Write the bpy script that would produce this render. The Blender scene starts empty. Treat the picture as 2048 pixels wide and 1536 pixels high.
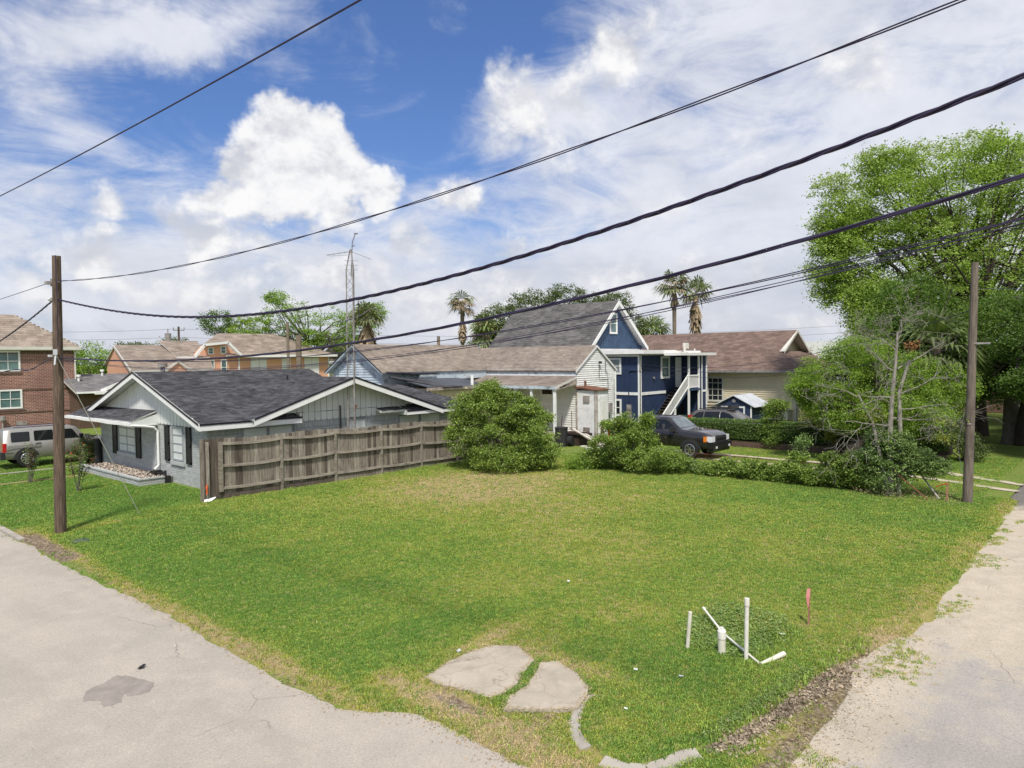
import bpy, bmesh, math, random
import numpy as np
from mathutils import Vector, Matrix
random.seed(7); RNG = np.random.default_rng(7)
S = bpy.context.scene
COL = S.collection
R = math.radians
# ------------------------------------------------------------------ camera, light, exposure
CAM_H = 4.9
YAW, PITCH, ROLL = R(41.5), R(2.0), R(0.7)
z3 = Vector((0, 0, 1))
fw0 = Vector((math.cos(YAW), math.sin(YAW), 0)); rt0 = Vector((math.sin(YAW), -math.cos(YAW), 0))
fw = fw0*math.cos(PITCH) - z3*math.sin(PITCH); up0 = fw0*math.sin(PITCH) + z3*math.cos(PITCH)
rt = rt0*math.cos(ROLL) - up0*math.sin(ROLL); up = up0*math.cos(ROLL) + rt0*math.sin(ROLL)
cd = bpy.data.cameras.new('camera'); cam = bpy.data.objects.new('camera', cd); COL.objects.link(cam)
cam.matrix_world = Matrix(((rt.x, up.x, -fw.x, 0), (rt.y, up.y, -fw.y, 0), (rt.z, up.z, -fw.z, CAM_H), (0, 0, 0, 1)))
cd.sensor_fit = 'HORIZONTAL'; cd.sensor_width = 36; cd.lens = 1420/2048*36
cd.clip_start = 0.1; cd.clip_end = 6000
S.camera = cam
S.view_settings.view_transform = 'Standard'; S.view_settings.look = 'None'
S.view_settings.gamma = 1; S.view_settings.use_curve_mapping = False
S.view_settings.exposure = 0.5
SUN_DIR = Vector((-0.42, -0.36, 0.83)).normalized()       # towards the sun
sl = bpy.data.lights.new('sun', 'SUN'); so = bpy.data.objects.new('sun', sl); COL.objects.link(so)
sl.energy = 3.3; sl.angle = R(6); sl.color = (1.0, 0.945, 0.86)
so.rotation_euler = SUN_DIR.to_track_quat('Z', 'Y').to_euler(); so.location = (0, 0, 60)
# ------------------------------------------------------------------ world
def dir_px(px, py):
    d = fw + rt*((px-1024)/1420) - up*((py-768)/1420); return d.normalized()
W = bpy.data.worlds.new('World'); S.world = W; W.use_nodes = True
nt = W.node_tree; N = nt.nodes; L = nt.links
for n in list(N): N.remove(n)
class NB:
    """small node builder"""
    def __init__(s, tree): s.t = tree; s.n = tree.nodes; s.l = tree.links
    def new(s, typ, **kw):
        n = s.n.new(typ)
        for k, v in kw.items(): setattr(n, k, v)
        return n
    def put(s, sock, v):
        if v is None: return
        if isinstance(v, bpy.types.NodeSocket): s.l.new(v, sock)
        else:
            if isinstance(v, (int, float)) and sock.type in ('RGBA', 'VECTOR'):
                v = (v, v, v, 1)[:len(sock.default_value)]
            elif isinstance(v, tuple) and sock.type == 'RGBA' and len(v) == 3: v = v + (1,)
            sock.default_value = v
    def m(s, op, a, b=None, c=None, clamp=False):
        n = s.new('ShaderNodeMath', operation=op, use_clamp=clamp)
        s.put(n.inputs[0], a); s.put(n.inputs[1], b); s.put(n.inputs[2], c); return n.outputs[0]
    def vm(s, op, a, b=None):
        n = s.new('ShaderNodeVectorMath', operation=op); s.put(n.inputs[0], a); s.put(n.inputs[1], b)
        return n.outputs['Value'] if op in ('DOT_PRODUCT', 'LENGTH') else n.outputs[0]
    def mix(s, f, a, b, blend='MIX'):
        n = s.new('ShaderNodeMix', data_type='RGBA', blend_type=blend)
        s.put(n.inputs[0], f); s.put(n.inputs[6], a); s.put(n.inputs[7], b); return n.outputs[2]
    def noise(s, vec, scale, detail=3, rough=.5, dist=0.0):
        n = s.new('ShaderNodeTexNoise'); s.put(n.inputs['Vector'], vec); n.inputs['Scale'].default_value = scale
        n.inputs['Detail'].default_value = detail; n.inputs['Roughness'].default_value = rough
        n.inputs['Distortion'].default_value = dist; return n.outputs['Fac']
    def ss(s, v, lo, hi, a=0., b=1.):
        n = s.new('ShaderNodeMapRange', interpolation_type='SMOOTHSTEP'); s.put(n.inputs[0], v)
        for i, q in enumerate((lo, hi, a, b)): s.put(n.inputs[i+1], q)
        return n.outputs[0]
    def mapv(s, vec, sc=(1, 1, 1), loc=(0, 0, 0), rot=(0, 0, 0)):
        n = s.new('ShaderNodeMapping'); s.put(n.inputs[0], vec)
        n.inputs['Location'].default_value = loc; n.inputs['Rotation'].default_value = rot; n.inputs['Scale'].default_value = sc
        return n.outputs[0]
nb = NB(nt)
sky = nb.new('ShaderNodeTexSky', sky_type='NISHITA'); sky.sun_disc = False
sky.sun_elevation = math.asin(SUN_DIR.z); sky.sun_rotation = math.atan2(SUN_DIR.x, SUN_DIR.y)
sky.air_density = 1.1; sky.dust_density = 1.2; sky.ozone_density = 2.5
SKY_K = 0.10
tc = nb.new('ShaderNodeTexCoord').outputs['Generated']
sep = nb.new('ShaderNodeSeparateXYZ'); nb.put(sep.inputs[0], tc); dz = sep.outputs[2]
stretch = nb.mapv(tc, (1, 1, 2.3))
warp = nb.noise(stretch, 3.0, 4, .55)
n_big = nb.noise(stretch, 2.3, 7, .56, .3)
n_mid = nb.noise(nb.mapv(tc, (1, 1, 1.5), (3, 1, 2)), 7.0, 9, .6, .15)
n_fine = nb.noise(nb.mapv(tc, (1, 1, 1.25), (1, 5, 2)), 19.0, 8, .62, .1)
wn = nb.new('ShaderNodeTexNoise'); wn.inputs['Scale'].default_value = 6.5; wn.inputs['Detail'].default_value = 5; wn.inputs['Roughness'].default_value = .6; L.new(tc, wn.inputs['Vector'])
wv = nb.vm('SUBTRACT', wn.outputs['Color'], (.5, .5, .5)); wv = nb.vm('SCALE', wv, None); wv.node.inputs['Scale'].default_value = .17
tcw = nb.vm('ADD', tc, wv)
def blob(px, py, rad, soft, amp, h=1.0):
    """puff of cloud standing in a fixed direction of the sky; rad in degrees"""
    c = dir_px(px, py); v = nb.vm('SUBTRACT', tcw, tuple(c)); v = nb.mapv(v, (1, 1, h)); l = nb.vm('LENGTH', v)
    return nb.ss(l, math.radians(rad*(1-soft)), math.radians(rad), amp, 0.)
# a thin high veil with blue gaps, and cumulus puffs in front of it
rightward = nb.vm('DOT_PRODUCT', tc, tuple(rt0))                     # the thick cloud deck lies to this side
deck = nb.m('ADD', nb.ss(dz, 0.36, 0.05, 0, .55), nb.ss(rightward, -0.10, 0.45, 0, .50))
hole = nb.m('ADD', blob(270, 230, 17, .95, .34), nb.m('ADD', blob(740, 100, 13, .95, .17), blob(1000, 60, 8, .95, .18)))
streaks = None
for q in ((260, 80, 7.5, .97, .62), (400, 60, 6.5, .97, .5), (30, 60, 6, .97, .45), (60, 190, 5.0, .97, .40), (560, 30, 6, .97, .3), (870, 60, 3.0, .97, .4), (1040, 230, 8, .97, .45), (220, 290, 5, .97, .22)):
    b = blob(*q, 1.9); streaks = b if streaks is None else nb.m('ADD', streaks, b)
veil = nb.m('SUBTRACT', nb.m('ADD', nb.m('ADD', deck, streaks), nb.m('MULTIPLY_ADD', n_big, 1.5, -.52)), hole)
wisp = nb.noise(nb.mapv(tc, (1.0, 1.0, 2.6), (9, 2, 4), (.3, .2, .5)), 5.5, 10, .66, .8)
veil = nb.m('ADD', veil, nb.m('MULTIPLY_ADD', wisp, 1.5, -.76)); veil = nb.m('ADD', veil, nb.m('MULTIPLY_ADD', n_fine, .35, -.17))
cov1 = nb.m('MULTIPLY', nb.ss(veil, -.10, .78), .94)
vl = nb.m('ADD', nb.m('MULTIPLY_ADD', n_mid, 1.5, -.35), nb.m('MULTIPLY', nb.ss(dz, .03, .22), .22)); vl = nb.ss(nb.m('ADD', vl, nb.m('MULTIPLY_ADD', wisp, .8, -.4)), .0, 1.)
core = None
for q in ((560, 262, 4.6, .8, 1.0), (505, 330, 4.2, .8, 1.0), (625, 270, 4.0, .8, .95), (665, 345, 5.0, .8, 1.0), (580, 360, 5.6, .75, 1.05), (745, 385, 4.0, .85, .85), (465, 400, 3.6, .85, .8), (640, 420, 4.6, .9, .75),
          (1040, 215, 6.5, .97, .8), (1130, 200, 5.4, .97, .65), (1120, 290, 5.6, .97, .6), (1235, 90, 4.8, .95, .9),
          (225, 425, 3.4, .9, .7), (410, 470, 4.4, .9, .8), (520, 500, 4.0, .9, .7), (215, 530, 4.2, .9, .7), (350, 560, 3.6, .9, .6), (60, 560, 4, .9, .5), (830, 500, 3.6, .9, .65), (930, 410, 3.4, .9, .7), (1010, 500, 3.5, .9, .55), (700, 560, 3, .9, .5), (1300, 420, 5, .95, .55), (1500, 300, 5, .95, .5), (1700, 120, 6, .95, .5), (1500, 560, 4, .95, .5), (1250, 540, 3.4, .95, .5)):
    b = blob(*q, 1.2); core = b if core is None else nb.m('SMOOTH_MAX', core, b, .12)
pv = nb.mapv(tc, (1, 1, 1.3), (1, 5, 2))
def puffn(v): return nb.m('ADD', nb.m('MULTIPLY', nb.noise(v, 9.0, 9, .58, .25), .68), nb.m('MULTIPLY', nb.noise(v, 26.0, 7, .6, .1), .32))
pn = puffn(pv); lo_ = tuple(SUN_DIR*.018+Vector((0, 0, .022))); pn2 = puffn(nb.vm('ADD', pv, lo_))
# scattered puffs elsewhere in the sky, the same kind as those in view
fieldp = nb.m('MULTIPLY', nb.ss(nb.noise(nb.mapv(tc, (1, 1, 1.6), (4, 4, 4)), 3.6, 3, .5), .50, .66, 0, .7), nb.ss(dz, .02, .12))
lowpuff = nb.m('MULTIPLY', nb.m('MULTIPLY', nb.ss(dz, .20, .11), nb.ss(dz, .0, .05)), nb.ss(nb.noise(nb.mapv(tc, (1, 1, 2.2), (2, 7, 1)), 4.2, 4, .55), .36, .60, .1, .62))
core = nb.m('MAXIMUM', core, lowpuff)
core = nb.m('MAXIMUM', core, nb.m('MULTIPLY', fieldp, nb.ss(nb.vm('DOT_PRODUCT', tc, tuple(fw0)), .80, .55)))
cd_ = nb.m('ADD', core, nb.m('MULTIPLY_ADD', pn, 1.45, -.78))
cov2 = nb.m('MULTIPLY', nb.ss(cd_, .20, .70), nb.ss(cd_, .0, .5, .6, 1.))
relief = nb.m('MULTIPLY', nb.m('SUBTRACT', pn, pn2), 4.0)
lt2 = nb.m('ADD', nb.m('ADD', .74, relief), nb.m('MULTIPLY', nb.ss(cd_, .45, 1.0), .30)); lt2 = nb.ss(lt2, .20, 1.32)
lt2 = nb.m('MULTIPLY', lt2, nb.ss(dz, -.02, .17, .45, 1.))
cl_dark = (0.62, 0.64, 0.70); cl_lit = (0.985, 0.98, 0.98); veil_lit = (0.84, 0.86, 0.93); veil_dk = (0.60, 0.625, 0.71)
EXPK = 2**-0.5
def lum(c):
    c = nb.vm('SCALE', c, None); c.node.inputs['Scale'].default_value = EXPK/SKY_K; return c
skyc = nb.mix(1.0, sky.outputs[0], (0.52, 0.655, 0.94), 'MULTIPLY')
final = nb.mix(cov1, skyc, lum(nb.mix(vl, veil_dk, veil_lit)))
final = nb.mix(nb.m('MULTIPLY', cov2, .97), final, lum(nb.mix(lt2, cl_dark, cl_lit)))
final = nb.mix(nb.ss(dz, .0, -.06), final, tuple(c*EXPK/SKY_K for c in (.28, .29, .30)))
bg = nb.new('ShaderNodeBackground'); nb.put(bg.inputs[0], final); bg.inputs[1].default_value = SKY_K
wo = nb.new('ShaderNodeOutputWorld'); L.new(bg.outputs[0], wo.inputs[0])
S.cycles.use_denoising = True
S.cycles.max_bounces = 6; S.cycles.transparent_max_bounces = 6
# ------------------------------------------------------------------ materials
MATS = {}
def mat(name, c, c2=None, scale=4., rough=.8, bump=0., bscale=40., metal=0., isl=0., stretch=(1, 1, 1), lo=.35, hi=.65,
        dirt=None, dscale=2., damt=.5, trans=0., spec=.35, detail=5, coat=0.):
    m = bpy.data.materials.new(name); m.use_nodes = True; b = NB(m.node_tree)
    bs = b.n['Principled BSDF']; geo = b.new('ShaderNodeNewGeometry'); pos = geo.outputs['Position']
    col = tuple(c)+(1,)
    if c2 is not None:
        col = b.mix(b.ss(b.noise(b.mapv(pos, stretch), scale, detail, .6), lo, hi), c, c2)
    if dirt is not None:
        col = b.mix(b.m('MULTIPLY', b.ss(b.noise(b.mapv(pos, (1, 1, 1), (7, 3, 1)), dscale, 6, .65), .5, .68), damt), col, dirt)
    if isl:
        v = b.m('MULTIPLY_ADD', b.m('FRACT', b.m('ADD', geo.outputs['Random Per Island'], b.new('ShaderNodeObjectInfo').outputs['Random'])), 2*isl, 1-isl)
        col = b.mix(1.0, col, b.new('ShaderNodeCombineColor').outputs[0], 'MULTIPLY')
        cc = col.node.inputs[7].links[0].from_node
        for i in range(3): b.put(cc.inputs[i], v)
    b.put(bs.inputs['Base Color'], col)
    bs.inputs['Roughness'].default_value = rough; bs.inputs['Metallic'].default_value = metal
    bs.inputs['Specular IOR Level'].default_value = spec
    if coat: bs.inputs['Coat Weight'].default_value = coat; bs.inputs['Coat Roughness'].default_value = .05
    if bump:
        bn = b.new('ShaderNodeBump'); bn.inputs['Strength'].default_value = bump; bn.inputs['Distance'].default_value = .01
        b.put(bn.inputs['Height'], b.noise(b.mapv(pos, stretch), bscale, 6, .65)); b.l.new(bn.outputs[0], bs.inputs['Normal'])
    if trans:
        tr = b.new('ShaderNodeBsdfTranslucent'); b.put(tr.inputs[0], col); mx = b.new('ShaderNodeMixShader')
        mx.inputs[0].default_value = trans; b.l.new(bs.outputs[0], mx.inputs[1]); b.l.new(tr.outputs[0], mx.inputs[2])
        b.l.new(mx.outputs[0], b.n['Material Output'].inputs[0])
    MATS[name] = m; return m
mat('white_paint', (.80, .80, .78), (.73, .73, .71), 1.5, .55, .08, 30)
mat('white_board', (.70, .72, .69), (.64, .66, .63), 1.2, .6, .1, 30, isl=.03)
mat('grey_brick', (.44, .455, .445), (.385, .40, .395), 3, .7, .4, 60, isl=.10)
mat('grey_mortar', (.23, .24, .24), None, rough=.9)
mat('grey_trim', (.33, .35, .37), (.28, .3, .32), 2, .6)
mat('charcoal_shingle', (.048, .048, .053), (.075, .074, .078), 1.2, .95, .5, 80, isl=.42)
mat('drip_edge', (.012, .011, .02), None, rough=.4)
mat('black_paint', (.014, .014, .015), (.02, .02, .022), 3, .5)
mat('blind', (.68, .71, .68), (.58, .61, .59), .8, .6)
mat('glass_dark', (.02, .025, .028), None, rough=.06, spec=.8)
mat('glass_teal', (.12, .2, .19), (.07, .12, .12), .8, .08, spec=.8)
mat('glass_light', (.3, .36, .36), (.2, .25, .25), .7, .1, spec=.7)
mat('car_glass', (.010, .012, .013), None, rough=.04, spec=.45)
mat('windscreen', (.16, .2, .21), (.07, .09, .1), .9, .06, spec=.9)
mat('fence_wood', (.28, .245, .20), (.16, .138, .11), 3, .9, .5, 30, isl=.0, stretch=(7, 7, .6), dirt=(.07, .055, .045), dscale=1.3, damt=.75)
mat('fence_wood_pale', (.36, .33, .27), (.22, .195, .155), 3, .9, .5, 30, stretch=(6, 6, .5), dirt=(.12, .1, .08), dscale=1.7, damt=.6)
mat('fence_wood_dark', (.13, .105, .082), (.075, .06, .048), 3, .9, .5, 30, stretch=(6, 6, .5))
mat('fence_rail', (.30, .27, .22), (.19, .165, .13), 2.5, .9, .4, 30, stretch=(.8, .8, 8), dirt=(.1, .08, .065), dscale=3, damt=.6)
mat('pole_wood', (.16, .115, .082), (.07, .05, .036), 5, .9, .8, 25, stretch=(6, 6, .35), dirt=(.045, .033, .024), dscale=1.2, damt=.7)
mat('pole_wood_grey', (.20, .165, .135), (.11, .088, .07), 5, .9, .8, 25, stretch=(6, 6, .35), dirt=(.07, .055, .045), dscale=1.2, damt=.6)
mat('tan_shingle', (.215, .177, .145), (.27, .225, .185), 1.1, .95, .4, 70, isl=.16, dirt=(.13, .10, .08), dscale=.55, damt=.5)
mat('grey_shingle', (.085, .083, .08), (.125, .12, .115), 1.1, .95, .4, 70, isl=.25)
mat('brown_shingle', (.145, .097, .078), (.19, .132, .108), 1.4, .95, .4, 70, isl=.22)
mat('beige_shingle', (.225, .18, .145), (.285, .235, .19), 1.1, .95, .4, 50, isl=.2, dirt=(.17, .13, .1), dscale=.8, damt=.5)
mat('flat_grey_shingle', (.13, .125, .125), (.19, .18, .18), .9, .95, .3, 50, isl=.15)
mat('old_white', (.80, .80, .78), (.72, .73, .71), 1.6, .75, .3, 40, isl=.07, dirt=(.38, .33, .28), dscale=3.6, damt=.35)
mat('old_cream', (.72, .71, .65), (.64, .63, .58), 1.6, .75, .3, 40, isl=.06)
mat('old_blue', (.50, .57, .62), (.42, .48, .53), 1.4, .75, .3, 40, isl=.05, dirt=(.16, .17, .18), dscale=2.4, damt=.8)
mat('pale_yellow', (.62, .54, .32), (.55, .47, .28), 1.5, .75, isl=.05)
mat('weathered', (.42, .38, .33), (.22, .17, .13), 4, .9, .4, 40)
mat('navy', (.027, .045, .10), (.022, .037, .083), 1.5, .6, .1, 30)
mat('blue_shake', (.046, .085, .155), (.038, .07, .13), 1.5, .6, isl=.12)
mat('cream_siding', (.66, .575, .42), (.61, .53, .385), 1.2, .65, isl=.03)
mat('cream_trim', (.62, .60, .54), (.56, .54, .48), 1.5, .6)
mat('orange_wall', (.74, .40, .265), (.69, .37, .24), 1, .75)
mat('tarp', (.022, .023, .027), (.05, .052, .06), 1.3, .55, .5, 12)
mat('tarp_flat', (.06, .065, .075), (.08, .085, .095), .8, .7)
mat('dark_wood', (.055, .038, .03), (.03, .02, .016), 3, .8)
mat('galv', (.36, .34, .33), (.24, .22, .21), 4, .5, metal=.2, dirt=(.22, .12, .08), dscale=4, damt=.6)
mat('rust', (.22, .09, .05), (.1, .05, .035), 5, .9, .5, 40)
mat('pvc', (.74, .72, .66), (.62, .59, .51), 4, .45, dirt=(.45, .4, .3), dscale=5, damt=.3)
mat('pvc_cream', (.66, .63, .53), (.58, .55, .45), 4, .5)
mat('pink_tape', (.85, .36, .34), None, rough=.6, trans=.3)
mat('orange_tape', (.8, .18, .06), None, rough=.6, trans=.3)
mat('stake_wood', (.36, .2, .12), (.28, .15, .09), 10, .8)
mat('cable', (.03, .022, .055), None, rough=.5)
mat('cable_grey', (.16, .15, .16), None, rough=.5)
mat('guy_wire', (.55, .52, .46), None, rough=.5)
mat('porcelain', (.55, .57, .58), None, rough=.25)
mat('car_beige', (.31, .30, .275), None, rough=.35, metal=.45, coat=.35)
mat('car_grey', (.036, .033, .035), None, rough=.26, metal=.4, coat=.8)
mat('car_taupe', (.15, .138, .128), None, rough=.3, metal=.5, coat=.7)
mat('plastic_black', (.028, .028, .03), None, rough=.6)
mat('tyre', (.018, .018, .018), None, rough=.85)
mat('chrome', (.6, .6, .6), None, rough=.18, metal=.9)
mat('red_lamp', (.45, .01, .015), None, rough=.15, spec=.7)
mat('amber', (.75, .22, .03), None, rough=.15)
mat('lamp_clear', (.7, .72, .74), None, rough=.1, spec=.8)
mat('stone_bed', (.50, .42, .35), (.40, .33, .27), 6, .9, isl=.35)
mat('concrete', (.40, .365, .315), (.33, .30, .26), 1.3, .9, .35, 40, dirt=(.25, .22, .185), dscale=2.2, damt=.5)
mat('concrete_slab', (.43, .375, .30), (.36, .315, .25), 1.6, .9, .3, 50, dirt=(.27, .235, .19), dscale=1.5, damt=.6)
mat('soil', (.16, .12, .085), (.24, .185, .13), 6, .95, .8, 25)
mat('bark_dark', (.06, .048, .038), (.035, .028, .022), 4, .95, .8, 20, stretch=(4, 4, .7))
mat('bark_grey', (.17, .15, .125), (.10, .088, .072), 4, .95, .6, 25, stretch=(4, 4, .7))
mat('bark_pale', (.31, .29, .25), (.17, .155, .13), 5, .9, .5, 25, stretch=(4, 4, 1))
mat('palm_trunk', (.24, .19, .145), (.15, .12, .09), 5, .95, .8, 20, stretch=(1, 1, 5))
mat('straw', (.40, .31, .2), (.24, .18, .115), 5, .9, isl=.3, trans=.2)
def leafmat(name, a, b_, c=None, trans=.32, rough=.55, var=.6):
    m = bpy.data.materials.new(name); m.use_nodes = True; b = NB(m.node_tree); bs = b.n['Principled BSDF']
    geo = b.new('ShaderNodeNewGeometry'); r = geo.outputs['Random Per Island']
    col = b.mix(b.ss(b.noise(geo.outputs['Position'], 1.1, 3, .6), .35, .65), a, b_)
    col = b.mix(b.m('MULTIPLY', r, .75), col, c or b_)
    n2 = b.m('MULTIPLY_ADD', b.m('FRACT', b.m('MULTIPLY', r, 17.3)), var, 1-var/2)
    cc = b.new('ShaderNodeCombineColor')
    for i in range(3): b.put(cc.inputs[i], n2)
    col = b.mix(1.0, col, cc.outputs[0], 'MULTIPLY')
    b.put(bs.inputs['Base Color'], col); bs.inputs['Roughness'].default_value = rough; bs.inputs['Specular IOR Level'].default_value = .3
    tr = b.new('ShaderNodeBsdfTranslucent'); b.put(tr.inputs[0], b.mix(1.0, col, (1.2, 1.35, .6), 'MULTIPLY')); mx = b.new('ShaderNodeMixShader')
    mx.inputs[0].default_value = trans; b.l.new(bs.outputs[0], mx.inputs[1]); b.l.new(tr.outputs[0], mx.inputs[2])
    b.l.new(mx.outputs[0], b.n['Material Output'].inputs[0]); MATS[name] = m; return m
leafmat('leaf_bush', (.11, .19, .028), (.18, .28, .042), (.30, .37, .085), trans=.26, var=.9)
leafmat('leaf_vine', (.09, .17, .042), (.14, .24, .06), (.26, .33, .12), trans=.26, var=.9)
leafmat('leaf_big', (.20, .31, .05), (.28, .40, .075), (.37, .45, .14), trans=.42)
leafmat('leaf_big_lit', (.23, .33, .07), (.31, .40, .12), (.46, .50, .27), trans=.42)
leafmat('leaf_bright', (.12, .24, .025), (.2, .34, .04), (.29, .39, .07))
leafmat('leaf_dark', (.06, .12, .022), (.095, .175, .034), (.16, .24, .06), trans=.4)
leafmat('leaf_oak', (.065, .10, .032), (.10, .145, .045), (.155, .19, .065))
leafmat('leaf_feather', (.13, .24, .03), (.20, .32, .045), (.30, .39, .07), trans=.42)
leafmat('leaf_yellow', (.22, .28, .03), (.3, .33, .05), (.34, .34, .08))
leafmat('leaf_palm', (.10, .15, .05), (.15, .21, .065), (.24, .26, .12), trans=.2)
leafmat('leaf_red', (.10, .035, .035), (.14, .06, .045), (.08, .12, .03))
leafmat('leaf_rust', (.26, .11, .05), (.3, .14, .06))
leafmat('leaf_clover', (.13, .23, .05), (.19, .29, .07), (.30, .36, .14))
leafmat('petal_white', (.6, .55, .42), (.66, .62, .45), (.5, .5, .3))
leafmat('petal_red', (.5, .01, .02), (.6, .02, .03))
# ------------------------------------------------------------------ mesh helpers
def link(name, me, m, parent=None, kind=None, smooth=False):
    if m is not None:
        for q in (m if isinstance(m, (list, tuple)) else [m]): me.materials.append(MATS[q] if isinstance(q, str) else q)
    o = bpy.data.objects.new(name, me); COL.objects.link(o)
    if parent is not None: o.parent = parent
    if kind: o['kind'] = kind
    return o
def wloc(o):
    v = Vector((0, 0, 0))
    while o is not None: v += o.location; o = o.parent
    return v
def tag(o, label, cat, group=None, kind=None):
    if label: o['label'] = label
    if cat: o['category'] = cat
    if group: o['group'] = group
    if kind: o['kind'] = kind
    return o
def thing(name, label, cat, loc, rz=0, group=None):
    o = bpy.data.objects.new(name, None); COL.objects.link(o); o.location = loc; o.rotation_euler = (0, 0, rz)
    o.empty_display_size = .2
    return tag(o, label, cat, group)
class MB:
    """collects shapes, then links them as ONE mesh object"""
    def __init__(s): s.v = []; s.f = []; s.mi = []; s.cur = 0
    def add(s, vs, fs):
        k = len(s.v); s.v += [tuple(v) for v in vs]; s.f += [tuple(i+k for i in f) for f in fs]; s.mi += [s.cur]*len(fs); return s
    def box(s, x0, x1, y0, y1, z0, z1):
        if x0 > x1: x0, x1 = x1, x0
        if y0 > y1: y0, y1 = y1, y0
        v = [(x0, y0, z0), (x1, y0, z0), (x1, y1, z0), (x0, y1, z0), (x0, y0, z1), (x1, y0, z1), (x1, y1, z1), (x0, y1, z1)]
        return s.add(v, [(0, 3, 2, 1), (4, 5, 6, 7), (0, 1, 5, 4), (1, 2, 6, 5), (2, 3, 7, 6), (3, 0, 4, 7)])
    def abox(s, ax, p0, p1, a0, a1, z0, z1):
        return s.box(p0, p1, a0, a1, z0, z1) if ax == 'x' else s.box(a0, a1, p0, p1, z0, z1)
    def hexa(s, b, t):
        """b, t: 4 bottom and 4 top corners, same order (counter-clockwise from above)"""
        return s.add(list(b)+list(t), [(3, 2, 1, 0), (4, 5, 6, 7), (0, 1, 5, 4), (1, 2, 6, 5), (2, 3, 7, 6), (3, 0, 4, 7)])
    def beam(s, p, q, w, h, upv=(0, 0, 1)):
        p = Vector(p); q = Vector(q); d = (q-p).normalized(); u = Vector(upv)
        if abs(d.dot(u)) > .98: u = Vector((1, 0, 0))
        a = d.cross(u).normalized()*w/2; c = a.cross(d).normalized()*h/2
        return s.hexa([p-a-c, p+a-c, q+a-c, q-a-c], [p-a+c, p+a+c, q+a+c, q-a+c])
    def tube(s, pts, rad, n=8, cap=True):
        pts = [Vector(p) for p in pts]; k = len(pts)
        if not hasattr(rad, '__len__'): rad = [rad]*k
        rings = []; prev = None
        for i, p in enumerate(pts):
            d = (pts[min(i+1, k-1)]-pts[max(i-1, 0)])
            d = d.normalized() if d.length > 1e-9 else Vector((0, 0, 1))
            if prev is None:
                a = d.orthogonal().normalized()
            else:
                a = (prev - d*prev.dot(d)); a = a.normalized() if a.length > 1e-6 else d.orthogonal().normalized()
            prev = a; c = d.cross(a)
            rings.append([p + (a*math.cos(2*math.pi*j/n) + c*math.sin(2*math.pi*j/n))*rad[i] for j in range(n)])
        vs = [v for r_ in rings for v in r_]; fs = []
        for i in range(k-1):
            for j in range(n):
                fs.append((i*n+j, i*n+(j+1) % n, (i+1)*n+(j+1) % n, (i+1)*n+j))
        if cap: fs.append(tuple(range(n))[::-1]); fs.append(tuple((k-1)*n+j for j in range(n)))
        return s.add(vs, fs)
    def prism(s, poly, d):
        """poly: 3-D points of a planar polygon, extruded by vector d"""
        k = len(poly); d = Vector(d); a = [Vector(p) for p in poly]; b = [p+d for p in a]
        return s.add(a+b, [tuple(range(k))[::-1], tuple(range(k, 2*k))]+[(i, (i+1) % k, k+(i+1) % k, k+i) for i in range(k)])
    def build(s, name, m, parent=None, kind=None, smooth=None, local=False):
        me = bpy.data.meshes.new(name)
        v = s.v
        if parent is not None and not local:
            o = wloc(parent); v = [(a-o.x, b-o.y, c-o.z) for a, b, c in v]
            org = None
        org = (0, 0, 0)
        if parent is None:
            xs = [q[0] for q in v]; ys = [q[1] for q in v]; zs = [q[2] for q in v]
            org = ((min(xs)+max(xs))/2, (min(ys)+max(ys))/2, min(zs)); v = [(a-org[0], b-org[1], c-org[2]) for a, b, c in v]
        me.from_pydata(v, [], s.f)
        bm = bmesh.new(); bm.from_mesh(me); bmesh.ops.recalc_face_normals(bm, faces=bm.faces); bm.to_mesh(me); bm.free()
        if any(s.mi): me.polygons.foreach_set('material_index', s.mi)
        if smooth is not None:
            me.polygons.foreach_set('use_smooth', [True]*len(me.polygons)); me.set_sharp_from_angle(angle=R(smooth))
        o = link(name, me, m, parent, kind); o.location = org if parent is None else (0, 0, 0)
        return o
def npmesh(name, V, F, m, parent=None, kind=None, smooth=False, mi=None):
    """V (n,3), F (k,4) or (k,3) world coordinates, quick"""
    V = np.asarray(V, np.float32); F = np.asarray(F, np.int32); me = bpy.data.meshes.new(name)
    org = Vector((0, 0, 0))
    if parent is not None: org = wloc(parent)
    else: org = Vector((float(V[:, 0].mean()), float(V[:, 1].mean()), float(V[:, 2].min())))
    V = V - np.array(org, np.float32)
    me.vertices.add(len(V)); me.vertices.foreach_set('co', V.ravel())
    k = F.shape[1]; me.loops.add(F.size); me.loops.foreach_set('vertex_index', F.ravel())
    me.polygons.add(len(F)); me.polygons.foreach_set('loop_start', np.arange(0, F.size, k, dtype=np.int32))
    if smooth: me.polygons.foreach_set('use_smooth', np.ones(len(F), bool))
    if mi is not None: me.polygons.foreach_set('material_index', np.asarray(mi, np.int32))
    me.update(calc_edges=True)
    o = link(name, me, m, parent, kind)
    if parent is None: o.location = org
    return o
def vnoise(x, y, seed=0, sc=1.0):
    x = np.asarray(x)*sc; y = np.asarray(y)*sc
    xi = np.floor(x).astype(int); yi = np.floor(y).astype(int); fx = x-xi; fy = y-yi
    fx = fx*fx*(3-2*fx); fy = fy*fy*(3-2*fy)
    def h(a, b):
        n = (a*374761393 + b*668265263 + seed*1442695041) & 0x7fffffff
        n = ((n ^ (n >> 13))*1274126177) & 0x7fffffff
        return ((n ^ (n >> 16)) & 0xffff)/65535.
    return (h(xi, yi)*(1-fx)+h(xi+1, yi)*fx)*(1-fy) + (h(xi, yi+1)*(1-fx)+h(xi+1, yi+1)*fx)*fy
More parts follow.
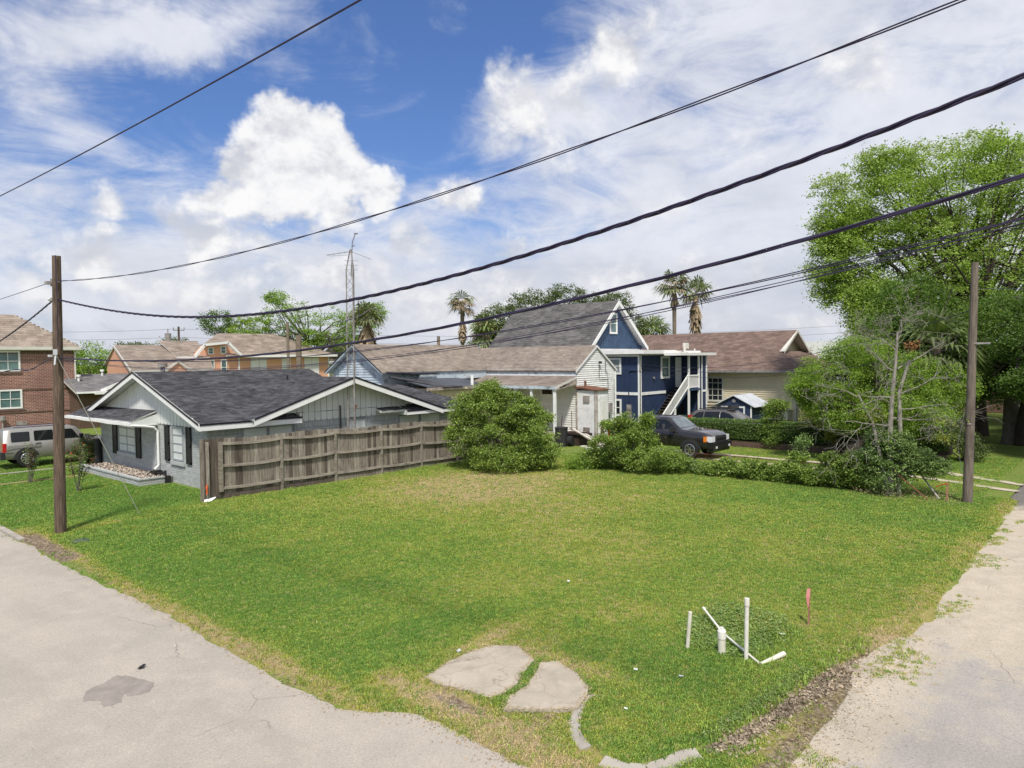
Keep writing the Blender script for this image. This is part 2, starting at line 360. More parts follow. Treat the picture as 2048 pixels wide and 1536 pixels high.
def fbm(x, y, seed=0, sc=1., o=3):
    s_ = 0; a = .5; t = 0
    for i in range(o): s_ = s_ + a*vnoise(x, y, seed+i*17, sc*2**i); t += a; a *= .5
    return s_/t
def leaves(name, P, size, m, parent=None, kind='stuff', flat=.5, aspect=.55, mi=None, droop=None):
    """one small folded leaf (two triangles as a bent quad) at every point of P"""
    n = len(P); P = np.asarray(P); sz = np.asarray(size) if hasattr(size, '__len__') else np.full(n, size)
    sz = sz*RNG.uniform(.65, 1.25, n)
    nrm = RNG.normal(size=(n, 3)); nrm[:, 2] = np.abs(nrm[:, 2])+flat; nrm /= np.linalg.norm(nrm, axis=1)[:, None]
    d = RNG.normal(size=(n, 3))
    if droop is not None: d[:, 2] -= droop
    d -= nrm*(d*nrm).sum(1)[:, None]; d /= np.linalg.norm(d, axis=1)[:, None]
    s = np.cross(nrm, d)
    L_ = sz[:, None]; a = P - d*L_*.5; b = P + d*L_*.5; c = P + s*L_*aspect*.5 - nrm*L_*.12; e = P - s*L_*aspect*.5 - nrm*L_*.12
    V = np.stack([a, c, b, e], 1).reshape(-1, 3); F = np.arange(4*n).reshape(-1, 4)
    return npmesh(name, V, F, m, parent, kind, mi=mi)
def clumps(ells, per, leaf_n, spread, shell=.55, rng=RNG):
    """leaf positions: leaf_n around each of `per` twig ends spread through each ellipsoid, nearer its surface"""
    out = []; ends = []
    for e in ells:
        cx, cy, cz, rx, ry, rz = e[:6]; k = max(3, int(per*(e[6] if len(e) > 6 else 1)))
        u = rng.normal(size=(k, 3)); u /= np.linalg.norm(u, axis=1)[:, None]
        r = (shell + (1-shell)*rng.random(k))**.8 * rng.uniform(.8, 1.08, k)
        c = np.array([cx, cy, cz]) + u*r[:, None]*np.array([rx, ry, rz])
        ends.append(c)
        s = spread*rng.uniform(.6, 1.3, (k, 1, 1))
        q = c[:, None, :] + rng.normal(size=(k, leaf_n, 3))*s*np.array([1, 1, .55])
        out.append(q.reshape(-1, 3))
    return np.concatenate(out), np.concatenate(ends)
def branchy(mb, base, ends, r0, frac=.5, seed=1, n=5):
    rr = random.Random(seed); base = Vector(base)
    for e in ends:
        e = Vector(e); mid = base.lerp(e, rr.uniform(.4, .6)) + Vector((rr.uniform(-.1, .1), rr.uniform(-.1, .1), rr.uniform(0, .15)))*(e-base).length
        mb.tube([base, mid, e], [r0, r0*.55, r0*.2], n, cap=False)
# ------------------------------------------------------------------ ground
POLY = np.array([(5.78, 60), (5.70, 20), (5.84, 12.9), (5.75, 11), (5.85, 9.4), (6.6, 8.6), (7.1, 8.0), (7.2, 6.9), (7.7, 6.05), (8.42, 5.92), (7.90, 5.78), (7.63, 5.62), (7.42, 5.43), (7.26, 5.16), (7.18, 4.88), (7.21, 4.61), (7.34, 4.41), (7.6, 4.30), (7.86, 4.24), (8.05, 4.12), (8.52, 4.01), (9.13, 3.87), (10.03, 3.77), (10.81, 3.7), (11.5, 3.58), (12.56, 3.36), (13.7, 3.15), (15, 2.97), (20, 3.0), (28, 3.1), (60, 3.3), (60, 60)])
SL1 = [(7.18, 8.21), (7.8, 8.36), (8.3, 8.36), (8.76, 8.24), (9.0, 7.89), (8.75, 7.32), (8.22, 7.16), (7.93, 6.98), (7.62, 6.94), (7.35, 6.97), (7.27, 7.48), (7.15, 7.91)]
SL2 = [(8.73, 7.19), (8.95, 7.01), (8.80, 6.51), (8.53, 6.1), (8.25, 5.94), (7.93, 5.86), (7.72, 5.98), (7.22, 6.6), (7.5, 6.80), (7.87, 6.80), (8.26, 6.94)]
def sdist(x, y, poly):
    """signed distance to a polygon, positive inside"""
    x = np.asarray(x, float); y = np.asarray(y, float); d = np.full(x.shape, 1e9); ins = np.zeros(x.shape, bool)
    n = len(poly)
    for i in range(n):
        ax, ay = poly[i]; bx, by = poly[(i+1) % n]; ex, ey = bx-ax, by-ay
        t = np.clip(((x-ax)*ex+(y-ay)*ey)/(ex*ex+ey*ey), 0, 1)
        d = np.minimum(d, np.hypot(x-ax-t*ex, y-ay-t*ey))
        c = ((ay > y) != (by > y)) & (x < (bx-ax)*(y-ay)/((by-ay) if abs(by-ay) > 1e-9 else 1e-9)+ax); ins ^= c
    return np.where(ins, d, -d)
def sstep(v, a, b): t = np.clip((v-a)/(b-a), 0, 1); return t*t*(3-2*t)
def corner0(x, y):      # 1 in the low strip of ground outside the kerb at the street corner
    return sstep(10.5-x, 0, 1.5)*sstep(9.2-y, 0, 1.2)
def corner(x, y):
    x = x+2.6*(fbm(x, y, 111, 1.1)-.5)+.8*(fbm(x, y, 112, 5)-.5); return sstep(13.2-x, 0, 2.6)*sstep(10.4-y, 0, 1.0)
def height(x, y):
    d = sdist(x, y, POLY) + (.30*(fbm(x, y, 3, 1.3)-.5) + .16*(fbm(x, y, 13, 6)-.5))*(1-sstep(8.6-y, 0, 1)*sstep(8.4-x, 0, .6))
    low = -.125
    sx0_ = 5.78+.62*sstep(8.7-y, 0, 1.4)+.18*(fbm(x, y, 15, 3)-.5); strip = sstep(x, sx0_-.12, sx0_+.12)*sstep(y, 2.7+.3*fbm(x, y, 16, 2), 3.3)*corner(x, y)*.075      # turf strip just proud of the street
    edge_w = np.where(corner(x, y) > .5, .10, .42)
    hh = low + strip + (-low-strip)*sstep(d, -edge_w*.5, edge_w*.5)
    hh = hh + .05*(fbm(x, y, 9, .35)-.5)*sstep(d, 0, 1.5) + .02*(fbm(x, y, 5, 2.5)-.5)*sstep(d, -1.0, .3)
    hole = np.exp(-(((x-11.9)/.75)**2+((y-5.0)/.55)**2))*.10
    hump = np.exp(-(((x-12.6)/.7)**2+((y-5.5)/.9)**2))*.10
    hh = hh - hole + hump
    for sp in (SL1, SL2): hh = np.minimum(hh, -.04+.12*sstep(-sdist(x, y, sp), -.02, .10))
    return hh
def dryness(x, y):
    x = np.asarray(x, float); y = np.asarray(y, float)
    d = fbm(x, y, 21, .38)*.75 + fbm(x, y, 33, 1.6)*.35
    d = d + .98*np.exp(-(((x-19.6)/4.6)**2+((y-18.8)/4.4)**2)) + .22*np.exp(-(((x-16)/4)**2+((y-10)/5)**2))
    d = d - .30*(fbm(x*.6+y*.25, y*1.3, 47, .55, 2) > .56)*sstep(13-x, 0, 4)*sstep(x, 6.8, 8) + .75*np.exp(-((x-6.0)/.26)**2)*(y < 25) + .6*np.exp(-((x-6.7)/.35)**2)*(y < 9) + .25*(x < 8.4)*(y < 6.6)*(sdist(x, y, POLY) < 0) + .35*np.exp(-((y-3.2)/.35)**2)*(x > 8)
    d = d + .75*np.exp(-(((x-9.05)/.3)**2+((y-6.9)/1.0)**2)) + .6*np.exp(-(((x-7.0)/.35)**2+((y-7.4)/1.3)**2)) + .7*np.exp(-(((x-8.7)/1.0)**2+((y-8.5)/.25)**2))
    d = d - .30*sstep(y, 24.4, 25.5)*(x < 13) - .16*sstep(11-x, 0, 4)
    d = d + .35*np.exp(-((y-(24.1+.12*(x-11)))/.35)**2)*(x < 11.3)*(x > 6.3)
    return d
gx = np.concatenate([np.arange(4.9, 9.2, .07), np.arange(9.2, 29.01, .18)]); gy = np.concatenate([np.arange(1.6, 9.2, .07), np.arange(9.2, 46.01, .22)])
GX, GY = np.meshgrid(gx, gy, indexing='ij'); GZ = height(GX, GY)
nx, ny = len(gx), len(gy)
idx = np.arange(nx*ny).reshape(nx, ny)
F = np.stack([idx[:-1, :-1], idx[1:, :-1], idx[1:, 1:], idx[:-1, 1:]], -1).reshape(-1, 4)
def groundmat(name, use_attr):
    m = bpy.data.materials.new(name); m.use_nodes = True; b = NB(m.node_tree); bs = b.n['Principled BSDF']
    geo = b.new('ShaderNodeNewGeometry'); pos = geo.outputs['Position']
    fine = b.noise(pos, 26, 4, .7); mid = b.noise(pos, 5, 5, .6); big = b.noise(pos, .45, 4, .6)
    g = b.mix(b.ss(big, .35, .65), (.15, .235, .042), (.21, .27, .055))
    g = b.mix(b.ss(mid, .40, .66), g, (.20, .22, .06))
    g = b.mix(b.ss(fine, .40, .70), g, (.05, .085, .018))
    if use_attr:
        at = b.new('ShaderNodeAttribute', attribute_name='dry'); dr = b.m('ADD', at.outputs['Fac'], b.m('MULTIPLY_ADD', mid, .5, -.25))
        g = b.mix(b.ss(dr, .55, .95), g, b.mix(b.ss(fine, .35, .65), (.33, .27, .10), (.20, .19, .06)))
        g = b.mix(b.ss(dr, .95, 1.3), g, b.mix(b.ss(fine, .35, .65), (.40, .31, .19), (.24, .18, .11)))
        at2 = b.new('ShaderNodeAttribute', attribute_name='bare'); br = b.m('ADD', at2.outputs['Fac'], b.m('ADD', b.m('MULTIPLY_ADD', mid, .7, -.35), b.m('MULTIPLY_ADD', b.noise(pos, 17, 3, .6), .8, -.4)))
        soil = b.mix(b.ss(mid, .35, .65), (.20, .155, .11), (.36, .30, .22)); soil = b.mix(b.ss(b.noise(pos, 14, 5, .75), .42, .62), (.10, .075, .05), soil)
        g = b.mix(b.ss(br, .35, .7), g, soil)
    b.put(bs.inputs['Base Color'], g); bs.inputs['Roughness'].default_value = .95; bs.inputs['Specular IOR Level'].default_value = .1
    bn = b.new('ShaderNodeBump'); bn.inputs['Strength'].default_value = .8; bn.inputs['Distance'].default_value = .03
    b.put(bn.inputs['Height'], fine); b.l.new(bn.outputs[0], bs.inputs['Normal']); MATS[name] = m
groundmat('lawn_ground', True); groundmat('yard_ground', False)
lawn = npmesh('lawn', np.stack([GX, GY, GZ], -1).reshape(-1, 3), F, 'lawn_ground', None, 'structure', smooth=True)
SD = sdist(GX, GY, POLY)
def bareness(x, y):
    sd = sdist(x, y, POLY)
    b_ = .8*np.exp(-((sd+.12)/.16)**2)*(y < 9)*(x > 8.1)*sstep(13-x, 0, 2) + .62*sstep(3.75-y, 0, .5)*(x > 7)*sstep(14.5-x, 0, 2) + .42*np.exp(-((x-5.82)/.2)**2)*(y > 9)
    b_ = b_ + .62*np.exp(-(((x-6.98)/.28)**2+((y-7.2)/.9)**2)) + .5*np.exp(-(((x-7.5)/.5)**2+((y-6.05)/.22)**2)) + .45*np.exp(-(((x-8.98)/.16)**2+((y-6.8)/.8)**2)) + .5*np.exp(-(((x-6.8)/.3)**2+((y-8.7)/.3)**2)) + .6*np.exp(-((x-6.0)/.35)**2)*(y > 20)*(y < 24)
    return b_ + .35*np.exp(-(((x-27)/1.2)**2+((y-6.6)/1.5)**2))
for nm, val in (('dry', dryness(GX, GY)), ('bare', bareness(GX, GY))):
    a = lawn.data.attributes.new(nm, 'FLOAT', 'POINT'); a.data.foreach_set('value', val.ravel().astype(np.float32))
def sheet(name, rects, z, m, kind='structure'):
    mb = MB()
    for x0, x1, y0, y1 in rects: mb.add([(x0, y0, z), (x1, y0, z), (x1, y1, z), (x0, y1, z)], [(0, 1, 2, 3)])
    return mb.build(name, m, None, kind)
sheet('ground', [(-1500, 2500, -1500, 2500)], -.16, 'yard_ground')
sheet('yard', [(28.95, 420, 3.25, 420), (5.95, 28.95, 45.95, 420)], -.02, 'yard_ground')
def roadmat(name, base, alt, tan, dark, cracks=True, sandy=False):
    m = bpy.data.materials.new(name); m.use_nodes = True; b = NB(m.node_tree); bs = b.n['Principled BSDF']
    pos = b.new('ShaderNodeNewGeometry').outputs['Position']
    fine = b.noise(pos, 55, 4, .85); mid = b.noise(pos, 2.2, 6, .62); big = b.noise(pos, .4, 4, .6)
    c = b.mix(b.ss(big, .36, .64), base, alt); c = b.mix(b.m('MULTIPLY', b.ss(mid, .46, .7), .55), c, tan)
    if sandy:
        xyz = b.new('ShaderNodeSeparateXYZ'); b.put(xyz.inputs[0], pos)
        sfac = b.ss(b.m('ADD', xyz.outputs[0], b.m('MULTIPLY_ADD', mid, 6, -3)), 12.5, 14.2)      # crushed shell further up the alley
        efac = b.ss(b.m('ADD', xyz.outputs[1], b.m('MULTIPLY_ADD', mid, 2.0, -1.0)), 1.9, 2.75)  # and along its grass edge
        c = b.mix(b.m('MAXIMUM', sfac, efac), c, b.mix(b.ss(mid, .3, .7), (.52, .45, .35), (.44, .38, .29)))
        c = b.mix(b.ss(b.m('ADD', xyz.outputs[0], b.m('MULTIPLY_ADD', mid, 3, -1.5)), 27.0, 29.0), c, (.13, .12, .11))
    c = b.mix(b.ss(fine, .46, .70, 0, .85), c, dark); st_ = b.noise(b.mapv(pos, (1.6, .35, 1) if not sandy else (.35, 1.6, 1)), 1.1, 6, .65); c = b.mix(b.ss(st_, .48, .72, 0, .4), c, tuple(q*.72 for q in base)); sp2 = b.noise(pos, 9, 5, .75); sp3 = b.noise(pos, 26, 3, .7); c = b.mix(b.ss(sp3, .50, .66, 0, .22), c, dark); c = b.mix(b.ss(sp3, .46, .34, 0, .2), c, (.58, .52, .44)); c = b.mix(b.ss(sp2, .60, .72, 0, .45), c, dark)
    grain = b.noise(pos, 24, 4, .75); c = b.mix(b.ss(grain, .55, .8, 0, .35), c, tan)
    h = fine
    if cracks:
        vo = b.new('ShaderNodeTexVoronoi', feature='DISTANCE_TO_EDGE'); vo.inputs['Scale'].default_value = .42
        wv = b.new('ShaderNodeMix', data_type='VECTOR'); wv.inputs[0].default_value = .10; nz = b.new('ShaderNodeTexNoise'); nz.inputs['Scale'].default_value = 3.5; nz.inputs['Detail'].default_value = 6
        b.put(nz.inputs['Vector'], pos); b.put(wv.inputs[4], pos); b.l.new(nz.outputs['Color'], wv.inputs[5]); b.l.new(wv.outputs[1], vo.inputs['Vector'])
        ck = b.m('MULTIPLY', b.ss(vo.outputs['Distance'], .004, .0, 0, 1), b.ss(b.noise(pos, .5, 3, .5), .52, .62, 0, .6)); c = b.mix(ck, c, (.12, .11, .1))
    b.put(bs.inputs['Base Color'], c); bs.inputs['Roughness'].default_value = .9; bs.inputs['Specular IOR Level'].default_value = .2
    bn = b.new('ShaderNodeBump'); bn.inputs['Strength'].default_value = .5; bn.inputs['Distance'].default_value = .008
    b.put(bn.inputs['Height'], h); b.l.new(bn.outputs[0], bs.inputs['Normal']); MATS[name] = m
roadmat('street_surface', (.42, .375, .315), (.36, .325, .28), (.47, .415, .34), (.19, .17, .145))
roadmat('alley_surface', (.39, .36, .32), (.345, .32, .29), (.46, .405, .33), (.20, .18, .155), sandy=True)
sheet('street', [(-5.5, 6.6, -60, 60)], -.072, 'street_surface')
sheet('alley', [(6.55, 60, -2.9, 4.3)], -.079, 'alley_surface')
mat('patch_asphalt', (.235, .205, .18), (.29, .255, .225), 5, .9, .5, 60)
def flat(name, pts, z, h, m, parent=None, kind=None, jitter=0.):
    mb = MB(); mb.prism([(x, y, z) for x, y in pts], (0, 0, h)); return mb.build(name, m, parent, kind)
SL1 = [(7.18, 8.21), (7.8, 8.36), (8.3, 8.36), (8.76, 8.24), (9.0, 7.89), (8.75, 7.32), (8.22, 7.16), (7.93, 6.98), (7.62, 6.94), (7.35, 6.97), (7.27, 7.48), (7.15, 7.91)]
SL2 = [(8.73, 7.19), (8.95, 7.01), (8.80, 6.51), (8.53, 6.1), (8.25, 5.94), (7.93, 5.86), (7.72, 5.98), (7.22, 6.6), (7.5, 6.80), (7.87, 6.80), (8.26, 6.94)]
# two driveway slabs sunk in the lawn and the kerb round the street corner
def blobpoly(pts, n=6, amp=.03, seed=0):
    rr = random.Random(seed); out = []
    for i, (x, y) in enumerate(pts):
        x2, y2 = pts[(i+1) % len(pts)]
        for k in range(n):
            t = k/n; out.append((x+(x2-x)*t+rr.uniform(-amp, amp), y+(y2-y)*t+rr.uniform(-amp, amp)))
    return out
flat('street_patch', blobpoly([(3.50, 11.62), (3.62, 11.95), (3.95, 12.05), (4.12, 12.18), (4.26, 12.0), (4.44, 11.45), (4.24, 11.17), (4.02, 11.25), (3.96, 11.40), (3.85, 11.15), (3.62, 11.2), (3.68, 11.45)], 5, .018, 4), -.0725, .006, 'patch_asphalt', None, 'structure')
def slabmat():
    m = MATS['concrete_slab']; b = NB(m.node_tree); bs = b.n['Principled BSDF']; src = bs.inputs['Base Color'].links[0].from_socket; pos = b.new('ShaderNodeNewGeometry').outputs['Position']
    vo = b.new('ShaderNodeTexVoronoi', feature='DISTANCE_TO_EDGE'); vo.inputs['Scale'].default_value = 1.1; nz = b.new('ShaderNodeTexNoise'); nz.inputs['Scale'].default_value = 5; nz.inputs['Detail'].default_value = 6; b.put(nz.inputs['Vector'], pos)
    wv = b.new('ShaderNodeMix', data_type='VECTOR'); wv.inputs[0].default_value = .14; b.put(wv.inputs[4], pos); b.l.new(nz.outputs['Color'], wv.inputs[5]); b.l.new(wv.outputs[1], vo.inputs['Vector'])
    c = b.mix(b.ss(vo.outputs['Distance'], .006, 0, 0, .6), src, (.17, .14, .11)); c = b.mix(b.ss(b.noise(pos, 40, 3, .8), .5, .7, 0, .3), c, (.22, .19, .15)); c = b.mix(b.ss(b.noise(pos, 6, 6, .7), .55, .68, 0, .4), c, (.5, .45, .37)); b.put(bs.inputs['Base Color'], c)
slabmat()
s1 = flat('concrete_slab', blobpoly(SL1, 3, .018, 1), -.10, .105, 'concrete_slab')
tag(s1, 'larger tan concrete slab sunk in the lawn beside the street, left of the pair', 'slab', 'broken driveway slabs in the lawn')
s2 = flat('concrete_slab', blobpoly(SL2, 3, .018, 2), -.10, .103, 'concrete_slab')
tag(s2, 'smaller concrete slab touching the curved kerb, right of the pair in the lawn', 'slab', 'broken driveway slabs in the lawn')
kerb = thing('kerb', 'curved concrete kerb with gaps wrapping the grassy street corner', 'kerb', (7.4, 5.0, -.1))
kp = [(8.41, 5.9), (7.88, 5.76), (7.62, 5.61), (7.4, 5.43), (7.24, 5.16), (7.16, 4.88), (7.19, 4.61), (7.32, 4.4), (7.59, 4.29), (7.85, 4.23), (8.04, 4.11)]
for i0, i1, w in ((0, 2, .14), (2, 4, .13), (5, 7, .17), (7, 10, .19)):
    mb = MB(); pts = kp[i0:i1+1]
    for i in range(len(pts)-1):
        a, b_ = Vector(pts[i]), Vector(pts[i+1]); 
        def nrm(j):
            p = Vector(pts[max(j-1, 0)]); q = Vector(pts[min(j+1, len(pts)-1)]); d = (q-p).normalized(); return Vector((-d.y, d.x))
        na, nb_ = nrm(i), nrm(i+1)
        if na.x > 0 and False: pass
        z1 = -.008
        A0, A1, B0, B1 = a-na*w, a+na*w*.12, b_-nb_*w, b_+nb_*w*.12
        mb.hexa([(A0.x, A0.y, -.15), (A1.x, A1.y, -.15), (B1.x, B1.y, -.15), (B0.x, B0.y, -.15)], [(A0.x, A0.y, z1-.035), (A1.x, A1.y, z1), (B1.x, B1.y, z1), (B0.x, B0.y, z1-.035)])
    mb.build('kerb_stone', 'concrete', kerb)
mb = MB()
for i in range(14):
    y = 23.6+i*.92+random.uniform(-.02, .02); mb.box(5.62, 5.78, y, y+.88, -.14, .0)
tag(mb.build('street_kerb', 'concrete'), 'worn concrete kerb along the street before the painted brick house', 'kerb')
# driveway of the left house with its edging, and two wheel tracks of pale shell
mb = MB(); mb.box(5.9, 22, 38.2, 38.4, -.1, .035); tag(mb.build('driveway_edging', 'concrete'), 'long thin concrete edging crossing the front lawn by the silver SUV', 'edging')
mb = MB(); mb.box(5.9, 22, 34.9, 35.02, -.1, .035)
mat('edge_tan', (.42, .29, .17), (.34, .23, .14), 3, .9)
tag(mb.build('lawn_edging', 'edge_tan'), 'thin tan edging strip across the lawn nearer the utility pole', 'edging')
mat('shell', (.50, .43, .33), (.40, .34, .26), 4, .95, .5, 40)
def track(name, pts, w, z=.0, m='shell'):
    V = []; 
    for i, (x, y) in enumerate(pts):
        p = Vector(pts[max(i-1, 0)]); q = Vector(pts[min(i+1, len(pts)-1)]); d = (q-p).normalized(); n = Vector((-d.y, d.x))
        a = w*(.5+.16*random.uniform(-1, 1)); b_ = w*(.5+.16*random.uniform(-1, 1))
        V += [(x+n.x*a, y+n.y*a, z), (x-n.x*b_, y-n.y*b_, z)]
    mb = MB(); mb.add(V, [(2*i, 2*i+1, 2*i+3, 2*i+2) for i in range(len(pts)-1)]); return mb.build(name, m, None, 'structure')
def spl(a, b_, n, wob=.06): return [(a[0]+(b_[0]-a[0])*i/n+random.uniform(-wob, wob), a[1]+(b_[1]-a[1])*i/n) for i in range(n+1)]
track('wheel_track', spl((31.7, 20), (31.9, 6.5), 40)+spl((31.8, 6.2), (30.6, 3.2), 10), .42)
track('wheel_track', spl((33.5, 20), (33.6, 5.8), 40)+spl((33.4, 5.5), (32.2, 3.2), 10), .42, .002)
# clods and roots in the eroded bank
mat('clod', (.24, .19, .135), (.38, .31, .22), 9, .95, .6, 30, isl=.3)
# ------------------------------------------------------------------ grass: blades as instanced tufts
def tuft_mesh(nm, seed, n, h, m, r=.055, wd=.006):
    rr = random.Random(seed); mb = MB()
    for i in range(n):
        a = rr.uniform(0, 6.28); d = rr.random()**.5*r; x, y = math.cos(a)*d, math.sin(a)*d; b_ = rr.uniform(0, 6.28); hh = h*rr.uniform(.5, 1.2); ln = hh*rr.uniform(.2, .9)
        dx, dy = math.cos(b_), math.sin(b_); w = wd*rr.uniform(.7, 1.3)
        mb.add([(x-dy*w, y+dx*w, -.01), (x+dy*w, y-dx*w, -.01), (x+dx*ln*.4+dy*w*.8, y+dy*ln*.4-dx*w*.8, hh*.65), (x+dx*ln*.4-dy*w*.8, y+dy*ln*.4+dx*w*.8, hh*.65), (x+dx*ln, y+dy*ln, hh)], [(0, 1, 2, 3), (3, 2, 4)])
    me = bpy.data.meshes.new(nm); me.from_pydata(mb.v, [], mb.f); me.materials.append(MATS[m]); return bpy.data.objects.new(nm, me)
leafmat('blade_green', (.17, .285, .045), (.23, .34, .055), (.29, .38, .08), trans=.25, var=1.0)
leafmat('blade_lush', (.11, .24, .04), (.15, .29, .05), (.20, .33, .065), trans=.25, var=1.0)
leafmat('blade_yellow', (.32, .37, .06), (.40, .41, .085), (.34, .38, .07), trans=.25, var=.9)
leafmat('blade_dry', (.52, .42, .20), (.44, .37, .17), (.56, .46, .26), trans=.2)
TUFTS = [tuft_mesh('tuft_a', 1, 20, .030, 'blade_lush', .06, .0042), tuft_mesh('tuft_b', 2, 20, .028, 'blade_green', .06, .0042), tuft_mesh('tuft_c', 3, 20, .025, 'blade_yellow', .06, .0042), tuft_mesh('tuft_d', 4, 18, .020, 'blade_dry', .06, .004), tuft_mesh('tuft_e', 5, 14, .075, 'blade_green', .08, .005)]
def scatter(name, P, which, scale, srcs, label=None, cat=None):
    """points -> instances; one 'stuff' object"""
    n = len(P); me = bpy.data.meshes.new(name); me.vertices.add(n); me.vertices.foreach_set('co', np.asarray(P, np.float32).ravel())
    for nm, v, t in (('which', which, 'INT'), ('sc', scale, 'FLOAT'), ('rz', RNG.uniform(0, 6.28, n), 'FLOAT')):
        a = me.attributes.new(nm, t, 'POINT'); a.data.foreach_set('value', np.asarray(v, np.int32 if t == 'INT' else np.float32))
    o = bpy.data.objects.new(name, me); COL.objects.link(o); o['kind'] = 'stuff'
    if label: tag(o, label, cat)
    g = bpy.data.node_groups.new(name+'_nodes', 'GeometryNodeTree'); g.interface.new_socket('Geometry', in_out='INPUT', socket_type='NodeSocketGeometry'); g.interface.new_socket('Geometry', in_out='OUTPUT', socket_type='NodeSocketGeometry')
    gn, gl = g.nodes, g.links; gi = gn.new('NodeGroupInput'); go = gn.new('NodeGroupOutput'); jn = gn.new('GeometryNodeGeometryToInstance')
    for s_ in srcs[::-1]:
        oi = gn.new('GeometryNodeObjectInfo'); oi.inputs[0].default_value = s_; gl.new(oi.outputs['Geometry'], jn.inputs[0])
    def attr(nm, t):
        a = gn.new('GeometryNodeInputNamedAttribute'); a.data_type = t; a.inputs[0].default_value = nm; return a.outputs[0]
    ip = gn.new('GeometryNodeInstanceOnPoints'); gl.new(gi.outputs[0], ip.inputs['Points']); gl.new(jn.outputs[0], ip.inputs['Instance'])
    ip.inputs['Pick Instance'].default_value = True; gl.new(attr('which', 'INT'), ip.inputs['Instance Index'])
    cx = gn.new('ShaderNodeCombineXYZ'); gl.new(attr('rz', 'FLOAT'), cx.inputs[2]); gl.new(cx.outputs[0], ip.inputs['Rotation'])
    sx = gn.new('ShaderNodeCombineXYZ')
    at = attr('sc', 'FLOAT')
    for i in range(3): gl.new(at, sx.inputs[i])
    gl.new(sx.outputs[0], ip.inputs['Scale']); gl.new(ip.outputs[0], go.inputs[0])
    md = o.modifiers.new('scatter', 'NODES'); md.node_group = g; return o
SLABS = [np.array(SL1), np.array(SL2)]
def grass_points(x0, x1, y0, y1, dmax):
    n = int((x1-x0)*(y1-y0)*dmax); x = RNG.uniform(x0, x1, n); y = RNG.uniform(y0, y1, n)
    dist = np.hypot(x, y); dens = np.clip(620*(11/np.maximum(dist, 8))**1.2, 90, 720)/dmax
    keep = RNG.random(n) < dens; return x[keep], y[keep]
X1, Y1 = grass_points(5.5, 14, 2.6, 25, 720); X2, Y2 = grass_points(14, 28.9, 3, 24.4, 480); X3, Y3 = grass_points(5.5, 12.3, 24, 44, 260); X4, Y4 = grass_points(28.9, 40, 4, 22, 90)
gxp = np.concatenate([X1, X2, X3, X4]); gyp = np.concatenate([Y1, Y2, Y3, Y4])
bare = bareness(gxp, gyp) + .5*(fbm(gxp, gyp, 71, 2.2)-.5); keep = RNG.random(len(gxp)) > np.clip((bare-.15)/.45, 0, .97)
for sp in SLABS: keep &= sdist(gxp, gyp, sp) < -.045+.11*RNG.random(len(gxp))
for tx, w_ in ((31.75, .3), (33.5, .3)): keep &= ~((np.abs(gxp-tx) < w_) & (gyp < 20))
kd = np.min([np.hypot(gxp-(a[0]+(b_[0]-a[0])*t), gyp-(a[1]+(b_[1]-a[1])*t)) for a, b_ in zip(kp[:-1], kp[1:]) for t in (0, .25, .5, .75)], axis=0); keep &= (kd > .1) | (sdist(gxp, gyp, POLY) > .015)
keep &= ~((gxp < 5.78+.28*(fbm(gxp, gyp, 81, 1.6)-.3)+.62*sstep(8.7-gyp, 0, 1.4)) & (RNG.random(len(gxp)) < .85))
keep &= ~((gxp > 11.15) & (gyp > 29.6) & (gyp < 36.8)) & ~((gyp > 38.4) & (gyp < 43) & (RNG.random(len(gxp)) < .5))
gxp, gyp = gxp[keep], gyp[keep]
dr = dryness(gxp, gyp) + RNG.normal(0, .22, len(gxp))
which = np.where(dr < .42, 0, np.where(dr < .72, 1, np.where(dr < 1.02, 2, 3)))
which = np.where((RNG.random(len(gxp)) < .24), RNG.integers(0, 4, len(gxp)), which)
far = np.hypot(gxp, gyp); sc = RNG.uniform(.75, 1.25, len(gxp))*np.clip(far/16, .95, 1.45)
scatter('grass_blades', np.stack([gxp, gyp, np.where(gxp < 28.9, height(gxp, gyp), -.02)], -1), which, sc, TUFTS, 'short mown grass covering the empty corner lot', 'grass')
# taller weedy tufts along the lot's edges
wx = np.concatenate([RNG.uniform(6.5, 7.6, 35), RNG.uniform(11.1, 27, 220), RNG.uniform(8.3, 13, 160), RNG.uniform(6.3, 11, 60), RNG.uniform(10.6, 12.8, 90)])
wy = np.concatenate([RNG.uniform(19, 21, 35), RNG.uniform(24.2, 24.55, 220), RNG.uniform(3.75, 4.0, 160), RNG.uniform(22.8, 23.8, 60), RNG.uniform(4.4, 4.75, 90)])
wy[255:415] = 4.02-(wx[255:415]-8.3)*.15+RNG.uniform(-.05, .25, 160)
k_ = (sdist(wx, wy, POLY) > .03); wx, wy = wx[k_], wy[k_]
scatter('weed_tufts', np.stack([wx, wy, height(wx, wy)], -1), RNG.choice([4, 4, 1], len(wx)), RNG.uniform(.6, 1.3, len(wx)), TUFTS, 'taller weedy grass tufts along the fence and the lot edges', 'weeds')
# sparse sprigs in the sand along the alley
ax_ = RNG.uniform(8, 28, 2200); ay_ = 2.85+RNG.normal(0, .22, 2200); cl = fbm(ax_, ay_, 91, .9); k_ = (cl > .52) & (ay_ > 2.2); ax_, ay_ = ax_[k_], ay_[k_]
bx_ = RNG.normal(12.9, .5, 90); by_ = RNG.normal(.2, .25, 90); ax_ = np.concatenate([ax_, bx_]); ay_ = np.concatenate([ay_, by_])
scatter('sand_sprigs', np.stack([ax_, ay_, np.full(len(ax_), -.075)], -1), RNG.choice([1, 2, 3], len(ax_)), RNG.uniform(.6, 1.2, len(ax_)), TUFTS, 'sparse grass sprigs growing in the sandy alley shoulder', 'grass')
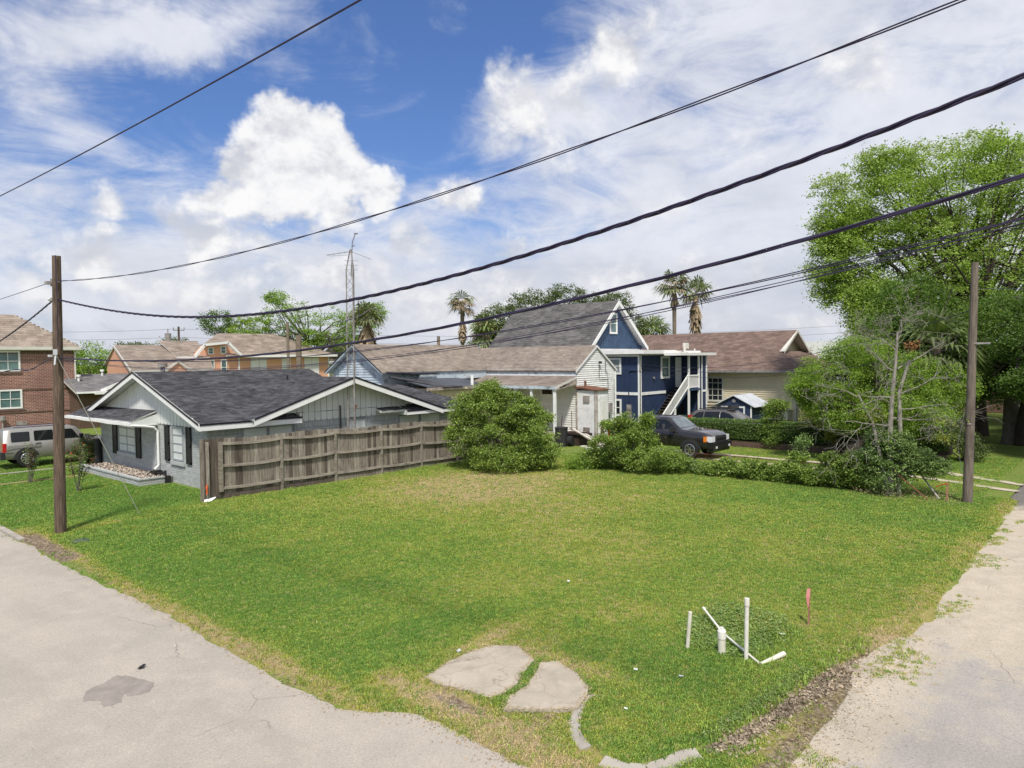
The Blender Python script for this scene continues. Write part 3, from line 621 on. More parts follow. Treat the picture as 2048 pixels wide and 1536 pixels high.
# straw caught along the slab edges
leafmat('straw_litter', (.46, .35, .18), (.34, .25, .14), (.55, .44, .26), trans=.1)
sl_ = []
for sp in (SL1, SL2):
    for i in range(len(sp)):
        a, b_ = sp[i], sp[(i+1) % len(sp)]
        for k in range(int(math.hypot(a[0]-b_[0], a[1]-b_[1])*190)):
            t = random.random(); sl_.append((a[0]+(b_[0]-a[0])*t+random.gauss(0, .045), a[1]+(b_[1]-a[1])*t+random.gauss(0, .045), .0))
sl_ = np.array(sl_); sl_[:, 2] = np.maximum(height(sl_[:, 0], sl_[:, 1]), .005*(np.minimum(sdist(sl_[:, 0], sl_[:, 1], SL1), 0) > -.001)-.0)+RNG.uniform(.005, .02, len(sl_))
leaves('slab_straw', sl_, .05, 'straw_litter', None, 'stuff', flat=2.5, aspect=.16)
tag(bpy.data.objects['slab_straw'], 'dead straw gathered along the edges of the two concrete slabs', 'straw')
# dead grass, leaves and small pebbles littering the edges
n = 5200; lx = np.concatenate([5.9+RNG.normal(0, .14, 2600), RNG.uniform(8.4, 14, 1300), RNG.normal(9.05, .18, 600), RNG.normal(7.2, .45, 700)])
ly = np.concatenate([RNG.uniform(5, 24.5, 2600), 3.3+RNG.normal(0, .3, 1300), RNG.normal(6.9, .8, 600), RNG.normal(6.0, .25, 700)])
lx[:2600] += .58*sstep(8.7-ly[:2600], 0, 1.4)
lz = np.maximum(height(lx, ly), np.where((lx < 6.6), -.072, np.where(ly < 3.35, -.079, -1)))+.012
leafmat('litter', (.40, .29, .17), (.30, .21, .13), (.5, .4, .26), trans=.1)
leaves('dry_litter', np.stack([lx, ly, lz], -1), .045, 'litter', None, 'stuff', flat=2.5, aspect=.3)
tag(bpy.data.objects['dry_litter'], 'dry grass clippings and dead leaves along the street and alley edges', 'litter')
n_ = 1500; qx = RNG.uniform(8.2, 12.8, n_); qy = 3.95-(qx-8.2)*.13+RNG.normal(-.08, .13, n_); leaves('soil_clods', np.stack([qx, qy, height(qx, qy)+RNG.uniform(0, .03, n_)], -1), .05, 'clod', None, 'stuff', flat=.3, aspect=.8)
tag(bpy.data.objects['soil_clods'], 'crumbly brown soil clods along the eroded lawn bank by the alley', 'soil')
mat('pebble', (.48, .42, .34), (.34, .3, .25), 5, .9, isl=.3)
px_ = np.concatenate([RNG.uniform(8.5, 16, 500), RNG.uniform(1, 6, 160)]); py_ = np.concatenate([2.9+RNG.normal(0, .35, 500), RNG.uniform(6, 20, 160)])
leaves('pebbles', np.stack([px_, py_, np.full(660, -.066)], -1), .03, 'pebble', None, 'stuff', flat=3, aspect=.9)
tag(bpy.data.objects['pebbles'], 'small pale pebbles scattered on the alley shoulder and the street', 'pebbles')
# ------------------------------------------------------------------ building helpers
def window(par, ax, pos, a0, a1, z0, z1, face=-1, fw_=.08, fm='white_paint', gm='glass_dark', cols=1, rows=2, out=.06, blind=None, label=None):
    mb = MB(); p0, p1 = pos, pos+face*out
    mb.abox(ax, p0, p1, a0, a1, z0, z0+fw_); mb.abox(ax, p0, p1, a0, a1, z1-fw_, z1)
    mb.abox(ax, p0, p1, a0, a0+fw_, z0+fw_, z1-fw_); mb.abox(ax, p0, p1, a1-fw_, a1, z0+fw_, z1-fw_)
    pm = pos+face*out*.8; t = .022
    for i in range(1, rows):
        z = z0+(z1-z0)*i/rows; mb.abox(ax, p0, pm, a0+fw_, a1-fw_, z-t, z+t)
    for i in range(1, cols):
        a = a0+(a1-a0)*i/cols; mb.abox(ax, p0, pm, a-t*.8, a+t*.8, z0+fw_, z1-fw_)
    o = mb.build('window', fm, par)
    if label: o['label'] = label
    g = MB(); g.abox(ax, pos+face*.004, pos+face*.02, a0+fw_*.9, a1-fw_*.9, z0+fw_*.9, z1-fw_*.9); g.build('pane', gm, o)
    return o
def cut(spans, holes, z0, z1):
    out = []
    for a, b_ in spans:
        segs = [(a, b_)]
        for h0, h1, hz0, hz1 in holes:
            if hz1 <= z0 or hz0 >= z1: continue
            segs = [s for q0, q1 in segs for s in ((q0, min(q1, h0)), (max(q0, h1), q1)) if s[1]-s[0] > .03]
        out += segs
    return out
def clapboards(par, ax, pos, face, z0, z1, pitch, span, m, holes=(), wob=.0):
    n = int(round((z1-z0)/pitch)); pitch = (z1-z0)/n
    for i in range(n):
        z = z0+i*pitch; sp = span(z+pitch*.5)
        if sp is None: continue
        for a, b_ in cut([sp], holes, z+.01, z+pitch-.01):
            w = random.uniform(-wob, wob); w2 = random.uniform(-wob, wob); mb = MB()
            pb, pt = pos+face*.045, pos+face*.006
            def P(p, a_, z_): return (p, a_, z_) if ax == 'x' else (a_, p, z_)
            mb.hexa([P(pos, a, z+w), P(pb, a, z-.008+w), P(pb, b_, z-.008+w2), P(pos, b_, z+w2)], [P(pos, a, z+pitch), P(pt, a, z+pitch), P(pt, b_, z+pitch), P(pos, b_, z+pitch)])
            mb.build('clapboard', m, par)
def bricks(par, ax, pos, face, a0, a1, z0, z1, L_, H_, m, holes=(), top=None):
    """courses of slightly uneven bricks standing proud of the mortar; soldier course on top when asked"""
    mb = MB(); z = z0; k = 0; zt = z1-(top or 0)
    while z < zt-.02:
        h = min(H_, zt-z)-.012; off = (k % 2)*L_*.5
        for a, b_ in cut([(a0, a1)], holes, z, z+h):
            q = a-off
            while q < b_:
                u0, u1 = max(a, q)+.003, min(b_, q+L_-.005)
                if u1-u0 > .02: mb.abox(ax, pos, pos+face*random.uniform(.014, .024), u0, u1, z, z+h)
                q += L_
        z += H_; k += 1
    if top:
        for a, b_ in cut([(a0, a1)], holes, zt, z1):
            q = a
            while q < b_-.03:
                mb.abox(ax, pos, pos+face*random.uniform(.014, .024), q+.004, min(q+.085, b_), zt, z1-.004); q += .095
    return mb.build('brick_course', m, par, 'stuff')
def shingles(par, O, U, V, poly, m, tab=.33, course=.15, lift=.012):
    """one strip of loose-edged tabs per course over the polygon given in (u, v)"""
    O, U, V = Vector(O), Vector(U).normalized(), Vector(V).normalized(); Nn = U.cross(V).normalized()
    if Nn.z < 0: Nn = -Nn
    vmax = max(p[1] for p in poly); vmin = min(p[1] for p in poly); mb = MB(); v = vmin; k = 0
    while v < vmax-.01:
        vm = min(v+course*.5, vmax-.001); xs = []
        for i in range(len(poly)):
            (u0, v0), (u1, v1) = poly[i], poly[(i+1) % len(poly)]
            if (v0 > vm) != (v1 > vm): xs.append(u0+(u1-u0)*(vm-v0)/(v1-v0))
        xs.sort()
        for a, b_ in zip(xs[::2], xs[1::2]):
            q = a-((k*.37) % 1)*tab
            while q < b_:
                tl = tab*random.uniform(.55, 1.25); c0, c1 = max(a, q), min(b_, q+tl-.008)
                if c1-c0 > .02:
                    l = lift*random.uniform(.7, 1.5); dv = random.uniform(-.012, .012); vt = min(v+course+.02, vmax)
                    p = [O+U*c0+V*(v+dv)+Nn*(l+.004), O+U*c1+V*(v+dv)+Nn*(l+.004), O+U*c1+V*vt+Nn*.006, O+U*c0+V*vt+Nn*.006, O+U*c0+V*(v+dv)+Nn*.001, O+U*c1+V*(v+dv)+Nn*.001]
                    mb.add(p, [(0, 1, 2, 3), (4, 5, 1, 0)])
                q += tl
        v += course; k += 1
    me = bpy.data.meshes.new('shingles'); o = wloc(par); me.from_pydata([(a-o.x, b-o.y, c-o.z) for a, b, c in mb.v], [], mb.f)
    return link('shingles', me, m, par, 'stuff')
def roofplane(par, pts, under, sh, thick=.12, tab=.33, course=.15, name='roof'):
    """pts: polygon of one roof slope, first edge = eave. Returns the slab with its shingles as a child"""
    pts = [Vector(p) for p in pts]; U = (pts[1]-pts[0]).normalized(); far = max(pts[2:], key=lambda p: ((p-pts[0])-U*(p-pts[0]).dot(U)).length)
    n = U.cross(far-pts[0]).normalized()
    for p in pts: p.z = pts[0].z-((p.x-pts[0].x)*n.x+(p.y-pts[0].y)*n.y)/n.z
    if n.z < 0: n = -n
    V = n.cross(U).normalized()
    if V.z < 0: V = -V
    mb = MB(); mb.prism([p-n*thick for p in pts], n*(thick-.002)); ob = mb.build(name, under, par)
    if sh: shingles(ob, pts[0], U, V, [((p-pts[0]).dot(U), (p-pts[0]).dot(V)) for p in pts], sh, tab, course)
    return ob
def fascia(par, p, q, h, t, m, out, name='fascia', drip=None, nm2='drip_edge'):
    """board along p-q (its top edge), h deep, t thick towards `out`"""
    p, q, o = Vector(p), Vector(q), Vector(out).normalized(); mb = MB(); d = Vector((0, 0, -h))
    mb.hexa([p+d, q+d, q+d+o*t, p+d+o*t], [p, q, q+o*t, p+o*t]); f = mb.build(name, m, par)
    if drip:
        mb = MB(); u = Vector((0, 0, .028)); mb.hexa([p+o*(t+.001)-Vector((0, 0, .045)), q+o*(t+.001)-Vector((0, 0, .045)), q+o*(t+.02)-Vector((0, 0, .045)), p+o*(t+.02)-Vector((0, 0, .045))], [p+o*(t+.001)+u, q+o*(t+.001)+u, q+o*(t+.02)+u, p+o*(t+.02)+u]); mb.build(nm2, drip, f)
    return f
# ------------------------------------------------------------------ painted brick house behind the fence
H = thing('house', 'single-storey grey painted brick house with white gables and charcoal roof behind the plank fence', 'house', (12.55, 26.7, 0))
wx0, wy0, wy1 = 12.55, 26.7, 37.8
mb = MB(); mb.box(wx0, 26.3, wy0, wy1, -.2, 2.42); mb.box(13.4, 22, wy1+.003, 39.6, -.2, 2.4); mb.build('wall', 'grey_mortar', H)
hol1 = [(32.55, 36.35, .62, 2.6), (28.1, 30.5, .72, 2.6)]
hol1 = [(33.55, 35.55, .80, 2.35), (28.75, 29.75, .88, 2.35)]
bricks(H, 'x', wx0, -1, wy0, wy1, -.05, 2.36, .30, .092, 'grey_brick', hol1, top=.24)
hol2 = [(13.95, 16.2, .9, 2.36), (19.0, 19.95, .9, 2.3), (21.9, 24.6, .9, 2.33)]
bricks(H, 'y', wy0, -1, wx0, 26.3, -.05, 2.40, .30, .092, 'grey_brick', hol2, top=.3)
bricks(H, 'x', 13.4, -1, wy1+.02, 39.6, -.05, 2.38, .30, .092, 'grey_brick')
# front windows with shutters and sills
window(H, 'x', wx0-.002, 33.55, 35.55, .86, 2.34, -1, .07, 'grey_trim', 'blind', 2, 4, .05, label='wide front window with white blinds behind grey muntins')
window(H, 'x', wx0-.002, 28.75, 29.75, .94, 2.34, -1, .07, 'grey_trim', 'blind', 1, 4, .05, label='narrow front window with white blinds')
for (a0, a1) in ((33.45, 35.65), (28.62, 29.88)):
    mb = MB(); mb.box(wx0-.09, wx0+.02, a0, a1, .70+(.06 if a0 < 30 else 0), .85+(.06 if a0 < 30 else 0)); mb.build('window_sill', 'grey_brick', H)
for a0, a1, z0, z1 in ((32.95, 33.45, .72, 2.33), (35.68, 36.2, .72, 2.30), (28.0, 28.42, .88, 2.36), (30.0, 30.42, .86, 2.35)):
    mb = MB(); x = wx0-.062; mb.box(x, x+.035, a0, a1, z0, z1)
    for za, zb in ((z0, z0+.09), ((z0+z1)/2-.05, (z0+z1)/2+.05), (z1-.09, z1)): mb.box(x-.02, x-.001, a0, a1, za, zb)
    mb.box(x-.02, x-.001, a0, a0+.07, z0, z1); mb.box(x-.02, x-.001, a1-.07, a1, z0, z1); mb.box(x-.012, x-.001, a0+.1, a1-.1, z0+.15, (z0+z1)/2-.1); mb.box(x-.012, x-.001, a0+.1, a1-.1, (z0+z1)/2+.1, z1-.15)
    mb.build('shutter', 'black_paint', H)
# side windows
window(H, 'y', wy0-.002, 13.95, 15.05, .9, 2.30, -1, .05, 'grey_trim', 'blind', 1, 2, .04)
window(H, 'y', wy0-.002, 15.07, 16.2, .9, 2.30, -1, .05, 'grey_trim', 'blind', 1, 2, .04)
window(H, 'y', wy0-.002, 19.0, 19.95, .9, 2.26, -1, .05, 'grey_trim', 'blind', 1, 2, .04)
window(H, 'y', wy0-.002, 21.9, 23.2, .9, 2.27, -1, .05, 'grey_trim', 'blind', 1, 2, .04)
window(H, 'y', wy0-.002, 23.25, 24.6, .9, 2.27, -1, .05, 'grey_trim', 'blind', 1, 2, .04)
for bx4 in ((16.24, 16.34, wy0-.06, wy0, -.1, 2.4), (20.05, 20.16, wy0-.05, wy0, -.1, 2.3)): mb = MB(); mb.box(*bx4); mb.build('trim_post', 'grey_trim', H)
# roofs
RZ, RY = 4.54, 32.3; sl_ = (RZ-2.60)/(RY-26.2)
zM = lambda y: 2.60+(y-26.2)*sl_
roofplane(H, [(12.05, 26.2, 2.60), (16.3, 26.2, 2.60), (16.3, 26.66, zM(26.66)), (20.6, 26.66, zM(26.66)), (20.6, RY, RZ), (12.05, RY, RZ)], 'white_board', 'charcoal_shingle', .10)
roofplane(H, [(20.6, 38.6, 2.55), (12.05, 38.6, 2.55), (12.05, RY, RZ), (20.6, RY, RZ)], 'white_board', 'charcoal_shingle', .10)
cx, cz, cs = 18.85, 4.20, .318
zC = lambda x: cz-abs(x-cx)*cs
roofplane(H, [(14.05, 33.0, zC(14.05)), (14.05, 25.95, zC(14.05)), (cx, 25.95, cz), (cx, 33.0, cz)], 'white_board', 'charcoal_shingle', .10)
roofplane(H, [(24.1, 25.95, zC(24.1)), (24.1, 33.0, zC(24.1)), (cx, 33.0, cz), (cx, 25.95, cz)], 'white_board', 'charcoal_shingle', .10)
roofplane(H, [(20.5, 26.2, 2.58), (26.6, 26.2, 2.58), (24.6, 29.9, 3.62), (20.5, 29.9, 3.62)], 'white_board', 'charcoal_shingle', .10)
roofplane(H, [(26.6, 26.2, 2.58), (26.6, 33.5, 2.58), (24.6, 29.9, 3.62)], 'white_board', 'charcoal_shingle', .10)
# small pent pieces at the feet of the side gable
roofplane(H, [(21.9, 26.05, 2.52), (26.4, 26.05, 2.52), (26.4, 26.68, 2.80), (22.3, 26.68, 2.80)], 'white_board', 'charcoal_shingle', .06)
# fascias with black drip edge
fascia(H, (12.02, 26.2, 2.60), (12.02, RY, RZ), .24, .03, 'white_paint', (-1, 0, 0), 'rake_board', 'drip_edge')
fascia(H, (12.02, 38.6, 2.55), (12.02, RY, RZ), .24, .03, 'white_paint', (-1, 0, 0), 'rake_board', 'drip_edge')
fascia(H, (12.0, 26.17, 2.60), (16.32, 26.17, 2.60), .24, .03, 'white_paint', (0, -1, 0), 'fascia', 'drip_edge')
fascia(H, (14.05, 25.92, zC(14.05)), (cx, 25.92, cz), .27, .03, 'white_paint', (0, -1, 0), 'rake_board', 'drip_edge')
fascia(H, (24.1, 25.92, zC(24.1)), (cx, 25.92, cz), .27, .03, 'white_paint', (0, -1, 0), 'rake_board', 'drip_edge')
fascia(H, (21.85, 26.02, 2.52), (26.5, 26.02, 2.52), .2, .03, 'white_paint', (0, -1, 0), 'fascia', 'drip_edge')
for bx4 in ((12.08, 16.3, 26.22, 26.7, 2.33, 2.36), (21.9, 26.4, 26.06, 26.7, 2.30, 2.325)): mb = MB(); mb.box(*bx4); mb.build('soffit', 'white_board', H)
mb = MB(); mb.box(12.1, 12.6, 26.2, 26.72, 2.34, 2.60); mb.build('eave_return', 'white_board', H)
mb = MB(); mb.box(16.26, 16.31, 26.22, 26.7, 2.36, 2.75); mb.build('eave_return', 'white_board', H)
mb = MB(); mb.prism([(21.87, 26.06, 2.33), (21.87, 26.7, 2.33), (21.87, 26.7, 2.78), (21.87, 26.06, 2.50)], (-.03, 0, 0)); mb.build('eave_return', 'white_board', H)
# vertical gable boards, rounded notches between their lower ends
def gable_boards(ax, pos, face, a0, a1, zb, top, w, m='white_board'):
    a = a0
    while a < a1-.02:
        b_ = min(a+w, a1); ta, tb = top(a), top(b_); mid = (a+b_)/2
        if min(ta, tb)-zb > .03:
            pts = [(a+.05, zb), (b_-.05, zb), (b_-.012, zb+.055), (b_-.012, tb)]
            pts += [(a+.012, ta), (a+.012, zb+.055)]
            mb = MB()
            if ax == 'x': mb.prism([(pos, p, z) for p, z in pts], (face*.03, 0, 0))
            else: mb.prism([(p, pos, z) for p, z in pts], (0, face*.03, 0))
            mb.build('gable_board', m, H)
        a = b_
mb = MB(); mb.prism([(12.53, 26.7, 2.4), (12.53, 37.9, 2.4), (12.53, RY, RZ-.2)], (.12, 0, 0)); mb.prism([(14.2, 26.67, 2.5), (23.9, 26.67, 2.45), (cx, 26.67, cz-.18)], (0, .1, 0)); mb.build('gable_wall', 'grey_trim', H)
zF = lambda y: RZ-.14-abs(y-RY)*sl_
gable_boards('x', 12.525, -1, 26.75, 37.6, 2.37, zF, .31)
gable_boards('y', 26.665, -1, 16.35, 21.9, 2.37, lambda x: zC(x)-.10, .30)
gable_boards('y', 26.665, -1, 14.6, 16.35, 2.55, lambda x: zC(x)-.10, .30)
gable_boards('y', 26.665, -1, 21.9, 23.6, 2.55, lambda x: zC(x)-.10, .30)
# porch roof, gutter, downspout
roofplane(H, [(11.45, 39.0, 2.47), (11.45, 31.15, 2.52), (12.5, 31.15, 2.86), (12.5, 39.0, 2.86)], 'white_board', 'charcoal_shingle', .07)
mb = MB(); mb.prism([(11.5, 31.12, 2.28), (12.52, 31.12, 2.28), (12.52, 31.12, 2.78), (11.5, 31.12, 2.46)], (0, .03, 0)); mb.prism([(11.46, 31.1, 2.32), (12.5, 31.1, 2.32), (12.5, 38.9, 2.32), (11.46, 38.9, 2.30)], (0, 0, .02)); mb.build('porch_soffit', 'white_board', H)
gp = [(11.38, 31.0+i*.8, 2.40+.012*math.sin(i*1.7)) for i in range(11)]
mb = MB()
for i in range(10): mb.beam(gp[i], gp[i+1], .11, .13)
gut = mb.build('gutter', 'white_paint', H)
fascia(H, (11.45, 31.12, 2.52), (12.5, 31.12, 2.86), .02, .012, 'drip_edge', (0, -1, 0), 'drip_edge')
mb = MB(); mb.tube([(11.40, 31.02, 2.36), (11.9, 31.0, 2.3), (12.30, 31.0, 2.22), (12.45, 31.0, 2.05), (12.45, 31.0, .62), (12.30, 31.02, .45)], .05, 8); mb.build('downspout', 'white_paint', H)
roofplane(H, [(12.6, 40.3, 2.55), (12.6, 38.0, 2.62), (14.2, 38.0, 2.95), (14.2, 40.3, 2.95)], 'white_board', 'charcoal_shingle', .1)
fascia(H, (12.58, 40.3, 2.54), (12.58, 38.6, 2.60), .15, .03, 'white_paint', (-1, 0, 0), 'fascia')
# flood light, vents
mb = MB(); mb.box(12.44, 12.5, 31.72, 32.08, 3.82, 3.9); mb.tube([(12.45, 32.0, 3.86), (12.36, 31.95, 3.84)], .05, 8); mb.tube([(12.45, 31.8, 3.84), (12.36, 31.75, 3.82)], .05, 8); mb.build('flood_light', 'galv', H)
mb = MB(); mb.box(17.3, 17.7, 26.6, 26.63, 3.38, 3.44); mb.tube([(17.35, 26.62, 3.42), (17.32, 26.5, 3.38)], .055, 8); mb.tube([(17.65, 26.62, 3.40), (17.68, 26.5, 3.34)], .055, 8); mb.build('flood_light', 'white_paint', H)
mb = MB(); mb.tube([(18.35, 30.6, 3.9), (18.35, 30.6, 4.25)], .04, 8); mb.build('vent_pipe', 'black_paint', H)
mb = MB(); mb.tube([(13.8, 33.6, 4.0), (13.8, 33.6, 4.78)], .1, 10); mb.tube([(13.8, 33.6, 4.74), (13.8, 33.6, 4.9)], .2, 10); mb.build('vent_cap', 'galv', H)
# raised bed with river stones
bed = thing('planter', 'low raised brick bed filled with pinkish gravel along the painted house front', 'planter', (11.9, 33, 0))
mb = MB(); mb.box(11.22, 12.5, 29.85, 36.6, -.1, .22); mb.build('bed_wall', 'grey_mortar', bed)
bricks(bed, 'x', 11.22, -1, 29.82, 36.6, -.05, .24, .3, .075, 'grey_brick'); bricks(bed, 'y', 29.85, -1, 11.2, 12.5, -.05, .24, .3, .075, 'grey_brick')
mb = MB(); mb.box(11.17, 11.36, 29.80, 36.62, .245, .30); mb.box(11.362, 12.5, 29.80, 29.98, .245, .297); mb.build('coping', 'grey_brick', bed)
n = 2600; P = np.stack([RNG.uniform(11.38, 12.48, n), RNG.uniform(30.0, 36.55, n), RNG.uniform(.225, .28, n)], -1)
leaves('gravel', P, .075, 'stone_bed', bed, flat=1.5, aspect=.9)
mb = MB()
for k in range(5): mb.box(12.1+random.uniform(0, .3), 12.15+random.uniform(.1, .4), 30.4+random.uniform(0, .8), 30.6+random.uniform(0, .8), .28, .36+random.uniform(0, .12))
mb.tube([(11.9, 30.8, .3), (12.0, 30.6, .45), (12.2, 30.6, .35)], .03, 6)
tag(mb.build('hose_pile', 'black_paint'), 'black hose and hose box heaped under the white downspout', 'hose')
mb = MB(); mb.tube([(12.3, 30.0, .5), (12.28, 29.9, .1)], .05, 6); mb.box(12.2, 12.42, 29.75, 29.95, -.02, .3); tag(mb.build('water_meter', 'black_paint'), 'small black meter box at the brick wall beside the raised bed', 'meter')
# ------------------------------------------------------------------ plank fence
FY = 24.62; FX0 = 11.3
Fn = thing('plank_fence', 'weathered grey wooden privacy fence with rails facing the empty lot', 'fence', (18.5, FY, 0))
ztop = lambda x: 2.20-.012*(x-11)+.03*math.sin(x*1.3)
posts = [12.02, 14.42, 16.86, 19.22, 21.5, 23.75, 26.1]
x = FX0; k = 0
zgr = lambda x: float(height(np.array([x]), np.array([FY]))[0])
while x < 26.6:
    w = .138*random.uniform(.97, 1.03); zt = ztop(x)+random.uniform(-.022, .022); zb = .17+zgr(x) if x > 12 else .02; lean = random.uniform(-.006, .006)
    y = FY+.055+random.uniform(-.006, .006); mb = MB(); c = .028
    pts = [(x, y, zb), (x+w, y, zb), (x+w+lean, y, zt-c), (x+w+lean-c, y, zt), (x+lean+c, y, zt), (x+lean, y, zt-c)]
    mb.prism(pts, (0, .018, 0))
    m = 'fence_wood_dark' if x < 12.0 and random.random() < .9 else random.choice(['fence_wood', 'fence_wood', 'fence_wood', 'fence_wood_pale', 'fence_wood_dark'])
    if random.random() < .07 and x > 12: m = 'fence_wood_pale'
    mb.build('picket', m, Fn); x += w+random.uniform(.003, .012)
for i, px in enumerate(posts):
    g = zgr(px); mb = MB(); t = random.uniform(-.012, .012)
    mb.hexa([(px-.045, FY-.05, g-.2), (px+.045, FY-.05, g-.2), (px+.045, FY+.04, g-.2), (px-.045, FY+.04, g-.2)], [(px-.045+t, FY-.05, ztop(px)-.13), (px+.045+t, FY-.05, ztop(px)-.13), (px+.045+t, FY+.04, ztop(px)-.13), (px-.045+t, FY+.04, ztop(px)-.13)]) if i else mb.box(px-.07, px+.07, FY-.05, FY+.04, .28, ztop(px)-.13)
    mb.build('fence_post', 'fence_rail', Fn)
def rail(x0, x1, z0, z1, sag, m='fence_rail'):
    mb = MB(); K = 8
    for j in range(K):
        t0, t1 = j/K, (j+1)/K; f = lambda t: z0+(z1-z0)*t-sag*4*t*(1-t)
        a, b_ = x0+(x1-x0)*t0, x0+(x1-x0)*t1
        mb.hexa([(a, FY-.045, f(t0)-.045), (b_, FY-.045, f(t1)-.045), (b_, FY+.045, f(t1)-.045), (a, FY+.045, f(t0)-.045)], [(a, FY-.03, f(t0)+.045), (b_, FY-.03, f(t1)+.045), (b_, FY+.045, f(t1)+.045), (a, FY+.045, f(t0)+.045)])
    mb.build('fence_rail', m, Fn)
for i in range(len(posts)-1):
    a, b_ = posts[i]+.05, posts[i+1]-.05
    for h, s in ((-.17, .05), (-.98, .035), (-1.78, .03)):
        rail(a, b_, ztop(a)+h+random.uniform(-.02, .02), ztop(b_)+h+random.uniform(-.02, .02), s+random.uniform(-.01, .01))
    g0, g1 = zgr(a), zgr(b_); mb = MB(); mb.hexa([(a, FY+.02, g0-.12), (b_, FY+.02, g1-.12), (b_, FY+.05, g1-.12), (a, FY+.05, g0-.12)], [(a, FY+.02, g0+.19), (b_, FY+.02, g1+.19), (b_, FY+.05, g1+.19), (a, FY+.05, g0+.19)]); mb.build('kick_board', 'fence_wood_dark' if i < 2 else 'fence_wood', Fn)
mb = MB(); mb.box(11.5, 11.59, FY-.04, FY+.03, .05, 2.1); mb.build('batten', 'fence_wood_pale', Fn)
mb = MB(); mb.tube([(11.47, FY-.08, .62), (11.45, FY-.1, .5), (11.47, FY-.1, .34), (11.42, FY-.12, .26)], [.02, .035, .03, .01], 6); tag(mb.build('marker_tape', 'orange_tape'), 'strip of orange survey tape hanging near the left end of the plank fence', 'marker tape')
mb = MB(); mb.prism([(11.32, FY-.12, -.02), (11.62, FY-.14, .04), (11.78, FY-.08, .12), (11.6, FY-.05, .09), (11.4, FY-.04, .07)], (0, .02, .02)); tag(mb.build('scrap', 'white_paint'), 'pale scrap of plastic lying at the left foot of the plank fence', 'scrap')
mb = MB(); mb.tube([(17.55, 25.2, 0), (17.55, 25.2, 3.05)], .045, 8); tag(mb.build('black_pole', 'black_paint'), 'thin black pole standing up behind the plank fence, left of the lattice mast', 'pole')
# ------------------------------------------------------------------ lattice antenna mast
T = thing('antenna_mast', 'rusty three-legged lattice mast with television aerials rising beside the white side gable', 'mast', (18.75, 26.1, 0))
bx, by = 18.72, 26.0; legs = []
for a in (0.3, 2.4, 4.5): legs.append((math.cos(a)*.20, math.sin(a)*.20))
def lean(z): return (bx+.012*z, by+.003*z)
for lx_, ly_ in legs:
    mb = MB(); pts = [(lean(z)[0]+lx_, lean(z)[1]+ly_, z) for z in (0, 2, 4, 6, 7.5, 8.9)]+[(lean(9.8)[0]+lx_*.12, lean(9.8)[1]+ly_*.12, 9.8)]; mb.tube(pts, .028, 6); mb.build('mast_leg', 'galv', T)
mb = MB(); z = .3; k = 0
while z < 8.8:
    for i in range(3):
        a, b_ = legs[i], legs[(i+1) % 3]; c0 = lean(z); c1 = lean(z+.36)
        mb.tube([(c0[0]+a[0], c0[1]+a[1], z), (c1[0]+b_[0], c1[1]+b_[1], z+.36)], .0085, 4, False); mb.tube([(c1[0]+b_[0], c1[1]+b_[1], z+.36), (lean(z+.72)[0]+a[0], lean(z+.72)[1]+a[1], z+.72)], .0085, 4, False)
        if k % 3 == 0: mb.tube([(c0[0]+a[0], c0[1]+a[1], z), (c0[0]+b_[0], c0[1]+b_[1], z)], .01, 4, False)
    z += .72; k += 1
mb.build('lacing', 'galv', T, 'stuff')
tx, ty = lean(9.8)
mb = MB(); mb.tube([(tx, ty, 8.6), (tx+.06, ty-.05, 10.1), (tx+.18, ty-.12, 10.5)], .022, 6)
mb.tube([(tx-.05, ty, 9.7), (tx-.95, ty+.4, 9.5)], .012, 5); mb.tube([(tx-.1, ty, 9.55), (tx-.9, ty+.3, 9.45)], .008, 4); mb.tube([(tx, ty, 9.72), (tx+.75, ty-.45, 9.4)], .01, 4)
for t in (.2, .45, .7, .95):
    qx, qy, qz = tx-.05-.9*t, ty+.4*t, 9.7-.2*t; mb.tube([(qx-.1, qy-.25*(1.1-t), qz), (qx+.1, qy+.25*(1.1-t), qz)], .007, 4)
mb.tube([(tx+.14, ty-.1, 10.5), (tx+.28, ty-.16, 10.5)], .03, 6); mb.tube([(tx+.05, ty-.03, 9.95), (tx+.16, ty-.1, 9.97)], .02, 6)
for z in (8.9, 9.1, 9.3): mb.tube([(tx-.28, ty+.1, z), (tx+.28, ty-.12, z+.02)], .008, 4)
mb.build('upper_aerial', 'cable_grey', T)
mb = MB(); c = lean(6.85); mb.tube([(c[0]-.55, c[1]+.3, 6.55), (c[0]+.25, c[1]-.15, 6.85), (c[0]+.85, c[1]-.4, 7.25)], .018, 5); mb.tube([(c[0]+.27, c[1]-.15, 6.9), (c[0]+.27, c[1]-.15, 7.7)], .015, 5)
for t in (.1, .3, .5, .8): mb.tube([(c[0]-.55+1.4*t, c[1]+.3-.7*t, 6.45+.7*t), (c[0]-.55+1.4*t, c[1]+.3-.7*t, 6.65+.7*t)], .008, 4)
mb.build('lower_aerial', 'cable', T)
mb = MB(); c = lean(3.9); mb.tube([(c[0]-.22, c[1], 3.9), (c[0]+.2, c[1], 3.92)], .02, 5); c = lean(2.9); mb.tube([(c[0]+.02, c[1]-.12, 2.78), (c[0]+.1, c[1]-.16, 2.98)], .05, 6); mb.build('bracket', 'rust', T)
# ------------------------------------------------------------------ old clapboard house, two wings and a porch
O_ = thing('old_house', 'old peeling clapboard house with sagging tan roofs and a side porch', 'house', (36, 25, 0))
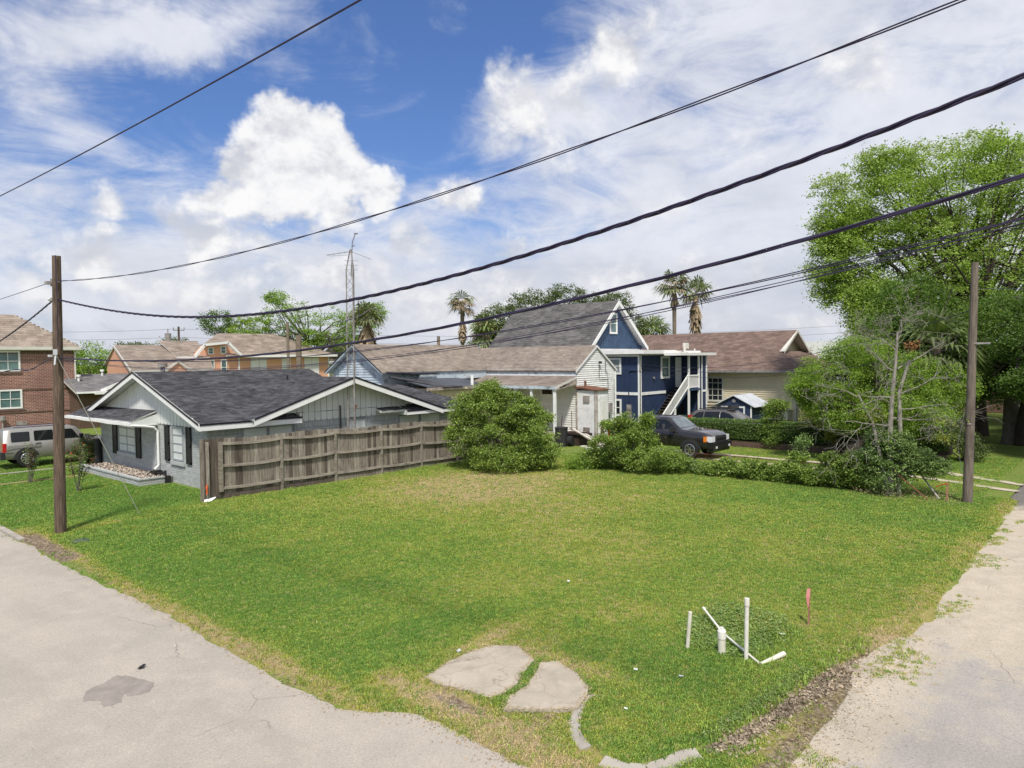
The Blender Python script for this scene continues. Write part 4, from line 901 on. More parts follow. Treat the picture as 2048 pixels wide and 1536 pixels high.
# wing A: ridge along Y, gable towards the alley
ax0, ax1, ay0, ay1, ez, rx_, rz_ = 34.0, 38.2, 25.0, 36.6, 4.25, 36.08, 5.70
mb = MB(); mb.box(ax0+.03, ax1-.03, ay0+.03, ay1, .35, ez); mb.prism([(ax0+.03, ay0+.03, ez), (ax1-.03, ay0+.03, ez), (rx_, ay0+.03, rz_-.1)], (0, 11.5, 0)); mb.build('wall', 'old_white', O_)
sa = (rz_-ez)/(rx_-ax0)
def spanA(z):
    if z <= ez: return (ax0, ax1)
    t = (z-ez)/(rz_-.06-ez)
    return (ax0+(rx_-ax0)*t, ax1-(ax1-rx_)*t) if t < .97 else None
clapboards(O_, 'y', ay0+.03, -1, .42, rz_-.06, .128, spanA, 'old_white', wob=.006)
clapboards(O_, 'x', ax0+.03, -1, .55, 3.85, .135, lambda z: (ay0, 34.5), 'old_cream', holes=[(26.65, 27.75, .3, 3.1), (28.6, 30.3, .3, 3.3)])
mb = MB(); mb.box(ax0-.03, ax0+.05, ay0-.045, ay0+.04, .35, 3.3); mb.box(ax1-.06, ax1+.02, ay0-.045, ay0+.04, .35, ez); mb.build('corner_board', 'old_white', O_)
# blue-white strip between the two roofs
mb = MB(); mb.box(ax0-.02, ax0+.02, ay0, 34.5, 3.82, ez+.02); mb.build('eave_board', 'old_blue', O_)
mb = MB(); mb.box(ax0-.035, ax0-.021, ay0, 34.5, 3.86, 3.93); mb.build('flashing', 'old_white', O_)
rA = [(33.88, 33.4, 4.17), (33.88, 24.93, 4.17), (rx_, 24.93, rz_), (rx_, 35.2, rz_)]
roofplane(O_, rA, 'weathered', 'tan_shingle', .07, .35, .16)
roofplane(O_, [(38.3, 24.93, 4.17), (38.3, 36.6, 4.17), (rx_, 36.6, rz_), (rx_, 24.93, rz_)], 'weathered', 'tan_shingle', .07, .9, .4)
fascia(O_, (33.88, 24.93, 4.17), (rx_, 24.93, rz_), .13, .025, 'old_white', (0, -1, 0), 'rake_board')
fascia(O_, (38.3, 24.93, 4.17), (rx_, 24.93, rz_), .13, .025, 'old_white', (0, -1, 0), 'rake_board')
# porch roof with posts
roofplane(O_, [(31.92, 34.6, 3.32), (31.92, 24.95, 3.32), (34.0, 24.95, 3.84), (34.0, 34.6, 3.84)], 'old_cream', 'tan_shingle', .06, .5, .22)
fascia(O_, (31.92, 24.95, 3.31), (31.92, 34.6, 3.31), .16, .03, 'old_blue', (-1, 0, 0), 'fascia')
mb = MB(); mb.prism([(31.92, 24.96, 3.12), (33.98, 24.96, 3.38), (33.98, 24.96, 3.80), (31.92, 24.96, 3.28)], (0, .04, 0)); mb.build('porch_end_board', 'old_white', O_)
for i in range(3):
    mb = MB(); z0 = 3.02-.0*i+.13*i; mb.beam((31.98+.3*i, 24.93, 3.16+.08*i), (33.95, 24.93, 3.42+.12*i), .02, .10); mb.build('weathered_board', 'weathered', O_)
for py in (25.1, 26.82, 28.05, 30.6, 32.6):
    mb = MB(); mb.box(31.98, 32.12, py-.07, py+.07, .55, 3.18); mb.box(31.95, 32.15, py-.1, py+.1, 3.06, 3.15); mb.build('porch_post', 'old_white', O_)
mb = MB(); mb.box(31.9, 34, 25.0, 34.5, .42, .58); mb.build('porch_floor', 'weathered', O_)
for px, py in ((32.0, 25.2), (32, 28), (32, 31), (33.9, 25.2), (38, 25.2), (36, 25.2)):
    mb = MB(); mb.box(px-.15, px+.15, py-.15, py+.15, -.1, .42); mb.build('pier', 'concrete', O_)
# door with six panels and a transom
mb = MB(); mb.box(ax0-.02, ax0+.03, 26.8, 27.6, .75, 2.72)
door = mb.build('door', 'old_white', O_)
for i, (za, zb) in enumerate(((.85, 1.35), (1.45, 2.05), (2.15, 2.6))):
    for a in (26.88, 27.24):
        mb = MB(); mb.box(ax0-.035, ax0-.021, a, a+.28, za, zb); mb.build('door_panel', 'old_cream', door)
mb = MB(); mb.box(ax0-.05, ax0+.03, 26.68, 26.79, .6, 3.1); mb.box(ax0-.05, ax0+.03, 27.61, 27.72, .6, 3.1); mb.box(ax0-.05, ax0+.03, 26.79, 27.61, 3.02, 3.1); mb.build('door_frame', 'old_white', O_)
mb = MB(); mb.box(ax0-.01, ax0+.03, 26.8, 27.6, 2.74, 3.0); mb.build('transom', 'dark_wood', O_)
mb = MB(); mb.box(ax0-.01, ax0+.03, 28.62, 30.28, .8, 3.2); mb.build('boarded_window', 'old_cream', O_)
mb = MB(); mb.box(ax0-.08, ax0-.001, 28.35, 28.55, 1.5, 1.95); mb.build('meter_box', 'galv', O_)
mb = MB(); q = [(33.6, 30.2-1.1*math.cos(t)*.9, 2.2+1.05*math.sin(t)) for t in [i*.35-1.2 for i in range(14)]]; mb.tube(q, .07, 6); mb.build('hanging_duct', 'dark_wood', O_)
# meter loop and pipes on the gable
mb = MB(); mb.tube([(36.25, 24.9, 4.62), (36.42, 24.85, 4.62)], .07, 8); mb.tube([(36.3, 24.93, 4.5), (36.3, 24.93, 3.7), (37.25, 24.93, 3.7), (37.25, 24.93, 2.2)], .018, 5); mb.tube([(37.0, 24.93, 4.8), (37.0, 24.93, 4.1), (37.25, 24.93, 3.9)], .018, 5)
mb.tube([(34.2, 24.9, 3.3), (34.22, 24.9, 1.2)], .012, 4); mb.tube([(37.9, 24.9, 3.6), (37.9, 24.9, .8)], .012, 4); mb.build('conduit', 'black_paint', O_)
mb = MB(); mb.box(37.2, 37.55, 24.8, 24.95, 1.5, 2.1); mb.build('electric_box', 'galv', O_)
mb = MB(); mb.tube([(36.9, 24.8, 1.5), (36.95, 24.75, 1.1), (36.85, 24.75, .5)], .03, 6); mb.tube([(37.15, 24.8, 1.4), (37.1, 24.7, .9), (37.15, 24.75, .4)], .03, 6); mb.build('insulated_pipe', 'black_paint', O_)
# wing B: gable towards the street
bx0, by_, bz_, be, by0, by1 = 25.3, 35.0, 5.90, 4.27, 32.3, 37.75
mb = MB(); mb.box(bx0+.35, 34.2, by0+.35, by1-.35, .3, be); mb.prism([(bx0+.35, by0+.35, be), (bx0+.35, by1-.35, be), (bx0+.35, by_, bz_-.25)], (9, 0, 0)); mb.build('wall', 'old_blue', O_)
sb = (bz_-be)/(by_-by0)
def spanB(z):
    if z <= be: return (by0+.35, by1-.35)
    t = (z-be)/(bz_-.12-be); return (by0+.35+(by_-by0-.35)*t, by1-.35-(by1-.35-by_)*t) if t < .95 else None
clapboards(O_, 'x', bx0+.35, -1, 2.6, bz_-.12, .155, spanB, 'old_blue', wob=.008)
roofplane(O_, [(bx0, by0-.1, be-.06), (33.9, by0-.1, be-.06), (35.9, by_, bz_), (bx0, by_, bz_)], 'old_blue', 'tan_shingle', .07, .35, .16)
roofplane(O_, [(36, by1+.1, be-.1), (bx0, by1+.1, be-.06), (bx0, by_, bz_), (36, by_, 5.7)], 'old_blue', 'tan_shingle', .07, .9, .4)
fascia(O_, (bx0-.01, by0-.1, be-.04), (bx0-.01, by_, bz_), .14, .03, 'old_blue', (-1, 0, 0), 'rake_board', 'tarp')
fascia(O_, (bx0-.01, by1+.1, be-.04), (bx0-.01, by_, bz_), .14, .03, 'old_blue', (-1, 0, 0), 'rake_board', 'tarp')
mb = MB(); mb.box(28.2, 34.0, by0-.02, by0+.3, 3.72, be-.1); mb.build('eave_board', 'old_blue', O_)
# lean-to with tarps in front of wing B
LT = thing('lean_to', 'lean-to roof covered in sagging black tarpaulin against the old house', 'lean-to', (28.5, 31.2, 0))
mb = MB(); mb.hexa([(26.4, 29.6, 3.38), (31.4, 29.6, 3.3), (31.4, 32.25, 3.72), (26.4, 32.25, 3.82)], [(26.4, 29.6, 3.42), (31.4, 29.6, 3.34), (31.4, 32.25, 3.76), (26.4, 32.25, 3.86)]); mb.build('tarp_sheet', 'tarp_flat', LT)
mb = MB()
for i in range(10):
    a = 25.9+i*.16; mb.tube([(a, 32.3, 3.95-.03*i), (a+.5, 31.3+random.uniform(-.1, .1), 3.72+random.uniform(-.06, .06)), (a+1.1, 30.2, 3.52-.02*i), (a+1.6, 29.4, 3.35)], [.07, .06, .09, .04], 6)
mb.tube([(25.6, 32.2, 4.22), (27.5, 32.1, 4.12), (29.4, 32.15, 4.1)], [.06, .09, .05], 6); mb.build('tarp_fold', 'tarp', LT)
mb = MB(); mb.box(26.6, 31.2, 29.7, 32.2, -.1, 3.3); mb.build('wall', 'pale_yellow', LT)
mb = MB(); mb.box(26.3, 31.4, 29.5, 29.6, 3.2, 3.36); mb.build('edge_board', 'weathered', LT)
mb = MB(); mb.tube([(30.2, 29.9, 3.2), (30.2, 29.9, 4.0)], .09, 10); mb.build('vent_pipe', 'old_white', LT)
# utility closet built against the gable
U_ = thing('utility_closet', 'pale utility closet with louvred vents standing against the old gable', 'closet', (34.5, 24.2, 0))
mb = MB(); mb.box(33.87, 35.12, 23.5, 24.95, .12, 3.02); mb.build('wall', 'old_white', U_)
mb = MB(); mb.hexa([(33.75, 23.4, 3.02), (35.25, 23.4, 3.02), (35.25, 24.96, 3.14), (33.75, 24.96, 3.14)], [(33.75, 23.4, 3.08), (35.25, 23.4, 3.08), (35.25, 24.96, 3.26), (33.75, 24.96, 3.26)]); mb.build('roof', 'rust', U_)
mb = MB(); mb.box(33.84, 33.869, 23.52, 23.62, .12, 3.0); mb.box(33.84, 33.869, 24.83, 24.93, .12, 3.0); mb.box(33.88, 33.98, 23.47, 23.499, .12, 3.0); mb.build('trim', 'weathered', U_)
for z in (.45, 2.3):
    v = MB()
    for k in range(6): v.box(33.82, 33.868, 23.95, 24.4, z+k*.075, z+k*.075+.045)
    v.build('vent', 'weathered', U_)
mb = MB(); mb.box(34.15, 34.95, 23.46, 23.499, .3, 2.7); d = mb.build('door', 'old_white', U_)
mb = MB(); mb.box(34.3, 34.8, 23.44, 23.459, 1.3, 2.4); mb.build('door_panel', 'old_cream', d)
v = MB()
for k in range(7): v.box(34.25, 34.55, 23.43, 23.459, .45+k*.075, .45+k*.075+.04)
v.build('vent', 'rust', d)
mb = MB(); mb.tube([(34.5, 24.7, 3.1), (34.5, 24.7, 3.55)], .07, 8); mb.build('vent_pipe', 'rust', U_)
# junk beside the porch
mb = MB(); mb.tube([(31.6, 24.3, -.02), (31.6, 24.3, 1.0)], [.34, .36], 12); mb.tube([(31.6, 24.3, .98), (31.6, 24.3, 1.05)], .38, 12); tag(mb.build('trash_barrel', 'plastic_black'), 'black barrel standing in front of the old porch corner', 'barrel')
mb = MB(); mb.tube([(31.85, 23.7, .3), (31.78, 23.95, .3)], .28, 14); tag(mb.build('loose_tyre', 'tyre'), 'loose dark tyre leaning beside the black barrel', 'tyre')
for i in range(6):
    mb = MB(); a = i*.13; mb.beam((32.3+a, 24.2-.1*i, .95-.06*i), (31.9+a*1.2+random.uniform(-.1, .1), 21.6+.1*i, .06+.02*i), .09, .05); tag(mb.build('plank', ['weathered', 'old_cream', 'fence_rail'][i % 3]), ['leftmost grey plank of the slanting pile before the utility closet', 'cream plank beside the leftmost grey one in the slanting pile', 'brown-grey plank third from the left in the slanting pile', 'second grey plank, right of the pile middle, before the closet', 'second cream plank, next to last on the right of the pile', 'outermost right plank of the slanting pile before the closet'][i], 'plank', 'slanting pile of loose planks')
mb = MB(); mb.box(32.2, 33.6, 23.6, 24.8, -.05, .6); mb.box(32.1, 32.9, 23.5, 24.6, .601, .72); tag(mb.build('crate_pile', 'dark_wood'), 'low brown timber heap between porch and utility closet', 'timber')
mb = MB()
for k in range(9): a, b_ = random.uniform(31, 33.5), random.uniform(20.6, 23.2); mb.box(a, a+random.uniform(.1, .3), b_, b_+random.uniform(.1, .3), -.02, random.uniform(.04, .12))
tag(mb.build('rubble', 'old_cream'), 'scattered pale rubble on the grass below the slanting planks', 'rubble', None, 'stuff')
mb = MB(); mb.tube([(31.9, 24.6, .5), (31.7, 24.3, 1.7)], .02, 5); mb.tube([(32.6, 24.3, .6), (32.3, 24.1, 1.9)], .02, 5); tag(mb.build('rods', 'rust'), 'two rusty rods leaning by the porch corner', 'rods')
# ------------------------------------------------------------------ navy blue house with outside stairs
Bh = thing('blue_house', 'navy two-storey house with steep grey roof, white trim and outside stairs', 'house', (44, 26, 0))
mb = MB(); mb.box(41.0, 47.9, 24.9, 36, -.1, 5.18); mb.build('wall', 'navy', Bh)
def batt(ax, pos, face, a0, a1, z0, z1, step, holes=()):
    a = a0+step/2
    while a < a1:
        if not any(h0-.04 < a < h1+.04 and hz0 < (z0+z1)/2 < hz1 for h0, h1, hz0, hz1 in holes):
            mb = MB(); mb.abox(ax, pos, pos+face*.022, a-.018, a+.018, z0, z1); mb.build('batten', 'navy', Bh)
        a += step
batt('y', 24.9, -1, 41.15, 45.2, 2.62, 5.1, .27, [(43.5, 45.2, 3, 5)])
batt('y', 24.9, -1, 41.15, 44.2, 0, 2.38, .27)
batt('x', 41.0, -1, 25.1, 27.6, 2.62, 5.1, .4, [(26.2, 27.7, 3.5, 5)]); batt('x', 41.0, -1, 25.1, 27.6, 0, 2.38, .4, [(26.3, 27.7, 0, 3)])
mb = MB(); mb.box(40.96, 41.14, 24.86, 24.899, -.1, 5.12); mb.box(40.96, 40.999, 24.86, 25.04, -.1, 5.12); mb.build('corner_board', 'white_paint', Bh)
mb = MB(); mb.box(41.142, 44.35, 24.85, 24.899, 2.39, 2.58); mb.box(40.955, 40.999, 25.042, 28, 2.39, 2.58); mb.build('band_board', 'white_paint', Bh)
mb = MB(); mb.box(40.955, 40.999, 25.042, 28, 4.98, 5.12); mb.box(41.142, 47.9, 24.85, 24.899, 5.06, 5.14); mb.build('frieze_board', 'white_paint', Bh)
window(Bh, 'y', 24.9, 43.72, 44.92, 3.42, 4.98, -1, .14, 'white_paint', 'glass_teal', 1, 2, .06, label='upper window beside the stair door')
window(Bh, 'x', 41.0, 26.35, 27.5, 3.78, 4.9, -1, .12, 'white_paint', 'glass_light', 1, 2, .06, label='upper side window with lace curtain')
window(Bh, 'x', 41.0, 26.35, 27.3, .95, 2.1, -1, .12, 'white_paint', 'glass_dark', 1, 2, .06)
mb = MB(); mb.box(45.72, 46.6, 24.855, 24.899, 2.7, 4.9); mb.build('door', 'white_paint', Bh)
mb = MB(); mb.box(45.66, 45.71, 24.85, 24.899, 2.66, 4.96); mb.box(46.61, 46.66, 24.85, 24.899, 2.66, 4.96); mb.build('door_frame', 'blue_shake', Bh)
# flat roof slabs
mb = MB(); mb.box(40.6, 45.0, 24.35, 28, 5.15, 5.40); mb.build('flat_roof', 'white_paint', Bh)
mb = MB(); mb.box(43.2, 48.6, 23.1, 24.34, 5.02, 5.20); mb.box(45.002, 48.6, 24.345, 27.5, 5.10, 5.36); mb.build('flat_roof', 'white_paint', Bh)
mb = MB(); mb.box(44.6, 45.9, 23.9, 24.9, 5.203, 5.26); mb.tube([(45.3, 23.9, 5.2), (45.3, 23.9, 5.75)], .09, 8); mb.box(45.4, 45.75, 23.8, 24.1, 5.5, 5.9); mb.tube([(46.6, 23.8, 5.2), (46.6, 23.8, 5.5)], .06, 8); mb.build('roof_vent', 'cream_trim', Bh)
# landing, stairs
mb = MB(); mb.box(45.2, 46.9, 23.5, 24.85, 2.55, 2.68); mb.build('landing', 'blue_shake', Bh)
for px in (45.25, 46.75):
    mb = MB(); mb.box(px-.06, px+.06, 23.5, 23.62, -.1, 5.02); mb.build('porch_post', 'white_paint', Bh)
mb = MB(); mb.box(46.95, 47.75, 23.45, 24.88, -.1, 5.0); mb.build('wall', 'navy', Bh)
mb = MB(); mb.box(47.6, 47.78, 23.41, 23.448, -.1, 5.02); mb.box(46.93, 47.02, 23.41, 23.448, -.1, 5.0); mb.box(47.022, 47.598, 23.41, 23.448, 2.4, 2.55); mb.build('corner_board', 'white_paint', Bh)
mb = MB(); mb.box(44.35, 46.9, 24.86, 24.898, -.1, 2.5); mb.build('under_stair_shade', 'black_paint', Bh)  # black sheet painted in for the shade of the recess below the landing
St = [(41.55+i*.255, .02+i*.186) for i in range(15)]
for x, z in St:
    mb = MB(); mb.box(x, x+.30, 23.72, 24.75, z+.12, z+.165); mb.build('stair_tread', 'dark_wood', Bh)
for x, z in St:
    mb = MB(); mb.box(x+.27, x+.285, 23.74, 24.74, z-.02, z+.118); mb.build('stair_riser', 'black_paint', Bh)
x0, z0, x1, z1 = 41.5, .0, 45.25, 2.66
for y in (23.66, 24.76):
    mb = MB(); mb.beam((x0, y, z0+.05), (x1, y, z1-.05), .04, .26); mb.build('stringer', 'navy' if y > 24 else 'blue_shake', Bh)
mb = MB(); mb.beam((x0+.1, 23.6, z0+1.0), (x1, 23.6, z1+.98), .06, .12); mb.beam((x0+.1, 23.6, z0+.22), (x1, 23.6, z1+.18), .05, .07); mb.box(x0+.05, x0+.17, 23.55, 23.67, -.05, 1.05); mb.box(43.3, 43.42, 23.55, 23.67, -.1, 1.4); mb.build('handrail', 'white_paint', Bh)
for i in range(24):
    t = (i+.5)/24; x = x0+.15+(x1-x0-.15)*t; zb = z0+.2+(z1-z0)*t
    mb = MB(); mb.box(x-.018, x+.018, 23.585, 23.615, zb, zb+.8); mb.build('baluster', 'white_paint', Bh)
mb = MB(); mb.box(45.31, 46.69, 23.53, 23.59, 3.55, 3.65); mb.box(45.31, 46.69, 23.54, 23.58, 2.75, 2.81); mb.build('handrail', 'white_paint', Bh)
for i in range(11):
    x = 45.38+i*.124; mb = MB(); mb.box(x-.018, x+.018, 23.545, 23.575, 2.81, 3.55); mb.build('baluster', 'white_paint', Bh)
mb = MB(); mb.box(40.9, 40.999, 25.55, 25.95, .4, 1.35); mb.tube([(40.88, 25.75, 1.5), (40.96, 25.75, 1.5)], .13, 10); mb.box(40.92, 40.999, 25.58, 25.92, 1.36, 1.75); mb.build('electric_meter', 'galv', Bh)
mb = MB(); mb.tube([(40.95, 25.75, 1.75), (40.95, 25.75, 3.9), (40.95, 25.6, 4.05), (40.95, 25.05, 4.08)], .035, 6); mb.build('conduit', 'navy', Bh)
mb = MB(); mb.tube([(40.9, 24.82, 4.1), (40.9, 24.82, 4.6)], .05, 6); mb.tube([(42.7, 24.88, 3.5), (42.7, 24.78, 3.5)], .08, 8); mb.build('service_head', 'galv', Bh)
# gabled upper roof
gy, ga, gb, gx_, gz0, gz1, gb_y = 27.9, 39.75, 47.1, 43.15, 5.78, 9.0, 37.6
mb = MB(); mb.box(40.0, 46.8, gy+.35, gb_y, 5.0, 5.8); mb.prism([(40.05, gy+.35, 5.4), (46.8, gy+.35, 5.4), (gx_, gy+.35, gz1-.25)], (0, .2, 0)); mb.build('gable_wall', 'blue_shake', Bh)
mb = MB(); z = 5.42; k = 0
while z < gz1-.4:
    t = (z-5.42)/(gz1-.35-5.42); a = 40.15+(gx_-40.15)*t; b_ = 46.7+(gx_-46.7)*t; q = a+(-.12 if k % 2 else 0)
    while q < b_:
        w = random.uniform(.13, .26); c0, c1 = max(a, q), min(b_, q+w-.008)
        if c1-c0 > .02: mb.box(c0, c1, gy+.35-random.uniform(.012, .03), gy+.349, z-random.uniform(0, .02), z+.19)
        q += w
    z += .19; k += 1
mb.build('shake_courses', 'blue_shake', Bh, 'stuff')
roofplane(Bh, [(ga, gb_y, gz0), (ga, gy, gz0), (gx_, gy, gz1), (gx_, gb_y, gz1)], 'white_paint', 'grey_shingle', .14, .4, .2)
roofplane(Bh, [(gb, gy, gz0-.1), (gb, gb_y, gz0-.1), (gx_, gb_y, gz1), (gx_, gy, gz1)], 'white_paint', 'grey_shingle', .14, .8, .4)
fascia(Bh, (ga, gy-.01, gz0), (gx_, gy-.01, gz1), .32, .04, 'white_paint', (0, -1, 0), 'rake_board'); fascia(Bh, (gb, gy-.01, gz0-.1), (gx_, gy-.01, gz1), .32, .04, 'white_paint', (0, -1, 0), 'rake_board')
fascia(Bh, (ga-.01, gy, gz0), (ga-.01, gb_y, gz0), .2, .04, 'white_paint', (-1, 0, 0), 'fascia')
mb = MB(); mb.box(40.3, 47, gy+.3, gy+.34, 5.38, 5.55); mb.build('band_board', 'white_paint', Bh)
window(Bh, 'y', gy+.33, 42.4, 43.35, 6.62, 8.1, -1, .12, 'white_paint', 'glass_teal', 1, 2, .07, label='narrow white window high in the blue gable')
# ------------------------------------------------------------------ tan house with brown roof
Tn = thing('tan_house', 'tan sided house with large brown shingle roof behind the blue house', 'house', (56, 20, 0))
tx0, ty0, tez = 52.0, 18.6, 3.72
mb = MB(); mb.box(tx0, 61, ty0, 35, -.1, tez); mb.build('wall', 'cream_siding', Tn)
clapboards(Tn, 'x', tx0, -1, .1, tez-.02, .165, lambda z: (ty0, 31), 'cream_siding', holes=[(24.05, 25.55, 1.35, 3.4)])
clapboards(Tn, 'y', ty0, -1, .1, tez-.02, .165, lambda z: (tx0, 61), 'cream_siding')
window(Tn, 'x', tx0, 24.1, 25.5, 1.4, 3.35, -1, .14, 'cream_trim', 'glass_dark', 3, 4, .06)
mb = MB(); mb.box(tx0-.04, tx0+.1, ty0-.04, ty0+.12, 0, tez); mb.build('corner_board', 'cream_trim', Tn)
mb = MB(); mb.box(tx0-.75, tx0-.5, ty0-.55, 31.5, tez-.02, tez+.13); mb.build('gutter', 'galv', Tn)
mb = MB(); mb.box(tx0-.5, tx0, ty0-.5, 31, tez-.02, tez+.01); mb.build('soffit', 'cream_trim', Tn)
mb = MB(); mb.tube([(tx0-.1, ty0-.1, tez), (tx0-.1, ty0-.1, .1)], .06, 8); mb.build('downspout', 'galv', Tn)
rX, rZ, eX, eZ = 56.5, 6.92, 51.4, 3.86; sT = (rZ-eZ)/(rX-eX)
zT = lambda x: eZ+(x-eX)*sT
dg = 20.45; hz = 5.25; hx = eX+(hz-eZ)/sT
hx2 = rX+(rX-hx)
roofplane(Tn, [(eX, 34.2, eZ), (eX, 18.0, eZ), (hx, dg, hz), (rX, dg-.35, rZ), (rX, 34.2, rZ)], 'cream_trim', 'brown_shingle', .12, .5, .22)
roofplane(Tn, [(61.6, 18.0, eZ), (61.6, 34.2, eZ), (rX, 34.2, rZ), (rX, dg-.35, rZ), (hx2, dg, hz)], 'cream_trim', 'brown_shingle', .12, 1, .5)
roofplane(Tn, [(eX, 18.0, eZ), (61.6, 18.0, eZ), (hx2, dg, hz), (hx, dg, hz)], 'cream_trim', 'brown_shingle', .12, .5, .22)
mb = MB(); mb.prism([(hx+.3, dg+.3, hz-.1), (hx2-.3, dg+.3, hz-.1), (rX, dg+.3, rZ-.25)], (0, .2, 0)); mb.build('gable_wall', 'cream_siding', Tn)
clapboards(Tn, 'y', dg+.3, -1, hz-.05, rZ-.3, .165, lambda z: (hx+.35+(rX-hx-.35)*(z-hz)/(rZ-.3-hz), hx2-.35-(hx2-rX-.35)*(z-hz)/(rZ-.3-hz)) if z > hz else (hx+.35, hx2-.35), 'cream_siding')
fascia(Tn, (hx, dg-.35, zT(hx)), (rX, dg-.36, rZ), .2, .03, 'cream_trim', (0, -1, 0), 'rake_board'); fascia(Tn, (hx2, dg-.35, zT(hx)), (rX, dg-.36, rZ), .2, .03, 'cream_trim', (0, -1, 0), 'rake_board')
roofplane(Tn, [(hx, dg+.4, hz), (hx, dg-.36, hz), (rX, dg-.36, rZ), (rX, dg+.4, rZ)], 'cream_trim', None, .08); roofplane(Tn, [(hx2, dg-.36, hz), (hx2, dg+.4, hz), (rX, dg+.4, rZ), (rX, dg-.36, rZ)], 'cream_trim', None, .08)
for px, py, h in ((60.2, 18.9, 1.1), (58.5, 19.2, .7), (60.4, 20.4, .6)):
    mb = MB(); z = min(eZ+(py-18)*.55, 5); mb.tube([(px, py, z-.2), (px, py, z+h)], .09, 8); mb.build('vent_pipe', 'cream_trim', Tn)
mb = MB(); mb.box(51.2, 51.9, 18.9, 20.6, .3, 1.0); mb.box(51.1, 52, 18.8, 20.7, 1.0, 1.06); tag(mb.build('outdoor_cabinet', 'cream_trim'), 'white framed cabinet standing against the tan wall near its right corner', 'cabinet')
mat('shed_metal', (.56, .58, .60), (.48, .50, .52), 2, .5)
# small blue shed with white metal roof
Sh = thing('garden_shed', 'small blue shed with white metal roof and framed double door', 'shed', (46.2, 20.1, 0))
sy0, sy1, sx0, sx1 = 18.95, 21.35, 45.0, 47.6
mb = MB(); mb.box(sx0, sx1, sy0, sy1, -.05, 1.62); mb.prism([(sx0, sy0, 1.62), (sx0, sy1, 1.62), (sx0, (sy0+sy1)/2, 2.2)], (sx1-sx0, 0, 0)); mb.build('wall', 'navy', Sh)
for i in range(9):
    mb = MB(); z = .02+i*.18; mb.box(sx0-.015, sx0-.001, sy0+.03, sy1-.03, z, z+.15); mb.build('siding_panel', 'navy', Sh)
for i in range(9):
    mb = MB(); z = .02+i*.18; mb.box(sx0+.03, sx1-.03, sy0-.015, sy0-.001, z, z+.15); mb.build('siding_panel', 'navy', Sh)
my = (sy0+sy1)/2
for a in (-1, 1):
    mb = MB(); ye = my+a*1.45; mb.prism([(sx0-.15, ye, 1.56), (sx1+.15, ye, 1.56), (sx1+.15, my, 2.30), (sx0-.15, my, 2.30)], (0, 0, .03))
    for k in range(9): xx = sx0-.1+k*.35; mb.beam((xx, ye, 1.61), (xx, my, 2.35), .03, .03)
    mb.build('roof', 'shed_metal', Sh)
mb = MB()
for a in (19.45, 21.0): mb.box(sx0-.045, sx0-.016, a-.05, a+.05, 0, 1.62)
mb.box(sx0-.045, sx0-.016, 19.501, 20.949, 1.5, 1.6); mb.box(sx0-.05, sx0-.016, sy0-.02, sy0+.07, 0, 1.6); mb.build('door_frame', 'white_paint', Sh)
mb = MB(); mb.tube([(sx0-.02, my, 1.95), (sx0-.05, my, 1.95)], .12, 8); mb.build('gable_emblem', 'galv', Sh)
# ------------------------------------------------------------------ red brick house (left)
def brickmat(name, a, b2, mo):
    m = bpy.data.materials.new(name); m.use_nodes = True; b = NB(m.node_tree); bs = b.n['Principled BSDF']; pos = b.new('ShaderNodeNewGeometry').outputs['Position']
    sp = b.new('ShaderNodeSeparateXYZ'); b.put(sp.inputs[0], pos); cb = b.new('ShaderNodeCombineXYZ'); b.put(cb.inputs[0], b.m('ADD', sp.outputs[0], sp.outputs[1])); b.put(cb.inputs[1], sp.outputs[2])
    t = b.new('ShaderNodeTexBrick'); b.put(t.inputs['Vector'], cb.outputs[0]); t.inputs['Scale'].default_value = 1; t.inputs['Brick Width'].default_value = .30; t.inputs['Row Height'].default_value = .11
    t.inputs['Mortar Size'].default_value = .012; t.inputs['Bias'].default_value = 0; b.put(t.inputs['Color1'], a); b.put(t.inputs['Color2'], b2); b.put(t.inputs['Mortar'], mo)
    c = b.mix(b.ss(b.noise(pos, .8, 4, .6), .35, .65, 0, .35), t.outputs[0], (.12, .05, .04)); b.put(bs.inputs['Base Color'], c); bs.inputs['Roughness'].default_value = .9
    bn = b.new('ShaderNodeBump'); bn.inputs['Strength'].default_value = .6; bn.inputs['Distance'].default_value = .01; bn.invert = True; b.put(bn.inputs['Height'], t.outputs['Fac']); b.l.new(bn.outputs[0], bs.inputs['Normal']); MATS[name] = m
brickmat('red_brick', (.27, .115, .085), (.16, .07, .06), (.50, .38, .31)); brickmat('eave_shade_brick', (.11, .065, .035), (.055, .035, .02), (.12, .09, .07)); brickmat('low_brick', (.15, .085, .06), (.10, .06, .045), (.17, .14, .11))
Rb = thing('brick_house', 'tall two-storey red brick house at the left edge with green-shaded windows', 'house', (12, 66, 0))
mb = MB(); mb.box(2, 19.1, 63, 76, -.1, 6.0); mb.build('wall', 'red_brick', Rb)
mb = MB()
for z in (3.02, 1.32): mb.box(2, 19.12, 62.955, 62.999, z, z+.09)
x = 2.0
while x < 19.05: mb.box(x, x+.075, 62.965, 62.999, 5.75, 5.98); x += .1
mb.build('brick_band', 'low_brick', Rb)
window(Rb, 'y', 63, 13.95, 15.5, 4.45, 6.0-.02, -1, .12, 'white_paint', 'glass_teal', 2, 2, .07); window(Rb, 'y', 63, 14.05, 15.55, 1.66, 3.1, -1, .12, 'white_paint', 'glass_teal', 2, 2, .07)
for a, z in ((13.9, 4.28), (14.0, 1.5)): mb = MB(); mb.box(a, a+1.7, 62.93, 62.999, z, z+.14); mb.build('window_sill', 'low_brick', Rb)
